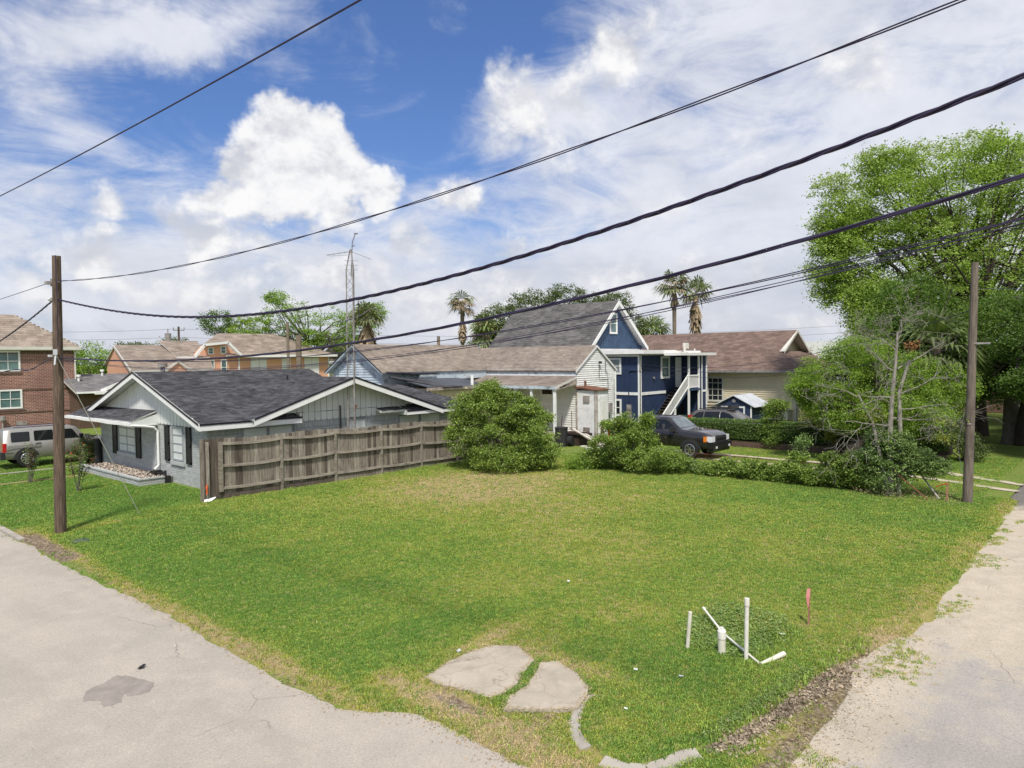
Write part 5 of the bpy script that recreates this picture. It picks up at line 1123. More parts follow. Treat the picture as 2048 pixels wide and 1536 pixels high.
mb = MB(); mb.box(1.5, 19.5, 62.55, 62.68, 6.05, 6.3); mb.box(19.38, 19.5, 62.681, 76.4, 6.05, 6.3); mb.build('gutter', 'cream_trim', Rb)
mb = MB(); mb.box(1.6, 19.38, 62.68, 63, 6.0, 6.06); mb.build('soffit', 'cream_trim', Rb)
mb = MB(); mb.tube([(19.3, 62.62, 6.1), (19.15, 62.92, 5.7), (19.15, 62.92, .15), (19.4, 62.8, .05)], .06, 6); mb.build('downspout', 'cream_trim', Rb)
hp = 3.5; rz2 = 8.85
roofplane(Rb, [(1.5, 62.6, 6.3), (19.5, 62.6, 6.3), (19.5-hp, 62.6+hp, rz2), (4, 62.6+hp, rz2)], 'cream_trim', 'beige_shingle', .05, .6, .28)
roofplane(Rb, [(19.5, 62.6, 6.3), (19.5, 76.4, 6.3), (19.5-hp, 76.4-hp, rz2), (19.5-hp, 62.6+hp, rz2)], 'cream_trim', 'beige_shingle', .05, .6, .28)
roofplane(Rb, [(19.5, 76.4, 6.3), (1.5, 76.4, 6.3), (4, 76.4-hp, rz2), (19.5-hp, 76.4-hp, rz2)], 'cream_trim', None, .05)
mb = MB(); mb.tube([(14.2, 62.7, 0), (14.2, 62.7, .9)], .06, 6); mb.tube([(14.2, 62.7, .85), (14.2, 62.7, 1.15)], .2, 8); mb.box(15.1, 15.7, 62.6, 62.95, .1, .7); mb.build('gas_meter', 'galv', Rb)
# dark-roofed low house between
G_ = thing('low_house', 'low house with flat grey shingle roof and stone wall tinted dark for eave shade behind the painted house', 'house', (20, 56, 0))
mb = MB(); mb.box(18.6, 27, 60.6, 62.6, -.1, 2.75); mb.build('wall', 'eave_shade_brick', G_)  # wall colour is darkened to carry the shade of the eave
roofplane(G_, [(18.2, 60.0, 2.83), (29, 60.0, 2.83), (29, 64.0, 4.1), (18.2, 64.0, 4.1)], 'cream_trim', 'flat_grey_shingle', .1, .5, .2)
mb = MB(); mb.box(18.2, 19.5, 59.92, 60.0, 2.69, 2.83); mb.build('fascia', 'white_paint', G_)
mb = MB(); mb.box(19.501, 20.3, 59.5, 60.0, 2.6, 2.84); mb.beam((19.9, 59.8, 2.85), (23, 59.8, 4.1), .1, .22); mb.prism([(20, 59.9, 2.6), (24, 59.9, 2.6), (23, 59.9, 4.05)], (0, .05, 0)); mb.build('porch_gable', 'white_paint', G_)
for px, py in ((19.2, 62.4), (21.3, 63.6)):
    mb = MB(); mb.tube([(px, py, 3.3), (px, py, 4.0+(py-62.4)*.3)], .08, 8); mb.tube([(px, py, 3.95+(py-62.4)*.3), (px, py, 4.1+(py-62.4)*.3)], .16, 8); mb.build('vent_cap', 'white_paint', G_)
# salmon houses
Q1 = thing('salmon_house', 'salmon house with long tan roof and small front gable, left of the two salmon houses', 'house', (27, 72, 0))
mb = MB(); mb.box(27.5, 33.5, 68.0, 79, -.1, 4.3); mb.build('wall', 'orange_wall', Q1)
roofplane(Q1, [(24.3, 65.6, 4.35), (31.6, 65.6, 4.35), (34.8, 73.9, 6.75), (25.9, 73.9, 6.72)], 'cream_trim', 'beige_shingle', .1, .8, .35)
fascia(Q1, (24.25, 65.6, 4.35), (25.85, 73.9, 6.74), .24, .06, 'cream_trim', (-1, 0, 0), 'rake_board')
roofplane(Q1, [(35, 80, 4.8), (26.9, 80, 4.8), (25.9, 73.9, 6.72), (34.8, 73.9, 6.72)], 'cream_trim', None, .1)
mb = MB(); mb.prism([(24.5, 65.9, 0), (24.5, 65.9, 4.25), (26.0, 73.9, 6.55), (26.95, 79.0, 5.1), (26.95, 79.0, 0)], (.3, 0, 0)); mb.build('gable_wall', 'orange_wall', Q1)
mb = MB(); mb.prism([(26.9, 65.3, 3.9), (29.4, 65.3, 3.9), (28.15, 65.3, 4.95)], (0, .1, 0)); mb.build('small_gable', 'orange_wall', Q1)
for s in (-1, 1):
    mb = MB(); mb.beam((28.15+s*1.5, 65.2, 4.05), (28.15, 65.2, 5.05), .12, .16); mb.build('gable_trim', 'cream_trim', Q1)
fascia(Q1, (24.3, 65.55, 4.33), (31.6, 65.55, 4.33), .15, .05, 'cream_trim', (0, -1, 0), 'fascia')
Q2 = thing('salmon_house', 'larger salmon house with hipped tan roof, dormer front and white louvred doors', 'house', (39, 72, 0))
mb = MB(); mb.box(30.3, 47.3, 70, 80, -.1, 5.45); mb.prism([(31.5, 69.95, 5.3), (36.5, 69.95, 5.3), (35.0, 69.95, 6.85), (32.6, 69.95, 6.6)], (0, .3, 0)); mb.build('wall', 'orange_wall', Q2)
roofplane(Q2, [(36.3, 69.4, 5.55), (48.0, 69.4, 5.62), (42.9, 74, 8.05), (36.3, 74, 8.05), (34.8, 69.4, 7.0)], 'cream_trim', 'beige_shingle', .12, .8, .35)
roofplane(Q2, [(48.0, 69.4, 5.62), (48, 80, 5.62), (42.9, 74, 8.05)], 'cream_trim', 'beige_shingle', .12, .8, .35)
roofplane(Q2, [(32.4, 69.4, 6.72), (34.9, 69.4, 6.98), (36.6, 74, 8.05), (36.2, 74, 8.03)], 'cream_trim', 'beige_shingle', .1, .8, .35)
roofplane(Q2, [(29.9, 69.5, 5.5), (31.6, 69.5, 5.5), (32.5, 69.5, 6.7), (34, 74, 7.2), (30, 74, 6.9)], 'cream_trim', 'beige_shingle', .08, .8, .35)
mb = MB()
for p, q in (((29.8, 69.3, 5.42), (31.5, 69.3, 5.42)), ((31.5, 69.3, 5.42), (32.55, 69.3, 6.68)), ((32.5, 69.3, 6.68), (35.0, 69.3, 6.95)), ((34.95, 69.3, 6.95), (36.4, 69.3, 5.6)), ((36.4, 69.3, 5.55), (48.0, 69.3, 5.58))): mb.beam(p, q, .12, .24)
mb.build('fascia', 'white_paint', Q2)
for a, z0, z1, w in ((30.9, 3.6, 5.2, .55), (33.15, 5.75, 6.45, .6), (34.45, 5.8, 6.6, .6), (33.2, 3.6, 5.2, .6), (34.45, 3.6, 5.25, .65)): window(Q2, 'y', 69.95, a, a+w, z0, z1, -1, .09, 'white_paint', 'glass_teal', 1, 2, .05)
for a, b_ in ((37.7, 38.6), (38.65, 39.5), (41.3, 42.35), (44.1, 45.0), (45.05, 45.95)):
    mb = MB(); mb.box(a, b_, 69.9, 69.998, 3.0, 5.35)
    for k in range(8): mb.box(a+.06, b_-.06, 69.87, 69.899, 3.1+k*.28, 3.3+k*.28)
    mb.build('louvred_door', 'white_paint', Q2)
mb = MB(); mb.box(36.3, 36.45, 69.85, 69.99, 3, 5.4); mb.box(47.15, 47.3, 69.9, 69.99, 3, 5.4); mb.build('corner_board', 'white_paint', Q2)
mb = MB(); mb.box(47.6, 60, 72, 80, 0, 4.6); mb.build('rear_wing', 'old_cream', Q2)
roofplane(Q2, [(47.3, 71.3, 5.0), (60.5, 71.3, 5.0), (56, 76, 7.1), (51.5, 76, 7.1)], 'cream_trim', 'beige_shingle', .1, 1, .4)
mb = MB(); mb.tube([(42.5, 60, 0), (42.5, 60, 8.0)], .11, 8)
q = mb.build('roof_stack', 'palm_trunk'); q.location = (30.1, 50, 0); tag(q, 'thin grey pole before the salmon house, left of the shorter trunk', 'pole')
mb = MB(); mb.tube([(38, 56, 0), (38.0, 56, 3), (38.05, 56, 7.0)], [.2, .2, .24], 8); q = mb.build('snag_stump', 'palm_trunk'); q.location = (31.05, 50, 0); tag(q, 'bare dead trunk stub standing before the salmon house', 'trunk')
# far white block seen past the tan roof
mb = MB(); mb.box(74, 82, 20, 26, 0, 6.3); tag(mb.build('far_block', 'white_paint'), 'plain white far building peeking out right of the tan house roof', 'building')
mb = MB(); mb.box(70, 96, 8, 19, 0, 5.6); tag(mb.build('far_brick_block', 'low_brick'), 'low reddish far building behind the trees at right of the tan house', 'building')
# ------------------------------------------------------------------ vehicles
def lerp(a, b_, t): return a+(b_-a)*t
def make_car(name, label, cat, loc, rz, st, paint, wins, wheels, wr, front, rear, extra=None, cladding=None, rim='chrome', glass='car_glass', spokes=8, group=None):
    """st: stations (x, z_bottom, z_belt, z_top, half widths bottom, belt, top)"""
    t = thing(name, label, cat, loc, rz, group)
    def at(x):
        if x <= st[0][0]: return st[0]
        for a, b_ in zip(st[:-1], st[1:]):
            if a[0] <= x <= b_[0]: k = (x-a[0])/max(1e-6, b_[0]-a[0]); return tuple(lerp(p, q, k) for p, q in zip(a, b_))
        return st[-1]
    def prof(s):
        x, zb, zs, zt, wb, ws, wt = s; zm = lerp(zb, zs, .5)
        return [(wb*.93, zb), (wb, zb+.08), (max(wb, ws)+.015, zm), (ws, zs-.02), (ws-.025, zs+.01), (lerp(ws-.025, wt, .93), lerp(zs, zt, .90)), (wt*.93, zt-.01), (wt*.5, zt+.012)]
    def yside(x, z):
        p = prof(at(x))
        for (y0, z0), (y1, z1) in zip(p[:-1], p[1:]):
            if z0 <= z <= z1+1e-6: return lerp(y0, y1, (z-z0)/max(1e-6, z1-z0))
        return p[-1][0]
    xs = []
    for a, b_ in zip(st[:-1], st[1:]):
        k = max(1, int((b_[0]-a[0])/.25)); xs += [a[0]+(b_[0]-a[0])*i/k for i in range(k)]
    xs.append(st[-1][0]); V = []; Fc = []; m = 16
    for x in xs:
        p = prof(at(x)); V += [(x, -y, z) for y, z in p]+[(x, y, z) for y, z in p[::-1]]
    for i in range(len(xs)-1):
        for j in range(m): Fc.append((i*m+j, i*m+(j+1) % m, (i+1)*m+(j+1) % m, (i+1)*m+j))
    Fc += [tuple(range(m)), tuple((len(xs)-1)*m+j for j in range(m))[::-1]]
    mb = MB(); mb.add(V, Fc); mb.build('body', paint, t, smooth=38, local=True)
    def panel(nm, poly, m_, off=.012, both=True, par=None, flat_=False):
        ym = max(yside(x, z) for x, z in poly)
        for s in ((-1, 1) if both else (-1,)):
            mb = MB(); c = [(x, s*((ym if flat_ else yside(x, z))+off), z) for x, z in poly]; q = [(x, s*(yside(x, z)-.03), z) for x, z in poly]; k = len(poly)
            mb.add(c+q, [tuple(range(k))]+[(i, (i+1) % k, k+(i+1) % k, k+i) for i in range(k)]); mb.build(nm, m_, par or t, local=True)
    def rnd(poly, r=.06, n=3):
        out = []; k = len(poly)
        for i in range(k):
            p, a, b_ = Vector(poly[i]), Vector(poly[i-1]), Vector(poly[(i+1) % k]); d1 = (a-p).normalized()*r; d2 = (b_-p).normalized()*r
            for j in range(n+1): u = j/n; out.append(tuple((p+d1)*(1-u)**2+p*2*u*(1-u)+(p+d2)*u*u))
        return out
    for w in wins: panel('side_window', rnd(w), glass)
    for (x0, z0, w0, x1, z1, w1, nm, g) in front:       # glass at the two ends
        mb = MB(); n = Vector((z1-z0, 0, -(x1-x0))).normalized()
        if n.z < 0: n = -n
        o = n*.014; a = [Vector((x0, -w0, z0)), Vector((x0, w0, z0)), Vector((x1, w1, z1)), Vector((x1, -w1, z1))]; mb.hexa([p-n*.02 for p in a], [p+o for p in a]); mb.build(nm, g, t, local=True)
    for wx in wheels:
        panel('wheel_arch', [(wx+(wr+.11)*math.cos(a), wr-.02+(wr+.11)*math.sin(a)) for a in [math.pi*i/12 for i in range(13)]]+[(wx-(wr+.09), st[0][1]+.12 if False else max(at(wx)[1], wr*.6)), (wx+(wr+.09), max(at(wx)[1], wr*.6))], 'plastic_black', .012, flat_=True)
        for s in (-1, 1):
            y = s*(max(yside(wx, wr), yside(wx, wr*2))+.05); w_ = MB()
            rr = [(wr*.99, 0), (wr, .03), (wr, .2), (wr*.97, .24)]
            w_.tube([(wx, y-s*.23, wr), (wx, y-s*.20, wr), (wx, y-s*.03, wr), (wx, y, wr)], [wr*.96, wr, wr, wr*.95], 28); wo_ = w_.build('wheel', 'tyre', t, local=True, smooth=40)
            q = MB(); q.tube([(wx, y-s*.02, wr), (wx, y+s*.004, wr)], [wr*.62, wr*.64], 24); q.cur = 0; q.build('rim', 'plastic_black', wo_, local=True)
            q = MB()
            for k in range(spokes):
                a = 2*math.pi*k/spokes; q.beam((wx+.04*math.cos(a), y+s*.008, wr+.04*math.sin(a)), (wx+wr*.6*math.cos(a), y+s*.008, wr+wr*.6*math.sin(a)), wr*.13, .02, (0, 1, 0))
            ring = [(wx+wr*.6*math.cos(2*math.pi*k/24), y+s*.006, wr+wr*.6*math.sin(2*math.pi*k/24)) for k in range(25)]; q.tube(ring, wr*.045, 5, False)
            q.tube([(wx, y, wr), (wx, y+s*.025, wr)], [wr*.16, wr*.12], 10); q.build('spokes', rim, wo_, local=True)
    for s in (-1, 1):
        for nm, m_, b_ in rear: mb = MB(); x0, x1, y0, y1, z0, z1 = b_; mb.box(x0, x1, s*y0, s*y1, z0, z1); mb.build(nm, m_, t, local=True)
    return t, panel, yside
# silver-beige SUV in the left driveway
st = [(-2.37, .55, 1.12, 1.68, .84, .88, .70), (-2.30, .42, 1.12, 1.80, .90, .92, .74), (-1.4, .40, 1.12, 1.86, .93, .94, .77), (0.35, .40, 1.12, 1.86, .93, .94, .77), (.72, .40, 1.12, 1.76, .93, .94, .74),
      (1.10, .40, 1.12, 1.27, .93, .93, .80), (1.25, .42, 1.12, 1.2, .93, .92, .78), (2.1, .45, 1.04, 1.12, .92, .90, .74), (2.28, .5, .98, 1.02, .88, .86, .70)]
c, panel, ys = make_car('parked_suv', 'silver-beige boxy SUV parked in the driveway behind the utility pole', 'car', (11.35, 40.6, .05), 0, st, 'car_beige',
    [[(-2.05, 1.22), (-1.30, 1.22), (-1.30, 1.68), (-2.05, 1.68)], [(-1.12, 1.22), (-.32, 1.22), (-.32, 1.70), (-1.12, 1.70)], [(-.15, 1.22), (.82, 1.22), (.52, 1.68), (-.15, 1.70)]], (-1.45, 1.5), .42,
    [(1.10, 1.28, .70, .74, 1.72, .66, 'windscreen', 'windscreen')],
    [('tail_light', 'red_lamp', (-2.40, -2.26, .72, .945, .78, 1.2)), ('roof_rail', 'cable', (-1.9, .3, .66, .69, 1.87, 1.9)), ('mirror', 'plastic_black', (.78, .92, .96, 1.16, 1.2, 1.42)), ('headlight', 'lamp_clear', (2.2, 2.3, .55, .8, .8, .98))], spokes=9)
mb = MB(); mb.box(-2.47, -2.3, -.92, .92, .42, .75); mb.box(2.2, 2.4, -.9, .9, .42, .72); mb.build('bumper', 'plastic_black', c, local=True)
panel('lower_cladding', [(-2.3, .4), (-1.98, .4), (-2.0, .74), (-2.3, .74)], 'plastic_black', .02)
panel('fender_flare', [(-2.25, .86), (-2.2, 1.06), (-.9, 1.06), (-.85, .98), (-.95, .93), (-1.95, .93)], 'car_beige', .035)
panel('fender_flare', [(.9, .93), (1.0, 1.04), (2.05, 1.0), (2.1, .9), (1.95, .88), (1.05, .9)], 'car_beige', .035)
panel('door_handle', [(-1.08, 1.08), (-.85, 1.08), (-.85, 1.12), (-1.08, 1.12)], 'plastic_black', .03); panel('door_handle', [(-.1, 1.08), (.13, 1.08), (.13, 1.12), (-.1, 1.12)], 'plastic_black', .03)
for x in (-1.22, -.24): panel('door_gap', [(x, .45), (x+.012, .45), (x+.012, 1.78), (x, 1.78)], 'plastic_black', .004)
mb = MB(); mb.box(1.25, 1.7, -.6, -.35, 1.19, 1.235); mb.box(1.25, 1.7, .35, .6, 1.19, 1.235); mb.build('bonnet_vent', 'plastic_black', c, local=True)
# dark grey pickup behind the bushes, nose to the right
st = [(-2.92, .66, 1.26, 1.30, .90, .96, .93), (-2.88, .55, 1.28, 1.32, .93, .98, .95), (-.98, .52, 1.28, 1.32, .95, 1.0, .96), (-.96, .52, 1.28, 1.86, .95, 1.0, .76), (-.8, .52, 1.28, 1.93, .95, 1.0, .78), (.35, .52, 1.27, 1.93, .95, 1.0, .78),
      (.6, .52, 1.27, 1.86, .95, 1.0, .76), (1.15, .52, 1.27, 1.42, .95, .98, .86), (1.28, .52, 1.27, 1.37, .95, .98, .84), (2.35, .52, 1.20, 1.29, .95, .96, .80), (2.68, .52, 1.14, 1.21, .94, .92, .76), (2.84, .55, 1.04, 1.10, .90, .86, .72)]
c, panel, ys = make_car('pickup_truck', 'dark grey pickup truck parked behind the bushes with its nose to the right', 'pickup truck', (32.25, 18.0, 0), R(-90), st, 'car_grey',
    [[(-.85, 1.34), (-.42, 1.34), (-.42, 1.78), (-.78, 1.78)], [(-.28, 1.34), (1.0, 1.34), (.60, 1.72), (.40, 1.80), (-.28, 1.80)]], (-1.85, 1.78), .43,
    [(1.14, 1.43, .80, .62, 1.85, .70, 'windscreen', 'windscreen'), (-.985, 1.38, .7, -.965, 1.8, .62, 'rear_window', 'car_glass')],
    [('tail_light', 'red_lamp', (-2.95, -2.80, .82, .99, .78, 1.2)), ('headlight', 'lamp_clear', (2.62, 2.87, .58, .95, .84, 1.10)), ('indicator', 'amber', (2.46, 2.63, .86, .975, .84, 1.10)), ('mirror', 'plastic_black', (.80, .97, 1.0, 1.26, 1.26, 1.48)), ('fog_light', 'lamp_clear', (2.88, 3.02, .62, .76, .54, .64))], spokes=6)
mb = MB(); mb.box(2.70, 3.0, -.96, .96, .52, .80); mb.box(2.6, 2.92, -.9, .9, .36, .519); mb.build('bumper', 'car_grey', c, local=True, smooth=30)
mb = MB(); mb.box(2.80, 2.91, -.56, .56, .81, 1.10); g = mb.build('grille', 'plastic_black', c, local=True)
mb = MB(); mb.box(2.85, 2.93, -.54, .54, .93, .99); mb.build('grille_bar', 'car_grey', g, local=True)
mb = MB(); mb.box(-2.8, -1.05, -.82, .82, 1.15, 1.335); mb.build('bed_liner', 'plastic_black', c, local=True)
for x in (-.35, 1.05): panel('door_gap', [(x, .5), (x+.012, .5), (x+.012, 1.6 if x < 0 else 1.15), (x, 1.6 if x < 0 else 1.15)], 'plastic_black', .004)
panel('door_handle', [(-.26, 1.14), (-.03, 1.14), (-.03, 1.20), (-.26, 1.20)], 'plastic_black', .035)
# taupe crossover behind the hedge with a roof basket
st = [(-2.26, .6, 1.0, 1.1, .80, .84, .72), (-2.1, .42, 1.05, 1.4, .88, .90, .66), (-1.8, .38, 1.08, 1.58, .90, .91, .62), (-1.1, .36, 1.06, 1.66, .91, .91, .64), (0.0, .36, 1.04, 1.66, .91, .91, .64), (.5, .36, 1.03, 1.56, .91, .91, .63),
      (1.25, .36, 1.02, 1.12, .91, .90, .76), (1.9, .40, .96, 1.02, .88, .86, .7), (2.25, .48, .84, .88, .78, .76, .6)]
c, panel, ys = make_car('parked_crossover', 'taupe crossover car with a black roof basket parked behind the clipped hedge', 'car', (41.25, 18.9, 0), R(-90), st, 'car_taupe',
    [[(-1.95, 1.2), (-1.55, 1.1), (-1.2, 1.1), (-1.2, 1.53), (-1.6, 1.48)], [(-1.14, 1.1), (-.15, 1.1), (-.15, 1.56), (-1.14, 1.54)], [(-.08, 1.1), (1.05, 1.08), (.45, 1.46), (.1, 1.55), (-.08, 1.56)]], (-1.3, 1.32), .36,
    [(1.2, 1.13, .72, .42, 1.58, .58, 'windscreen', 'windscreen')],
    [('tail_light', 'red_lamp', (-2.2, -1.95, .62, .88, .98, 1.3)), ('headlight', 'lamp_clear', (2.0, 2.2, .5, .8, .7, .86)), ('mirror', 'chrome', (.72, .88, .92, 1.1, 1.08, 1.22)), ('roof_rail', 'plastic_black', (-1.6, .3, .56, .6, 1.68, 1.72))], spokes=7)
mb = MB()
for z in (1.76, 1.92):
    for y in (-.5, .5): mb.beam((-1.2, y, z), (.1, y, z), .025, .025)
    for x in (-1.2, .1): mb.beam((x, -.5, z), (x, .5, z), .025, .025)
for i in range(14):
    x = -1.2+i*.1
    for y in (-.5, .5): mb.beam((x, y, 1.76), (x, y, 1.92), .014, .014)
for i in range(6): mb.beam((-1.2, -.5+i*.2, 1.75), (.1, -.5+i*.2, 1.75), .02, .02)
mb.prism([(.15, -.5, 1.72), (.55, -.5, 1.74), (.45, -.5, 1.95), (.25, -.5, 1.9)], (0, 1, 0)); mb.build('roof_basket', 'plastic_black', c, local=True)
mb = MB(); mb.tube([(42.9, 22.9, 0), (42.9, 22.9, .95)], [.27, .31], 10); mb.box(42.6, 43.2, 22.6, 23.2, .95, 1.02); tag(mb.build('wheelie_bin', mat('bin_green', (.02, .06, .045), None, rough=.6).name), 'dark green wheelie bin under the blue house stairs', 'bin')
# ------------------------------------------------------------------ utility poles and cables
PL = thing('utility_pole', 'tall weathered wooden utility pole beside the street at left', 'utility pole', (6.62, 23.35, 0))
mb = MB(); mb.tube([(6.64, 23.54, -.3), (6.65, 23.45, 2.5), (6.66, 23.3, 5.2), (6.67, 23.17, 8.0)], [.158, .148, .132, .112], 14); mb.build('shaft', 'pole_wood', PL, smooth=50)
mb = MB(); mb.box(6.44, 6.56, 23.28, 23.5, 7.2, 7.28); mb.tube([(6.66, 23.0, 7.25), (6.64, 23.45, 7.25)], .02, 6); mb.tube([(6.60, 23.38, 7.15), (6.60, 23.38, 7.36)], .05, 8); mb.build('top_bracket', 'galv', PL)
mb = MB(); mb.tube([(6.58, 23.42, 6.78), (6.56, 23.52, 6.78)], [.05, .06], 8); mb.tube([(6.55, 23.50, 6.78), (6.55, 23.56, 6.78)], [.03, .02], 8); mb.build('insulator', 'porcelain', PL)
mb = MB(); mb.box(6.5, 6.58, 23.06, 23.16, 5.18, 5.34); mb.box(6.48, 6.56, 23.42, 23.58, 5.13, 5.19); mb.tube([(6.55, 23.1, 5.2), (6.5, 23.05, 4.9)], .025, 6); mb.build('clamp', 'porcelain', PL)
mb = MB(); mb.tube([(6.60, 23.02, 8.0-.2*0), (6.62, 23.05, 6.5), (6.6, 23.08, 5.4)], .012, 5); mb.build('ground_wire', 'cable', PL)
PR = thing('utility_pole', 'bare brown wooden pole at the right corner of the lot', 'utility pole', (27.3, 4.2, 0))
mb = MB(); mb.tube([(27.32, 4.20, -.3), (27.31, 4.14, 3), (27.30, 4.05, 7.85)], [.15, .135, .105], 14); mb.build('shaft', 'pole_wood_grey', PR, smooth=50)
mb = MB(); mb.box(27.2, 27.26, 3.6, 4.15, 5.2, 5.26); mb.tube([(27.2, 4.1, 2.6), (27.17, 4.2, 2.6)], .03, 6); mb.build('bracket', 'galv', PR)
mb = MB(); mb.tube([(27.2, 4.28, 3.0), (27.1, 4.45, 1.9), (27.05, 4.3, .9)], .008, 4); mb.build('loose_wire', 'cable_grey', PR)
def polyfit(pts, x=6.66, y_new=None, deg=2):
    Y = np.array([p[0] for p in pts]); Z = np.array([p[1] for p in pts]); return np.polyfit(Y, Z, deg)
def cable(name, label, ys_, zf, xf, r, m='cable', strands=1, tw=.0, pitch=1.2, cat='cable', nseg=90, n=6, group=None):
    mb = MB()
    for s in range(strands):
        pts = []
        for i in range(nseg+1):
            y = ys_[0]+(ys_[1]-ys_[0])*i/nseg; a = 2*math.pi*(y/pitch + s/strands); pts.append((xf(y)+tw*math.cos(a), y, zf(y)+tw*math.sin(a)))
        mb.tube(pts, r, n, False)
    o = mb.build(name, m, smooth=180); return tag(o, label, cat, group)
def zfit(tab, deg=3):
    c_ = np.polyfit([p[0] for p in tab], [p[1] for p in tab], deg); lo = min(p[0] for p in tab)
    f0 = lambda y: float(np.polyval(c_, y)); sl0 = (f0(lo+.3)-f0(lo))/.3
    return lambda y: f0(y) if y >= lo else f0(lo)+sl0*(y-lo)*max(0.25, 1+.05*(y-lo))
X6 = lambda y: 6.66
fz = zfit([(22.94, 7.27), (16.74, 6.97), (12.28, 6.96), (8.5, 7.07), (5.64, 7.26), (2.82, 7.49), (1.12, 7.70)]); cable('overhead_cable', 'thin double overhead wire leaving the top bracket of the left pole', (23.1, -14), fz, X6, .007, strands=2, tw=.012, pitch=4)
fz = zfit([(23.0, 6.74), (18.26, 6.11), (14.35, 5.87), (10.66, 5.79), (7.08, 5.97), (4.29, 6.39), (2.53, 6.64), (1.38, 6.86), (.69, 6.98)], 4); cable('twisted_cable', 'thick twisted black cable sagging from the insulator of the left pole', (23.1, -14), fz, X6, .0125, strands=3, tw=.016, pitch=1.1, nseg=300)
fz = zfit([(23.04, 5.09), (13.97, 4.98), (10.69, 5.10), (6.08, 5.47), (4.04, 5.65), (2.53, 5.95), (1.53, 6.10), (.68, 6.23)], 3); cable('telecom_cable', 'thick straight black telecom bundle, upper of the lower cables', (23.1, -14), fz, X6, .0105, strands=3, tw=.0115, pitch=2.6, nseg=160)
fz = zfit([(23.04, 5.11), (10.69, 5.01), (6.52, 5.23), (4.69, 5.4), (3.26, 5.57), (2.53, 5.66), (.68, 5.94)], 3); cable('telecom_wire', 'slim double black wire just below the thick telecom bundle', (23.1, -14), lambda y: fz(y)-.02, X6, .005, strands=2, tw=.009, pitch=7)
fz2 = zfit([(23.05, 5.03), (10.7, 4.83), (6.47, 5.1), (4.7, 5.28), (2.75, 5.53), (.68, 5.88)], 3); cable('telecom_wire', 'lowest loose triple black wire running from the left pole', (23.1, -14), fz2, X6, .004, strands=3, tw=.018, pitch=9)
cable('overhead_cable', 'black overhead wire crossing the sky at top left over the street', (50, -14), lambda y: 8.02+.0035*(y-5)**2*.3-.00*y+(.13 if y < 17 else .13-.0*(y-17)), lambda y: 4.0, .010)
cable('distribution_wire', 'thin wire leaving the left pole bracket towards the left edge', (23.5, 55), lambda y: 7.3-(y-23.5)*.028*(1-(y-23.5)/70), X6, .009)
fzz = lambda y: 6.78-(y-23.5)*.21+(y-23.5)**2*.0055; cable('twisted_cable', 'twisted black cable continuing from the left pole to the left edge', (23.55, 50), fzz, X6, .012, strands=3, tw=.016, pitch=1.2, nseg=160)
cable('telecom_cable', 'low black cable drooping across the brick house to the left edge', (23.6, 50), lambda y: 5.12-(y-23.6)*.10+(y-23.6)**2*.0036+.12*math.exp(-((y-26)/1.2)**2)*-1.2, X6, .011, strands=2, tw=.01, pitch=2)
mb = MB(); mb.tube([(6.55, 23.1, 5.2), (9.1, 24.22, 0)], .011, 5); tag(mb.build('guy_wire', 'guy_wire'), 'pale guy wire slanting from the left pole down to the lawn', 'guy wire')
def span(name, label, p, q, sag, r, m='cable', n=24, cat='cable'):
    mb = MB(); p, q = Vector(p), Vector(q); mb.tube([p.lerp(q, i/n)-Vector((0, 0, sag*4*(i/n)*(1-i/n))) for i in range(n+1)], r, 5, False); return tag(mb.build(name, m), label, cat)
span('service_wire', 'thin service wire from the blue corner post to the right pole, upper', (40.9, 24.8, 4.5), (27.25, 4.15, 6.3), .9, .012)
span('service_wire', 'second thin service wire dropping from the blue corner towards the trees', (40.9, 24.8, 4.2), (48, 9, 4.6), .55, .014)
span('service_wire', 'thin service wire from the old gable towards the right pole, lowest', (36.4, 24.85, 4.6), (27.3, 4.1, 5.2), 1.0, .008)
span('service_wire', 'thin wire from right pole top towards the right frame edge', (27.3, 4.0, 7.0), (31, -6, 7.3), .25, .01)
for k, z in enumerate((9.5, 8.4)):
    span('distribution_wire', 'faint distant power line above the salmon roofs, %s of two' % ('upper', 'lower')[k], (18, 135, z+1.2), (41.8, 96.4, z), .6, .02, 'cable_grey')
    span('distribution_wire', 'faint distant power line running right from the transformer pole, %s of two' % ('upper', 'lower')[k], (41.8, 96.4, z), (120, 30, z+.3), 1.5, .02, 'cable_grey')
dp = thing('utility_pole', 'small distant pole carrying a grey transformer above the salmon roof', 'utility pole', (41.8, 96.4, 0))
mb = MB(); mb.tube([(41.8, 96.4, 0), (41.8, 96.4, 9.8)], [.18, .14], 8); mb.build('shaft', 'pole_wood', dp)
mb = MB(); mb.tube([(40.6, 96.9, 7.6), (40.6, 96.9, 8.9)], .4, 10); mb.tube([(40.6, 96.9, 8.9), (40.6, 96.9, 9.5)], .06, 6); mb.build('transformer', 'galv', dp)
mb = MB(); mb.beam((41.2, 96.6, 9.3), (42.4, 96.1, 9.3), .08, .08); mb.tube([(41.2, 96.6, 9.3), (41.2, 96.6, 9.7)], .04, 6); mb.tube([(42.4, 96.1, 9.3), (42.4, 96.1, 9.7)], .04, 6); mb.build('crossarm', 'pole_wood', dp)
mb = MB(); mb.tube([(41.3, 84, 0), (41.3, 84, 7.2)], .2, 8); tag(mb.build('chimney_pipe', 'dark_wood'), 'short dark distant post right of the transformer pole', 'post')
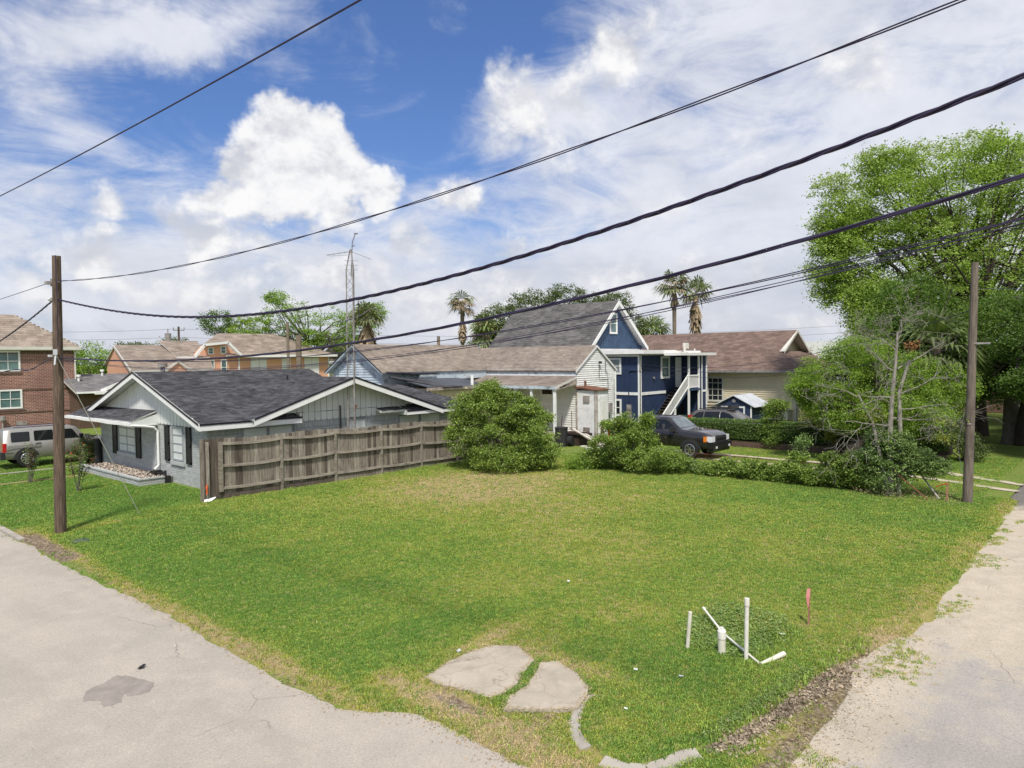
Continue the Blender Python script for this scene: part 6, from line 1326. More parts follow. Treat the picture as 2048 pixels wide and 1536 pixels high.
# ------------------------------------------------------------------ pipes and stakes in the grass
def gz(x, y): return float(height(np.array([x]), np.array([y]))[0])
mb = MB(); mb.tube([(10.76, 5.66, -.15), (10.78, 5.60, .62)], .033, 14); mb.tube([(10.779, 5.601, .60), (10.78, 5.60, .625)], .030, 14); o = mb.build('pvc_pipe', 'pvc_cream', smooth=50); tag(o, 'leaning open cream plastic pipe, leftmost of the upright pipes', 'pipe', 'pipes standing in the lawn')
cl = thing('cleanout_pipe', 'short fat cream pipe with a screwed white cap between the two tall pipes', 'pipe', (10.97, 5.13, 0), 0, 'pipes standing in the lawn')
mb = MB(); mb.tube([(10.97, 5.13, -.15), (10.97, 5.13, .24)], .062, 18); mb.build('pipe_body', 'pvc_cream', cl, smooth=50)
mb = MB(); mb.tube([(10.97, 5.13, .235), (10.97, 5.13, .36)], .071, 18); mb.build('collar', 'pvc', cl, smooth=50)
mb = MB(); mb.tube([(10.97, 5.13, .36), (10.97, 5.13, .385)], [.062, .055], 18); mb.box(10.945, 10.995, 5.105, 5.155, .385, .42); mb.build('cap', 'pvc', cl)
tp = thing('pvc_pipe', 'tallest white plastic pipe with a socket on top, at the hole edge', 'pipe', (11.0, 4.73, 0), 0, 'pipes standing in the lawn')
mb = MB(); mb.tube([(11.0, 4.73, -.2), (11.02, 4.72, .92)], .034, 16); mb.build('pipe_body', 'pvc', tp, smooth=50)
mb = MB(); mb.tube([(11.018, 4.72, .86), (11.02, 4.72, .98)], .041, 16); mb.build('socket', 'pvc', tp, smooth=50)
mb = MB(); mb.tube([(12.15, 6.05, gz(12.15, 6.05)+.18), (11.6, 5.4, gz(11.6, 5.4)+.1), (10.95, 4.5, gz(10.95, 4.5)+.02)], .019, 10); mb.tube([(12.13, 6.03, gz(12.15, 6.05)+.18), (12.1, 5.99, gz(12.1, 6)+.17)], .027, 10); tag(mb.build('thin_pipe', 'pvc', smooth=50), 'thin white pipe lying diagonally across the leafy hole', 'pipe')
mb = MB(); mb.tube([(10.95, 4.47, gz(10.95, 4.47)+.0), (11.45, 4.28, gz(11.45, 4.28)+.06)], [.03, .045], 10); tag(mb.build('pipe_stub', 'pvc_cream', smooth=50), 'dirty pipe stub poking from the soil at the right side of the hole', 'pipe')
sk = thing('survey_stake', 'wooden survey stake with pink tape standing in the lawn right of the pipes', 'stake', (13.1, 4.45, 0))
mb = MB(); mb.beam((13.1, 4.45, -.1), (13.12, 4.45, .68), .035, .02); mb.build('stake', 'stake_wood', sk)
mb = MB(); mb.hexa([(13.085, 4.47, .34), (13.09, 4.45, .34), (13.10, 4.45, .34), (13.095, 4.48, .34)], [(13.07, 4.49, .52), (13.085, 4.43, .52), (13.10, 4.43, .52), (13.09, 4.50, .52)]); mb.hexa([(13.07, 4.49, .521), (13.085, 4.43, .521), (13.10, 4.43, .521), (13.09, 4.50, .521)], [(13.09, 4.475, .66), (13.10, 4.43, .66), (13.13, 4.43, .66), (13.12, 4.475, .66)]); mb.build('tape', 'pink_tape', sk)
sk = thing('survey_stake', 'small orange stake with ribbon beside the leaning metal post near the right pole', 'stake', (27.2, 4.75, 0))
mb = MB(); mb.beam((27.18, 4.75, -.1), (27.2, 4.75, .62), .06, .03); mb.build('stake', 'stake_wood', sk)
mb = MB(); mb.beam((27.15, 4.75, .6), (27.3, 5.1, .42), .03, .03); mb.build('tape', 'orange_tape', sk)
mb = MB(); mb.tube([(27.3, 5.0, .02), (28.0, 6.1, 1.25)], .03, 8); tag(mb.build('fence_tube', 'galv'), 'leaning galvanised fence tube beside the orange stake', 'post')
mb = MB(); mb.tube([(26.9, 5.25, .02), (27.0, 6.3, .85)], .022, 8); tag(mb.build('fence_tube', 'rust'), 'darker fallen fence tube lying left of the galvanised one', 'post')
mb = MB(); mb.box(7.95, 8.0, 9.3, 9.35, 0, .01)
def scrap(x, y, m, label, s=.05, nm='litter_scrap'):
    z = max(gz(x, y), -.072 if x < 6.1 else -1)+.02; mb = MB()
    for k in range(3): a = random.uniform(0, 6); mb.beam((x-s*math.cos(a), y-s*math.sin(a), z), (x+s*math.cos(a), y+s*math.sin(a), z+s*.4), s*.7, .01)
    return tag(mb.build(nm, m), label, 'litter')
scrap(8.18, 8.5, 'porcelain', 'bluish crumpled scrap at the back edge of the larger slab', .045); scrap(9.45, 5.85, 'white_paint', 'white scrap in the grass right of the smaller slab', .03)
scrap(9.7, 5.2, 'porcelain', 'white and black crumpled paper in the grass left of the pipes', .035); scrap(12.35, 4.65, 'white_paint', 'folded white paper scrap left of the pink-taped stake', .06); scrap(8.3, 5.3, 'white_paint', 'tiny white scrap on the kerbside mound', .025)
scrap(12.3, 9.3, 'white_paint', 'pale scrap in the middle of the lawn', .03); scrap(4.52, 12.15, 'black_paint', 'small dark scrap on the street behind the asphalt patch', .06)
mb = MB(); mb.box(6.45, 6.85, 21.75, 22.15, -.05, .03); tag(mb.build('valve_cover', 'tarp_flat'), 'square dark meter cover in the grass by the left pole', 'cover')
# ------------------------------------------------------------------ vegetation
def tree(name, label, cat, base, ells, per, ln, spread, size, leaf, bark, trunk=None, r0=.15, nb=26, parts=True, shell=.55, group=None, seed=1, flat=.5, flowers=None, aspect=.55, pts=None):
    t = thing(name, label, cat, base, 0, group)
    P, E = clumps(ells, per, ln, spread, shell)
    if pts is not None: P = np.concatenate([P, pts])
    P = P[P[:, 2] > base[2]+.03]
    leaves('foliage', P, size, leaf, t, 'stuff', flat, aspect)
    rr = random.Random(seed); mb = MB()
    if trunk:
        mb.tube(trunk, [r0*(1-.65*i/(len(trunk)-1)) for i in range(len(trunk))], 9); top = trunk[-1]; hub = trunk[max(1, len(trunk)//2)]
        mb.build('trunk', bark, t, smooth=60)
        mb = MB(); sel = [E[rr.randrange(len(E))] for _ in range(nb)]; branchy(mb, top, sel[:nb//2], r0*.3*(.5 if nb > 100 else 1), seed=seed); branchy(mb, hub, sel[nb//2:], r0*.3, seed=seed+1); mb.build('branches', bark, t, 'stuff')
    else:
        sel = [E[rr.randrange(len(E))] for _ in range(nb)]; branchy(mb, base, sel, r0, seed=seed); mb.build('branches', bark, t, 'stuff')
    if flowers:
        m, k, s = flowers; idx = RNG.choice(len(P), k); leaves('flowers', P[idx]+RNG.normal(0, .04, (k, 3)), s, m, t, 'stuff', 1.0, .9)
    return t
def shoots(n, ells, seed, r=.22):
    rr = random.Random(seed); out = []
    for k in range(n):
        e = ells[rr.randrange(len(ells))]; a = rr.uniform(0, 6.28); el = rr.uniform(.1, 1.4); q = rr.uniform(.95, 1.25)
        out.append((e[0]+e[3]*q*math.cos(a)*math.cos(el), e[1]+e[4]*q*math.sin(a)*math.cos(el), e[2]+e[5]*q*math.sin(el), r*rr.uniform(.5, 1), r*rr.uniform(.5, 1), r*rr.uniform(.6, 1.6), .09))
    return out
# big vine-grown bush in front of the old porch
tree('large_bush', 'large sprawling bush with small white flowers covering the end of the plank fence', 'bush', (23.6, 20.9, 0),
     [(23.0, 21.8, 1.2, 1.5, 1.6, 1.35), (22.4, 22.6, 1.5, 1.0, 1.1, 1.3), (23.4, 22.0, 2.5, 1.25, 1.1, 1.1), (22.6, 22.7, 2.6, .9, .8, .9), (24.0, 20.5, 1.2, 1.4, 1.3, 1.3), (24.3, 19.9, .9, 1.0, .9, .9), (22.8, 21.0, .6, 1.5, 1.6, .7), (24.4, 20.6, 2.1, .95, .9, .8), (23.8, 20.0, .5, .9, .8, .55), (23.2, 22.0, 3.45, .5, .5, .5, .5), (23.4, 22.2, 3.2, .7, .7, .6)]+shoots(34, [(23.0, 21.8, 1.2, 1.5, 1.6, 1.35), (23.4, 22.0, 2.5, 1.25, 1.1, 1.1), (24.0, 20.5, 1.2, 1.4, 1.3, 1.3), (24.4, 20.6, 2.1, .95, .9, .8)], 3),
     170, 44, .13, .085, 'leaf_bush', 'bark_grey', None, .035, 50, shell=.45, flowers=('petal_white', 1700, .07), seed=3)
tree('low_bush', 'low leafy scrub along the ground between the big bush and the pickup', 'bush', (27.0, 19.0, 0),
     [(25.6, 18.7, .25, .8, .7, .35), (26.3, 18.4, .25, .9, .8, .35), (27.0, 18.9, .2, .8, .9, .3), (27.6, 17.8, .4, .6, .6, .5)], 100, 28, .12, .075, 'leaf_feather', 'bark_grey', None, .02, 20, flowers=('petal_white', 120, .05), seed=4)
tree('rounded_bush', 'rounded bright green bush in front of the dark pickup', 'bush', (26.3, 16.2, 0),
     [(26.4, 16.8, 1.0, 1.15, 1.15, 1.05), (26.6, 16.4, 1.5, .8, .75, .7), (26.2, 15.8, .6, .9, 1.1, .6), (27.0, 14.9, .45, .9, .95, .5), (26.4, 17.9, .5, .9, 1.0, .5), (26.6, 18.6, .35, .8, .8, .4)]+shoots(24, [(26.4, 16.8, 1.0, 1.15, 1.15, 1.05), (26.6, 16.3, 1.65, .8, .75, .7), (26.1, 15.8, .8, 1.0, 1.1, .8)], 4), 170, 36, .11, .08, 'leaf_bush', 'bark_grey', None, .03, 34, flowers=('petal_white', 260, .05), seed=5)
tree('creeper_mound', 'leafy creeper mound right of the rounded bush, under the pickup nose', 'bush', (27.6, 13.9, 0),
     [(27.5, 14.6, .28, .7, .7, .32), (27.6, 13.6, .22, .6, .9, .26), (27.7, 15.1, .6, .35, .35, .4, .4)], 110, 30, .1, .065, 'leaf_vine', 'bark_grey', None, .02, 18, flowers=('petal_white', 130, .05), seed=6)
tree('creeper_hedge', 'low creeper-covered chain fence along the far side of the lawn', 'hedge', (27.6, 10, 0),
     [(27.5, 13.4, .2, .45, .7, .28), (27.5, 12.4, .24, .45, .8, .3), (27.5, 11.3, .22, .45, .6, .28), (27.5, 10.2, .38, .5, .7, .45), (27.5, 9.3, .32, .5, .7, .36), (27.5, 8.4, .5, .55, .7, .55), (27.45, 7.6, .7, .6, .6, .8)]+shoots(22, [(27.5, 12, .2, .5, 1.6, .35), (27.5, 9, .5, .55, 1.6, .6)], 8, .2), 180, 34, .09, .095, 'leaf_bush', 'bark_grey', None, .015, 22, flowers=('petal_white', 260, .045), seed=7)
wf = thing('chain_fence', 'rusty chain link fence swallowed by creeper behind the lawn', 'fence', (27.75, 10, 0))
for y in (15, 12.6, 10.2, 7.8, 6.5): mb = MB(); mb.tube([(27.75, y, -.1), (27.75, y, .9)], .03, 8); mb.build('fence_post', 'galv', wf)
mb = MB()
for k in range(70):
    y = 6.5+k*.13
    mb.tube([(27.75, y, .0), (27.75, min(y+.8, 15.2), .8)], .003, 3, False); mb.tube([(27.75, y+.8, .0), (27.75, y, .8)], .003, 3, False)
mb.tube([(27.75, 6.5, .8), (27.75, 15, .8)], .012, 6); mb.build('wire_mesh', 'rust', wf, 'stuff')
tree('vine_clump', 'dark vines climbing the foot of the dead tree', 'vine', (27.3, 6.4, 0),
     [(27.3, 6.5, .8, .75, .85, .9), (27.3, 6.3, 1.7, .55, .6, .7), (27.5, 5.8, 1.3, .6, .65, .45), (27.3, 7.0, 1.1, .65, .65, .75), (27.6, 5.3, 1.05, .6, .6, .35), (27.4, 6.8, 2.0, .45, .5, .4)], 130, 28, .1, .10, 'leaf_vine', 'bark_grey', None, .02, 20, aspect=.4, seed=8)
# dead tree with bleached limbs
D = thing('dead_tree', 'bare bleached dead tree with tangled limbs rising from vines', 'tree', (27.3, 6.35, 0))
rr = random.Random(12); tm, bm_ = MB(), MB()
def limb(mb, p, d, L_, r, depth, curl):
    pts = [Vector(p)]; rad = [r]; d = Vector(d).normalized(); n = 5
    for i in range(n):
        d = (d+Vector((rr.uniform(-1, 1), rr.uniform(-1, 1), rr.uniform(-.8, .7)))*curl).normalized(); pts.append(pts[-1]+d*L_/n); rad.append(r*(1-.13*(i+1)))
    mb.tube(pts, rad, 6 if r > .02 else 4, False)
    if depth > 0:
        for k in range(rr.choice((2, 3, 4)) if depth > 1 else rr.choice((2, 3))):
            j = rr.randrange(2, n+1); nd = (d+Vector((rr.uniform(-1, 1), rr.uniform(-1, 1), rr.uniform(-.55, .6)))*.95).normalized(); limb(bm_, pts[j], nd, L_*rr.uniform(.5, .8), max(.0055, rad[j]*.62), depth-1, .42)
for tr_, r in (([(27.25, 6.45, -.1), (27.15, 6.5, 1.8), (27.2, 6.45, 3.3), (27.25, 6.35, 4.6), (27.3, 6.3, 5.7)], .13), ([(27.3, 6.25, -.1), (27.35, 6.2, 2.0), (27.35, 6.25, 3.6), (27.6, 6.0, 4.7)], .11), ([(27.2, 6.55, 0), (27.0, 6.8, 1.6), (26.9, 7.0, 2.6), (26.7, 7.4, 3.5)], .09)):
    tm.tube(tr_, [r*.8, r*.7, r*.58, r*.42, r*.25][:len(tr_)], 9)
tm.build('trunk', 'bark_pale', D, smooth=60)
sp = Vector((-.66, .75, 0)); bk = Vector((.75, .66, 0))
for (p, d, L_, r) in (((27.2, 6.5, 2.4), sp*1.3+z3*.15, 2.3, .045), ((27.2, 6.5, 2.7), -sp*1.2+z3*.1, 2.2, .045), ((27.25, 6.4, 3.4), sp*1.1+z3*.35, 2.0, .042), ((27.3, 6.3, 3.5), -sp*1.1+z3*.4-bk*.2, 2.0, .042), ((27.25, 6.35, 4.3), sp*.9+z3*.7, 1.8, .04),
                      ((27.3, 6.3, 4.4), -sp*.95+z3*.6, 1.9, .04), ((27.3, 6.3, 5.0), sp*.6+z3*.8, 1.4, .035), ((27.3, 6.3, 5.2), -sp*.5+z3*.9, 1.3, .035), ((27.6, 6.0, 4.6), -sp*.8+z3*.7+bk*.3, 1.6, .035), ((26.7, 7.4, 3.4), sp*.7+z3*.7, 1.6, .035),
                      ((27.35, 6.2, 3.0), -sp*.8-bk*.6+z3*.1, 1.7, .035), ((27.2, 6.5, 3.2), sp*.7-bk*.7+z3*.1, 1.7, .035), ((27.3, 6.3, 5.5), sp*.2+z3, 1.1, .03), ((27.2, 6.5, 2.4), sp*1.0+z3*.25-bk*.3, 1.4, .03), ((27.3, 6.3, 2.6), -sp*1.0+z3*.3, 1.2, .03), ((27.3, 6.3, 5.6), -sp*.5+z3*.7-bk*.4, 1.2, .028), ((27.25, 6.35, 5.2), sp*.9+z3*.5, 1.4, .03)):
    limb(bm_, p, d, L_*.82, r*.7, 4, .36)
bm_.build('limbs', 'bark_pale', D, 'stuff')
P = RNG.normal(size=(110, 3))*[.12, .12, .1]+[27.3, 5.85, 5.2]; leaves('dead_leaves', P, .09, 'leaf_rust', D)
P, _ = clumps([(26.9, 7.4, 3.1, 1.0, .9, .45), (27.2, 5.0, 2.7, .7, .7, .5), (27.6, 6.6, 3.7, .9, .9, .5), (27.5, 5.6, 3.3, .8, .8, .6), (27.0, 8.3, 2.6, .8, .6, .4)], 16, 26, .14); leaves('living_leaves', P, .075, 'leaf_feather', D)
P, _ = clumps([(27.0, 7.0, 2.8, .6, .5, .3), (27.2, 4.9, 2.4, .5, .5, .4)], 12, 26, .12); leaves('yellow_leaves', P, .075, 'leaf_yellow', D)
# feathery tree behind it on a leaning trunk
tree('leaning_tree', 'feathery green tree on a leaning dark trunk behind the dead tree', 'tree', (35.2, 10.1, 0),
     [(34.6, 10.8, 3.7, 1.9, 1.9, 1.3), (36.4, 9.2, 4.2, 1.8, 2.0, 1.6), (35.4, 9.9, 5.0, 1.6, 1.6, .9), (34.3, 11.6, 3.4, 1.1, 1.0, .8), (37.2, 8.0, 3.6, 1.5, 1.5, 1.4), (35.8, 9.0, 2.6, 1.6, 1.8, .9), (34.6, 11.0, 2.6, 1.2, 1.2, .7), (36.0, 9.8, 3.6, 1.6, 1.8, 1.4), (37.0, 7.4, 2.2, 1.2, 1.3, 1.0), (34.6, 11.0, 2.9, 1.2, 1.1, .9), (36.2, 8.6, 1.5, 1.2, 1.4, .7), (38.2, 6.6, 3.3, 1.2, 1.2, 1.2), (35.4, 10.4, 1.9, 1.2, 1.2, .8), (36.6, 9.4, 2.2, 1.4, 1.4, 1.0), (37.6, 7.6, 1.3, 1.0, 1.1, .8)],
     190, 50, .17, .085, 'leaf_feather', 'bark_dark', [(35.1, 10.25, -.1), (35.3, 9.9, .7), (35.9, 9.2, 1.6), (36.1, 9.0, 3.0)], .34, 60, seed=9)
tree('yellow_shrub', 'tall yellow-green shrub by the hedge below the leaning tree', 'shrub', (36.5, 11.1, 0), [(36.5, 11.1, 1.5, .35, .35, .9), (36.4, 11.3, 1.0, .3, .3, .5), (36.6, 12.1, 1.9, .6, .6, .5)], 50, 26, .12, .075, 'leaf_yellow', 'bark_grey', None, .025, 14, seed=10)
tree('yellow_shrub', 'pale yellow shrub growing at the tan wall corner', 'shrub', (43.5, 14.5, 0), [(43.5, 14.6, 1.1, .8, .9, .9), (43.3, 14.0, 1.6, .5, .5, .5)], 60, 26, .13, .08, 'leaf_yellow', 'bark_grey', None, .025, 14, seed=11)
tree('sapling', 'slim bushy sapling standing in the hedge right of the crossover', 'shrub', (37.2, 14.6, 0), [(37.2, 14.6, 1.3, .6, .7, .9), (37.2, 14.5, 2.1, .45, .45, .5), (37.1, 14.4, .6, .7, .8, .5), (37.2, 14.1, 2.3, .5, .4, .25)], 80, 32, .12, .08, 'leaf_bush', 'bark_grey', None, .03, 18, seed=12)
tree('sapling', 'thin ragged weed sapling beside the pale wheel tracks', 'shrub', (31.0, 10.9, 0), [(31, 10.9, .7, .35, .4, .5), (31, 10.8, 1.25, .3, .3, .3)], 30, 20, .11, .08, 'leaf_vine', 'bark_grey', None, .015, 8, seed=13)
# clipped hedge over a low brick wall
hd = thing('hedge', 'clipped leafy hedge hiding the lower half of the crossover', 'hedge', (37.4, 13, 0))
n = 30000; hy = RNG.uniform(6.4, 20.6, n); bulge = .35*fbm(hy, hy*0, 55, .8); u = RNG.random(n); side = RNG.random(n)
hx_ = 37.4+.013*(14-hy)*0+np.where(side < .65, -.42-.12*RNG.random(n), RNG.uniform(-.45, .45, n))-bulge*.3; hz_ = np.where(side < .65, .45+.85*u, 1.25+.14*RNG.random(n)+.14*fbm(hy, hx_, 4, 2.0))+.03*(14-hy)*.3
leaves('foliage', np.stack([hx_, hy, hz_], -1), .075, 'leaf_dark', hd, aspect=.6)
idx = RNG.random(n) < .3; leaves('lighter_foliage', np.stack([hx_, hy, hz_], -1)[idx]+[-.04, 0, .03], .07, 'leaf_vine', hd, aspect=.6)
mb = MB(); mb.box(37.1, 37.8, 6.4, 20.5, .3, 1.22); mb.build('hedge_core', 'bark_dark', hd)
mb = MB()
for k in range(44): y = 6.5+k*.32; mb.tube([(37.2+random.uniform(-.2, .2), y, 0), (37.2+random.uniform(-.3, .2), y+random.uniform(-.3, .3), .9)], .02, 4, False)
mb.build('hedge_stems', 'bark_grey', hd, 'stuff')
bw = thing('low_brick_wall', 'low old brick retaining wall under the clipped hedge', 'wall', (36.95, 13, 0))
mb = MB(); mb.box(36.9, 37.05, 6.5, 20.4, -.1, .30); mb.build('wall_core', 'low_brick', bw)
k = 0
for z in (0, .1, .2):
    mb = MB(); y = 6.5+(.1 if k % 2 else 0)
    while y < 20.3: mb.box(36.86+random.uniform(0, .015), 36.899, y, y+.2, z, z+.085); y += .21
    mb.build('brick_course', 'low_brick', bw, 'stuff'); k += 1
# the big tree at right and its darker neighbours
big = [(47.8, 13.6, 10.5, 3.4, 3.0, 3.2), (49.5, 11.5, 14.2, 3.8, 3.4, 3.0), (52, 8.5, 14.8, 4.2, 3.8, 3.2), (54.5, 5.2, 14.8, 4.2, 3.8, 3.0), (50.5, 9.5, 10.6, 4.2, 4.0, 3.2), (54, 5, 10.5, 4.5, 4.4, 3.6), (48.6, 11.6, 7.2, 2.6, 2.8, 2.3), (51, 8.2, 7.2, 3.6, 3.4, 2.6), (57, 1.5, 13.2, 4.5, 4.2, 4.0), (57, 1, 8.5, 4.5, 4.5, 4), (53, 7, 17.0, 3.0, 2.6, 1.4, .5), (49.6, 12.0, 16.7, 2.2, 2.0, 1.2, .4), (56, 3, 17, 2.8, 2.6, 1.3, .5), (47.4, 14.4, 9.6, 1.6, 1.6, 1.4, .5), (47.6, 14.0, 13.4, 2.4, 2.2, 1.8, .6)]
LOWB = [(44.6, 11.4, 4.6, 1.6, 1.6, 1.5), (45.5, 11.2, 6.4, 2.2, 2.2, 1.8), (46.8, 12.0, 8.0, 2.0, 2.0, 1.6), (47.3, 14.4, 12.2, 1.6, 1.4, 1.2, .6)]
bt = tree('big_tree', 'huge spreading green tree with airy light crown at the right', 'tree', (50.5, 7.2, 0), big+LOWB, 230, 66, .30, .15, 'leaf_big', 'bark_dark',
     [(50.5, 7.2, -.1), (50.4, 7.4, 2.5), (50.8, 7.6, 5.5), (51.2, 7.9, 8.5), (51.5, 8.2, 11)], .55, 110, shell=.35, seed=44, aspect=.6)
mb = MB(); rr = random.Random(5)
for k in range(26):
    e = big[rr.randrange(len(big))]; a = rr.uniform(0, 6.28); tip = Vector((e[0]+e[3]*.7*math.cos(a), e[1]+e[4]*.7*math.sin(a), e[2]+e[5]*rr.uniform(.1, .8))); st_ = Vector((51.2, 7.9, 6.5+rr.uniform(-2, 3))); m_ = st_.lerp(tip, .5)+Vector((0, 0, -.5)); mb.tube([st_, m_, tip], [.13, .07, .015], 6, False)
mb.build('limbs', 'bark_dark', bt, 'stuff')
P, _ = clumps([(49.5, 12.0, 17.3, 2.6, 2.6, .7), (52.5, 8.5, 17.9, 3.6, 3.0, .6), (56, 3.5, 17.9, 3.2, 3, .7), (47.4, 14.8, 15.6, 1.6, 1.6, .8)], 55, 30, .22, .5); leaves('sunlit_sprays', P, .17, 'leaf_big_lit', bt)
tree('dense_tree', 'dense dark tree mass at the right edge beyond the right pole', 'tree', (46.2, 4.0, 0),
     [(41.6, 3.6, 3.4, 1.4, 1.6, .9), (43, .8, 3.6, 1.6, 1.6, 1.0), (45.5, 6.6, 3.2, 1.6, 1.6, 1.0), (44.5, 5.5, 6.4, 2.6, 2.6, 2.0), (45.5, 2.8, 6.8, 3.0, 3.0, 2.4), (48, 5.5, 5.4, 3.2, 3.4, 1.8), (43.2, 3.4, 5.3, 2.2, 2.2, 1.3), (44.2, 1.2, 5.2, 2.8, 2.6, 1.8), (47.5, 2, 9.2, 3.2, 3, 2.2), (48.5, 7.6, 4.0, 1.9, 2.2, 1.3)], 210, 40, .22, .13, 'leaf_dark', 'bark_dark', [(46.2, 4.6, -.1), (46.0, 4.5, 1.5), (45.6, 4.2, 3.5), (45.5, 3.9, 5.5)], .45, 60, seed=15)
tree('pale_tree', 'paler green overhanging crown at the right edge near the right pole', 'tree', (41.5, .6, 0),
     [(40.5, 1.0, 7.0, 2.2, 2.2, 1.6), (39.6, 1.6, 5.2, 1.6, 1.6, 1.2), (41, -.4, 5, 2.0, 2.2, 1.6), (38.8, .9, 6.2, 1.5, 1.5, 1.0)], 170, 40, .2, .12, 'leaf_oak', 'bark_dark', [(42.3, .3, -.1), (42, .5, 2.2), (41.2, .6, 5.0)], .3, 40, seed=16, flowers=('leaf_yellow', 2600, .12))
tree('dense_tree', 'second dark crown filling the gap between leaning tree and big trunk', 'tree', (43.6, 8.8, 0),
     [(43.5, 9.8, 6.0, 2.4, 2.4, 1.8), (44.4, 8.0, 4.6, 2.6, 2.6, 1.9), (42.6, 8.6, 3.2, 1.8, 2.2, 1.4), (45.3, 9.8, 8.0, 2.4, 2.2, 1.6), (46.5, 10.5, 3.2, 2.2, 2.4, 1.9)], 200, 40, .2, .13, 'leaf_dark', 'bark_dark', [(43.8, 8.6, -.1), (43.7, 8.8, 2), (44, 9, 5)], .3, 50, seed=17)
tree('understory_shrub', 'small dark shrub behind the foot of the right pole', 'shrub', (37.9, 6.0, 0), [(37.9, 5.9, .95, .55, .6, .75), (37.9, 5.6, .5, .7, .6, .45), (36.4, 6.5, 1.1, .4, .8, .25)], 70, 28, .12, .09, 'leaf_oak', 'bark_dark', None, .02, 14, seed=18)
fw_tr = thing('tree_trunks', 'stout bare trunks in deep shade at the far right edge', 'tree', (45.5, 4.2, 0))
for (x, y, r) in ((46.8, 5.0, .5), (44.6, 2.9, .28)):
    mb = MB(); mb.tube([(x, y, -.2), (x-.1, y+.1, .5), (x, y+.15, 2), (x+.2, y+.1, 5), (x+.3, y, 8)], [r*1.5, r*1.05, r*.85, r*.7, r*.5], 10); mb.build('trunk', 'bark_grey', fw_tr, smooth=60)
bx_pts = [(50, -6, 5, 5, 5, 4), (60, -4, 5, 6, 6, 5), (62, 6, 5, 5, 6, 4), (66, 13, 3.5, 4, 4, 3), (56, 12, 4, 3, 3, 2.6), (53, 3, 3.2, 3, 3, 2.6), (62, 0, 4, 6, 5, 4.5)]
tree('tree_backdrop', 'far dark wooded mass closing the view behind the right trees', 'trees', (57, 2, 0), bx_pts, 260, 40, .35, .24, 'leaf_dark', 'bark_dark', None, .1, 30, seed=19)
mb = MB(); mb.box(40.3, 40.9, 6.2, 6.5, 0, .35); mb.box(40.3, 40.6, 5.9, 6.19, 0, .3); tag(mb.build('block_pile', 'low_brick'), 'reddish concrete block lying in the shaded grass behind the right pole', 'block')
# cabbage palm behind the dead tree
def fanpalm(name, label, base, h, cr, n, dead=0, skirt=None, trunk_r=.2, leafm='leaf_palm', blades=13, lean_=(0, 0), seed=1, up=-.35, fan=.95, group=None):
    rr = random.Random(seed); t = thing(name, label, 'palm tree', base, 0, group); b0 = Vector(base); top = b0+Vector((lean_[0], lean_[1], h))
    mb = MB(); mb.tube([b0-Vector((0, 0, .2)), b0.lerp(top, .5)+Vector((lean_[0]*.15, 0, 0)), top], [trunk_r*1.15, trunk_r*.85, trunk_r], 9); mb.build('trunk', 'palm_trunk', t, smooth=60)
    def frond(mb, az, el, L_, sz):
        d = Vector((math.cos(az)*math.cos(el), math.sin(az)*math.cos(el), math.sin(el))); tip = top+d*L_*.62-Vector((0, 0, .06*L_)); mb.tube([top, top+d*L_*.35, tip], [.03, .02, .012], 4, False)
        s = d.cross(z3); s = s.normalized() if s.length > .01 else Vector((1, 0, 0)); u = s.cross(d)
        for k in range(blades):
            a = (k/(blades-1)-.5)*3.6; bd = (d*math.cos(a)+s*math.sin(a)+u*.15*rr.uniform(-1, 1)).normalized(); ln = sz*(.75+.25*math.cos(a))*rr.uniform(.85, 1.1); w = sz*.055; sd = bd.cross(u+d*.01).normalized()*w
            m1 = tip+bd*ln*.6; e = tip+bd*ln-Vector((0, 0, ln*rr.uniform(.15, .55))); mb.add([tip, m1+sd, e, m1-sd], [(0, 1, 2, 3)])
    def mk(nm, cnt, els, m, L_, sz):
        mb = MB()
        for i in range(cnt): frond(mb, rr.uniform(0, 6.28), rr.uniform(*els), L_*rr.uniform(.8, 1.1), sz)
        o = wloc(t); me = bpy.data.meshes.new(nm); me.from_pydata([(a-o.x, b_-o.y, c_-o.z) for a, b_, c_ in mb.v], [], mb.f); return link(nm, me, m, t, 'stuff')
    if n: mk('fronds', n, (up, 1.35), leafm, cr, cr*fan)
    if dead: mk('dead_fronds', dead, (-.6, .9), 'straw', cr*.85, cr*.75)
    if skirt:
        mb = MB(); k_ = skirt[1]
        for i in range(k_):
            a = rr.uniform(0, 6.28); z0 = rr.uniform(0, skirt[0]*.55); r = rr.uniform(.25, 1)*skirt[2]; L2 = skirt[0]*rr.uniform(.35, .6); p = top-Vector((0, 0, z0)); q = p+Vector((math.cos(a)*r, math.sin(a)*r, -L2)); s = Vector((-math.sin(a), math.cos(a), 0))*.1*skirt[2]*1.6
            mb.add([p, p.lerp(q, .6)+s, q+s*.6, q-s*.6, p.lerp(q, .6)-s], [(0, 1, 2, 3, 4)])
        o = wloc(t); me = bpy.data.meshes.new('skirt'); me.from_pydata([(a-o.x, b_-o.y, c_-o.z) for a, b_, c_ in mb.v], [], mb.f); link('dead_skirt', me, 'straw', t, 'stuff')
    return t
fanpalm('cabbage_palm', 'cabbage palm with drooping fan fronds behind the dead tree', (39.3, 7.4, 0), 5.3, 1.5, 46, 0, (2.2, 60, .9), .28, seed=3, blades=17, up=-.9, leafm='leaf_oak')
fanpalm('fan_palm', 'fan palm with a thick dry skirt right of the lattice mast', (46.2, 61.3, 0), 9.3, 1.75, 22, 16, (4.6, 320, 1.3), .3, seed=4)
fanpalm('fan_palm', 'tall half-dead palm with brown crown above the tan roofs', (52.9, 53.7, 0), 10.6, 1.5, 7, 20, None, .22, seed=5, up=.1)
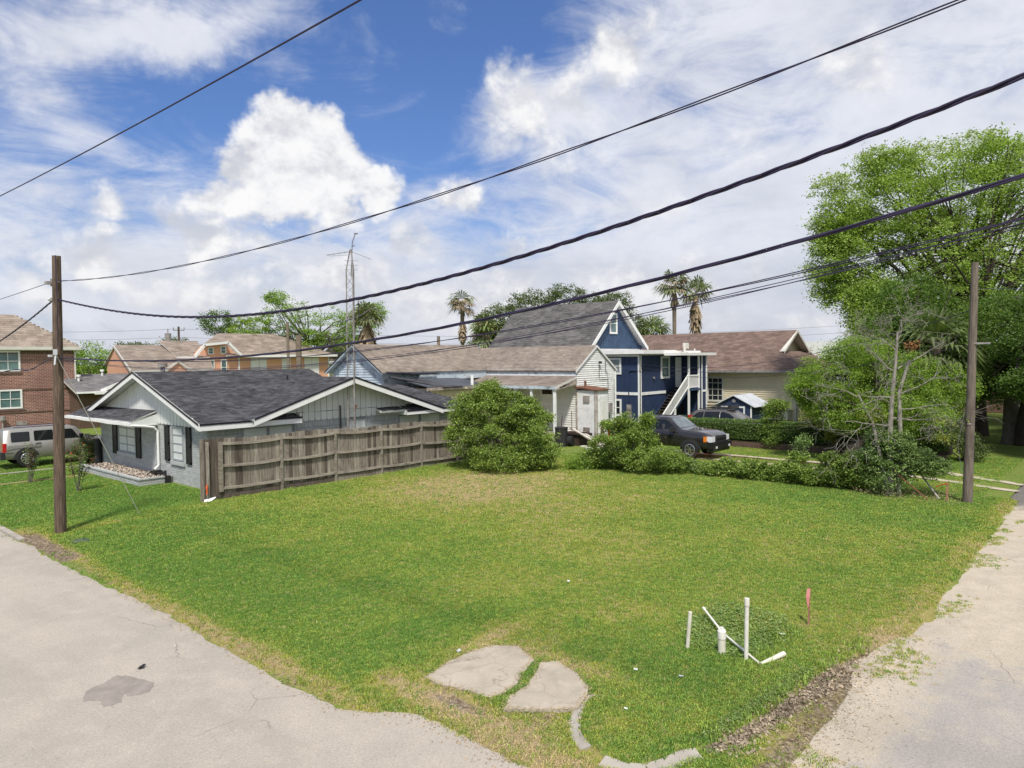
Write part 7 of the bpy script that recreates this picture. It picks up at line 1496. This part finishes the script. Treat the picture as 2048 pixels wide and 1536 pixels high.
fanpalm('palm_snag', 'short headless palm stub left of the half-dead palm', (51.2, 55.6, 0), 7.4, .3, 0, 0, (2.2, 40, .3), .17, seed=6)
mb = MB(); rr = random.Random(2); V = []
for i in range(90):
    a = rr.uniform(0, 6.28); z0 = rr.uniform(6.9, 9.0); r = .2+.35*math.sin((9.2-z0)/2.6*math.pi); mb.add([(52.9, 53.7, z0+.7), (52.9+math.cos(a)*r-.1*math.sin(a), 53.7+math.sin(a)*r+.1*math.cos(a), z0-.3), (52.9+math.cos(a)*r+.1*math.sin(a), 53.7+math.sin(a)*r-.1*math.cos(a), z0-.3)], [(0, 1, 2)])
pp = [o for o in bpy.data.objects if o.get('label', '').startswith('tall half-dead')][0]; mb.build('dead_skirt', 'straw', pp, 'stuff')
fanpalm('fan_palm', 'tall fan palm above the tan house, left of the pair', (72.3, 39.4, 0), 12.9, 1.75, 18, 10, (2.6, 60, .8), .24, seed=7, group='pair of tall palms beyond the tan roof')
fanpalm('fan_palm', 'slightly shorter fan palm with hanging dry skirt, right of the pair', (73.9, 37.6, 0), 12.0, 1.7, 15, 12, (4.4, 110, .9), .24, seed=8, group='pair of tall palms beyond the tan roof')
fanpalm('low_palm', 'low green palm crown peeking over the left end of the brown roof', (68, 40.0, 0), 7.4, 2.0, 20, 0, None, .3, seed=9)
fanpalm('low_palm', 'palm crown left of the steep grey roof beside the oak', (53.3, 50.4, 0), 7.4, 2.1, 24, 8, (2, 40, .8), .25, seed=10)
# distant trees
tree('green_tree', 'bright bushy green tree between the brick house and the salmon house', 'tree', (27.3, 82, 0), [(26.6, 84, 4.4, 3.2, 3, 3.0), (30, 82.5, 3.6, 3.2, 3, 2.4), (24, 85, 3.6, 3, 3, 2.6)], 240, 34, .3, .22, 'leaf_bright', 'bark_dark', [(27.3, 83, -.1), (27.3, 83, 2)], .3, 14, seed=20)
tree('far_oak', 'greyish distant oak crown above the left salmon roof', 'tree', (39.5, 100, 0), [(38, 101, 6.0, 3.4, 3, 1.9), (42, 98.5, 6.4, 3.8, 3, 2.1), (45.5, 96.5, 5.6, 2.4, 2.6, 1.8)], 150, 30, .32, .24, 'leaf_oak', 'bark_dark', [(40, 99.5, -.1), (40, 99.5, 4)], .3, 14, seed=21)
tree('bright_tree', 'large bright spring-green tree behind the salmon houses', 'tree', (46, 74, 0), [(41.5, 76.5, 8.4, 2.8, 2.8, 2.4), (44.5, 74, 10.0, 3.2, 3.0, 2.8), (48.5, 71.5, 9.0, 3.2, 3.0, 2.6), (51, 69, 8.6, 2.4, 2.4, 2.6), (46.5, 73.5, 7.0, 4.0, 4, 1.9), (50.8, 70, 6.6, 2.6, 2.6, 1.6), (43.8, 75.3, 12.4, 1.6, 1.6, .9, .4), (52.3, 67.5, 10.8, 1.5, 1.5, 1.2, .3)], 120, 34, .27, .2, 'leaf_bright', 'bark_grey', [(46.5, 73.5, -.1), (46.5, 73.5, 4), (46.8, 73.2, 7)], .4, 60, shell=.4, seed=22)
tree('dark_oak', 'dark tree crown at the left shoulder of the bright green tree', 'tree', (42, 81.5, 0), [(40.6, 83, 9.6, 2.2, 2.2, 1.6), (42.5, 81, 8.6, 2.4, 2.4, 1.8)], 120, 30, .28, .2, 'leaf_dark', 'bark_dark', [(41.6, 82, -.1), (41.6, 82, 6)], .3, 16, seed=23)
tree('live_oak', 'wide dark live oak behind the steep grey roof', 'tree', (60, 46.5, 0), [(55.3, 50.3, 9.0, 2.6, 2.6, 2.0), (58.0, 48.6, 10.2, 2.8, 2.6, 2.2), (61.0, 46.0, 11.0, 2.8, 2.6, 1.9), (63.5, 43.6, 10.2, 2.2, 2.2, 1.6), (58.5, 48, 7.6, 4, 3.6, 1.8), (54.8, 51.4, 7.0, 2.0, 2, 1.5)], 190, 34, .26, .19, 'leaf_oak', 'bark_dark', [(59, 47.5, -.1), (59, 47.5, 6)], .45, 40, seed=24)
tree('live_oak', 'smaller dark oak just right of the blue gable peak', 'tree', (66, 43, 0), [(65.6, 42.6, 10.6, 1.9, 1.9, 2.0), (66.5, 41.8, 8.4, 2.2, 2.2, 1.9), (68.5, 42.5, 7.2, 2.0, 2, 1.4)], 130, 30, .25, .18, 'leaf_oak', 'bark_dark', [(66, 42.4, -.1), (66, 42.4, 6)], .3, 16, seed=25)
# small plants by the painted house
def myrtle(label, x, y, h, seed, sc_=1.):
    t = thing('crape_myrtle', label, 'shrub', (x, y, 0), 0, 'young crape myrtles on the front lawn'); rr = random.Random(seed); mb = MB(); P = []
    for i in range(9):
        a = rr.uniform(0, 6.28); r = rr.uniform(.15, .6)*sc_; tip = Vector((x+r*math.cos(a), y+r*math.sin(a), h*rr.uniform(.6, 1))); m_ = Vector((x, y, 0)).lerp(tip, .5)+Vector((rr.uniform(-.05, .05), 0, .1)); mb.tube([(x+rr.uniform(-.06, .06), y+rr.uniform(-.06, .06), 0), m_, tip], [.014, .009, .004], 5, False)
        for k in range(80): q = m_.lerp(tip, rr.uniform(-.3, 1.05)); P.append((q.x+rr.gauss(0, .06), q.y+rr.gauss(0, .06), q.z+rr.gauss(0, .05)))
    mb.build('stems', 'bark_grey', t); P = np.array(P); k = len(P)//5; leaves('green_leaves', P[:k*2], .075, 'leaf_vine', t); leaves('red_leaves', P[k*2:], .075, 'leaf_red', t)
myrtle('reddish young crape myrtle right of the left pole', 9.25, 30.6, 1.9, 1); myrtle('thin young crape myrtle before the SUV rear wheel', 8.75, 34.7, 1.75, 2, .6)
tree('rose_bush', 'dark rose bush with red blooms at the painted house corner', 'shrub', (12.2, 38.9, 0), [(12.2, 38.9, .8, .7, .7, .7), (12.5, 38.3, .6, .5, .5, .55)], 90, 26, .1, .07, 'leaf_oak', 'bark_dark', None, .015, 14, flowers=('petal_red', 70, .13), seed=31)
mb = MB(); mb.tube([(12.35, 37.75, 0), (12.35, 37.75, 1.3)], [.17, .15], 10); tag(mb.build('black_urn', 'black_paint'), 'narrow black upright container at the left corner of the painted wall', 'container')
# ground cover in the hole by the pipes
n = 5200; cx_ = np.concatenate([RNG.normal(12.0, .62, n//2), RNG.uniform(10.9, 13.2, n//2)]); cy_ = np.concatenate([RNG.normal(5.35, .5, n//2), RNG.uniform(4.6, 6.2, n//2)]); k_ = ((cx_-12.1)/1.25)**2+((cy_-5.35)/.95)**2 < .35+1.3*fbm(cx_, cy_, 61, 1.8); cx_, cy_ = cx_[k_], cy_[k_]
leaves('ground_cover', np.stack([cx_, cy_, height(cx_, cy_)+RNG.uniform(.0, .07, len(cx_))], -1), .038, 'leaf_clover', None, 'stuff', flat=1.4, aspect=.95)
tag(bpy.data.objects['ground_cover'], 'patch of broad-leafed ground cover filling the hole around the pipes', 'ground cover')
n = 2600; cx_ = RNG.uniform(8.3, 11.2, n); cy_ = 4.05-(cx_-8.3)*.11+RNG.normal(.06, .06, n); leaves('bank_weeds', np.stack([cx_, cy_, height(cx_, cy_)+RNG.uniform(.0, .06, n)], -1), .032, 'leaf_clover', None, 'stuff', flat=.6, aspect=.7)
tag(bpy.data.objects['bank_weeds'], 'leafy weeds overhanging the eroded lawn edge by the alley', 'weeds')
n = 1800; cx_ = RNG.uniform(26.2, 28.6, n); cy_ = RNG.uniform(4.3, 7.6, n); leaves('twig_litter', np.stack([cx_, cy_, height(cx_, cy_)+RNG.uniform(.01, .25, n)], -1), .07, 'litter', None, 'stuff', flat=.6, aspect=.16)
tag(bpy.data.objects['twig_litter'], 'dry twigs and dead grass around the foot of the dead tree', 'twigs')
print('TRIS', sum(len(m.polygons) for m in bpy.data.meshes)*2, 'OBJ', len(bpy.data.objects))
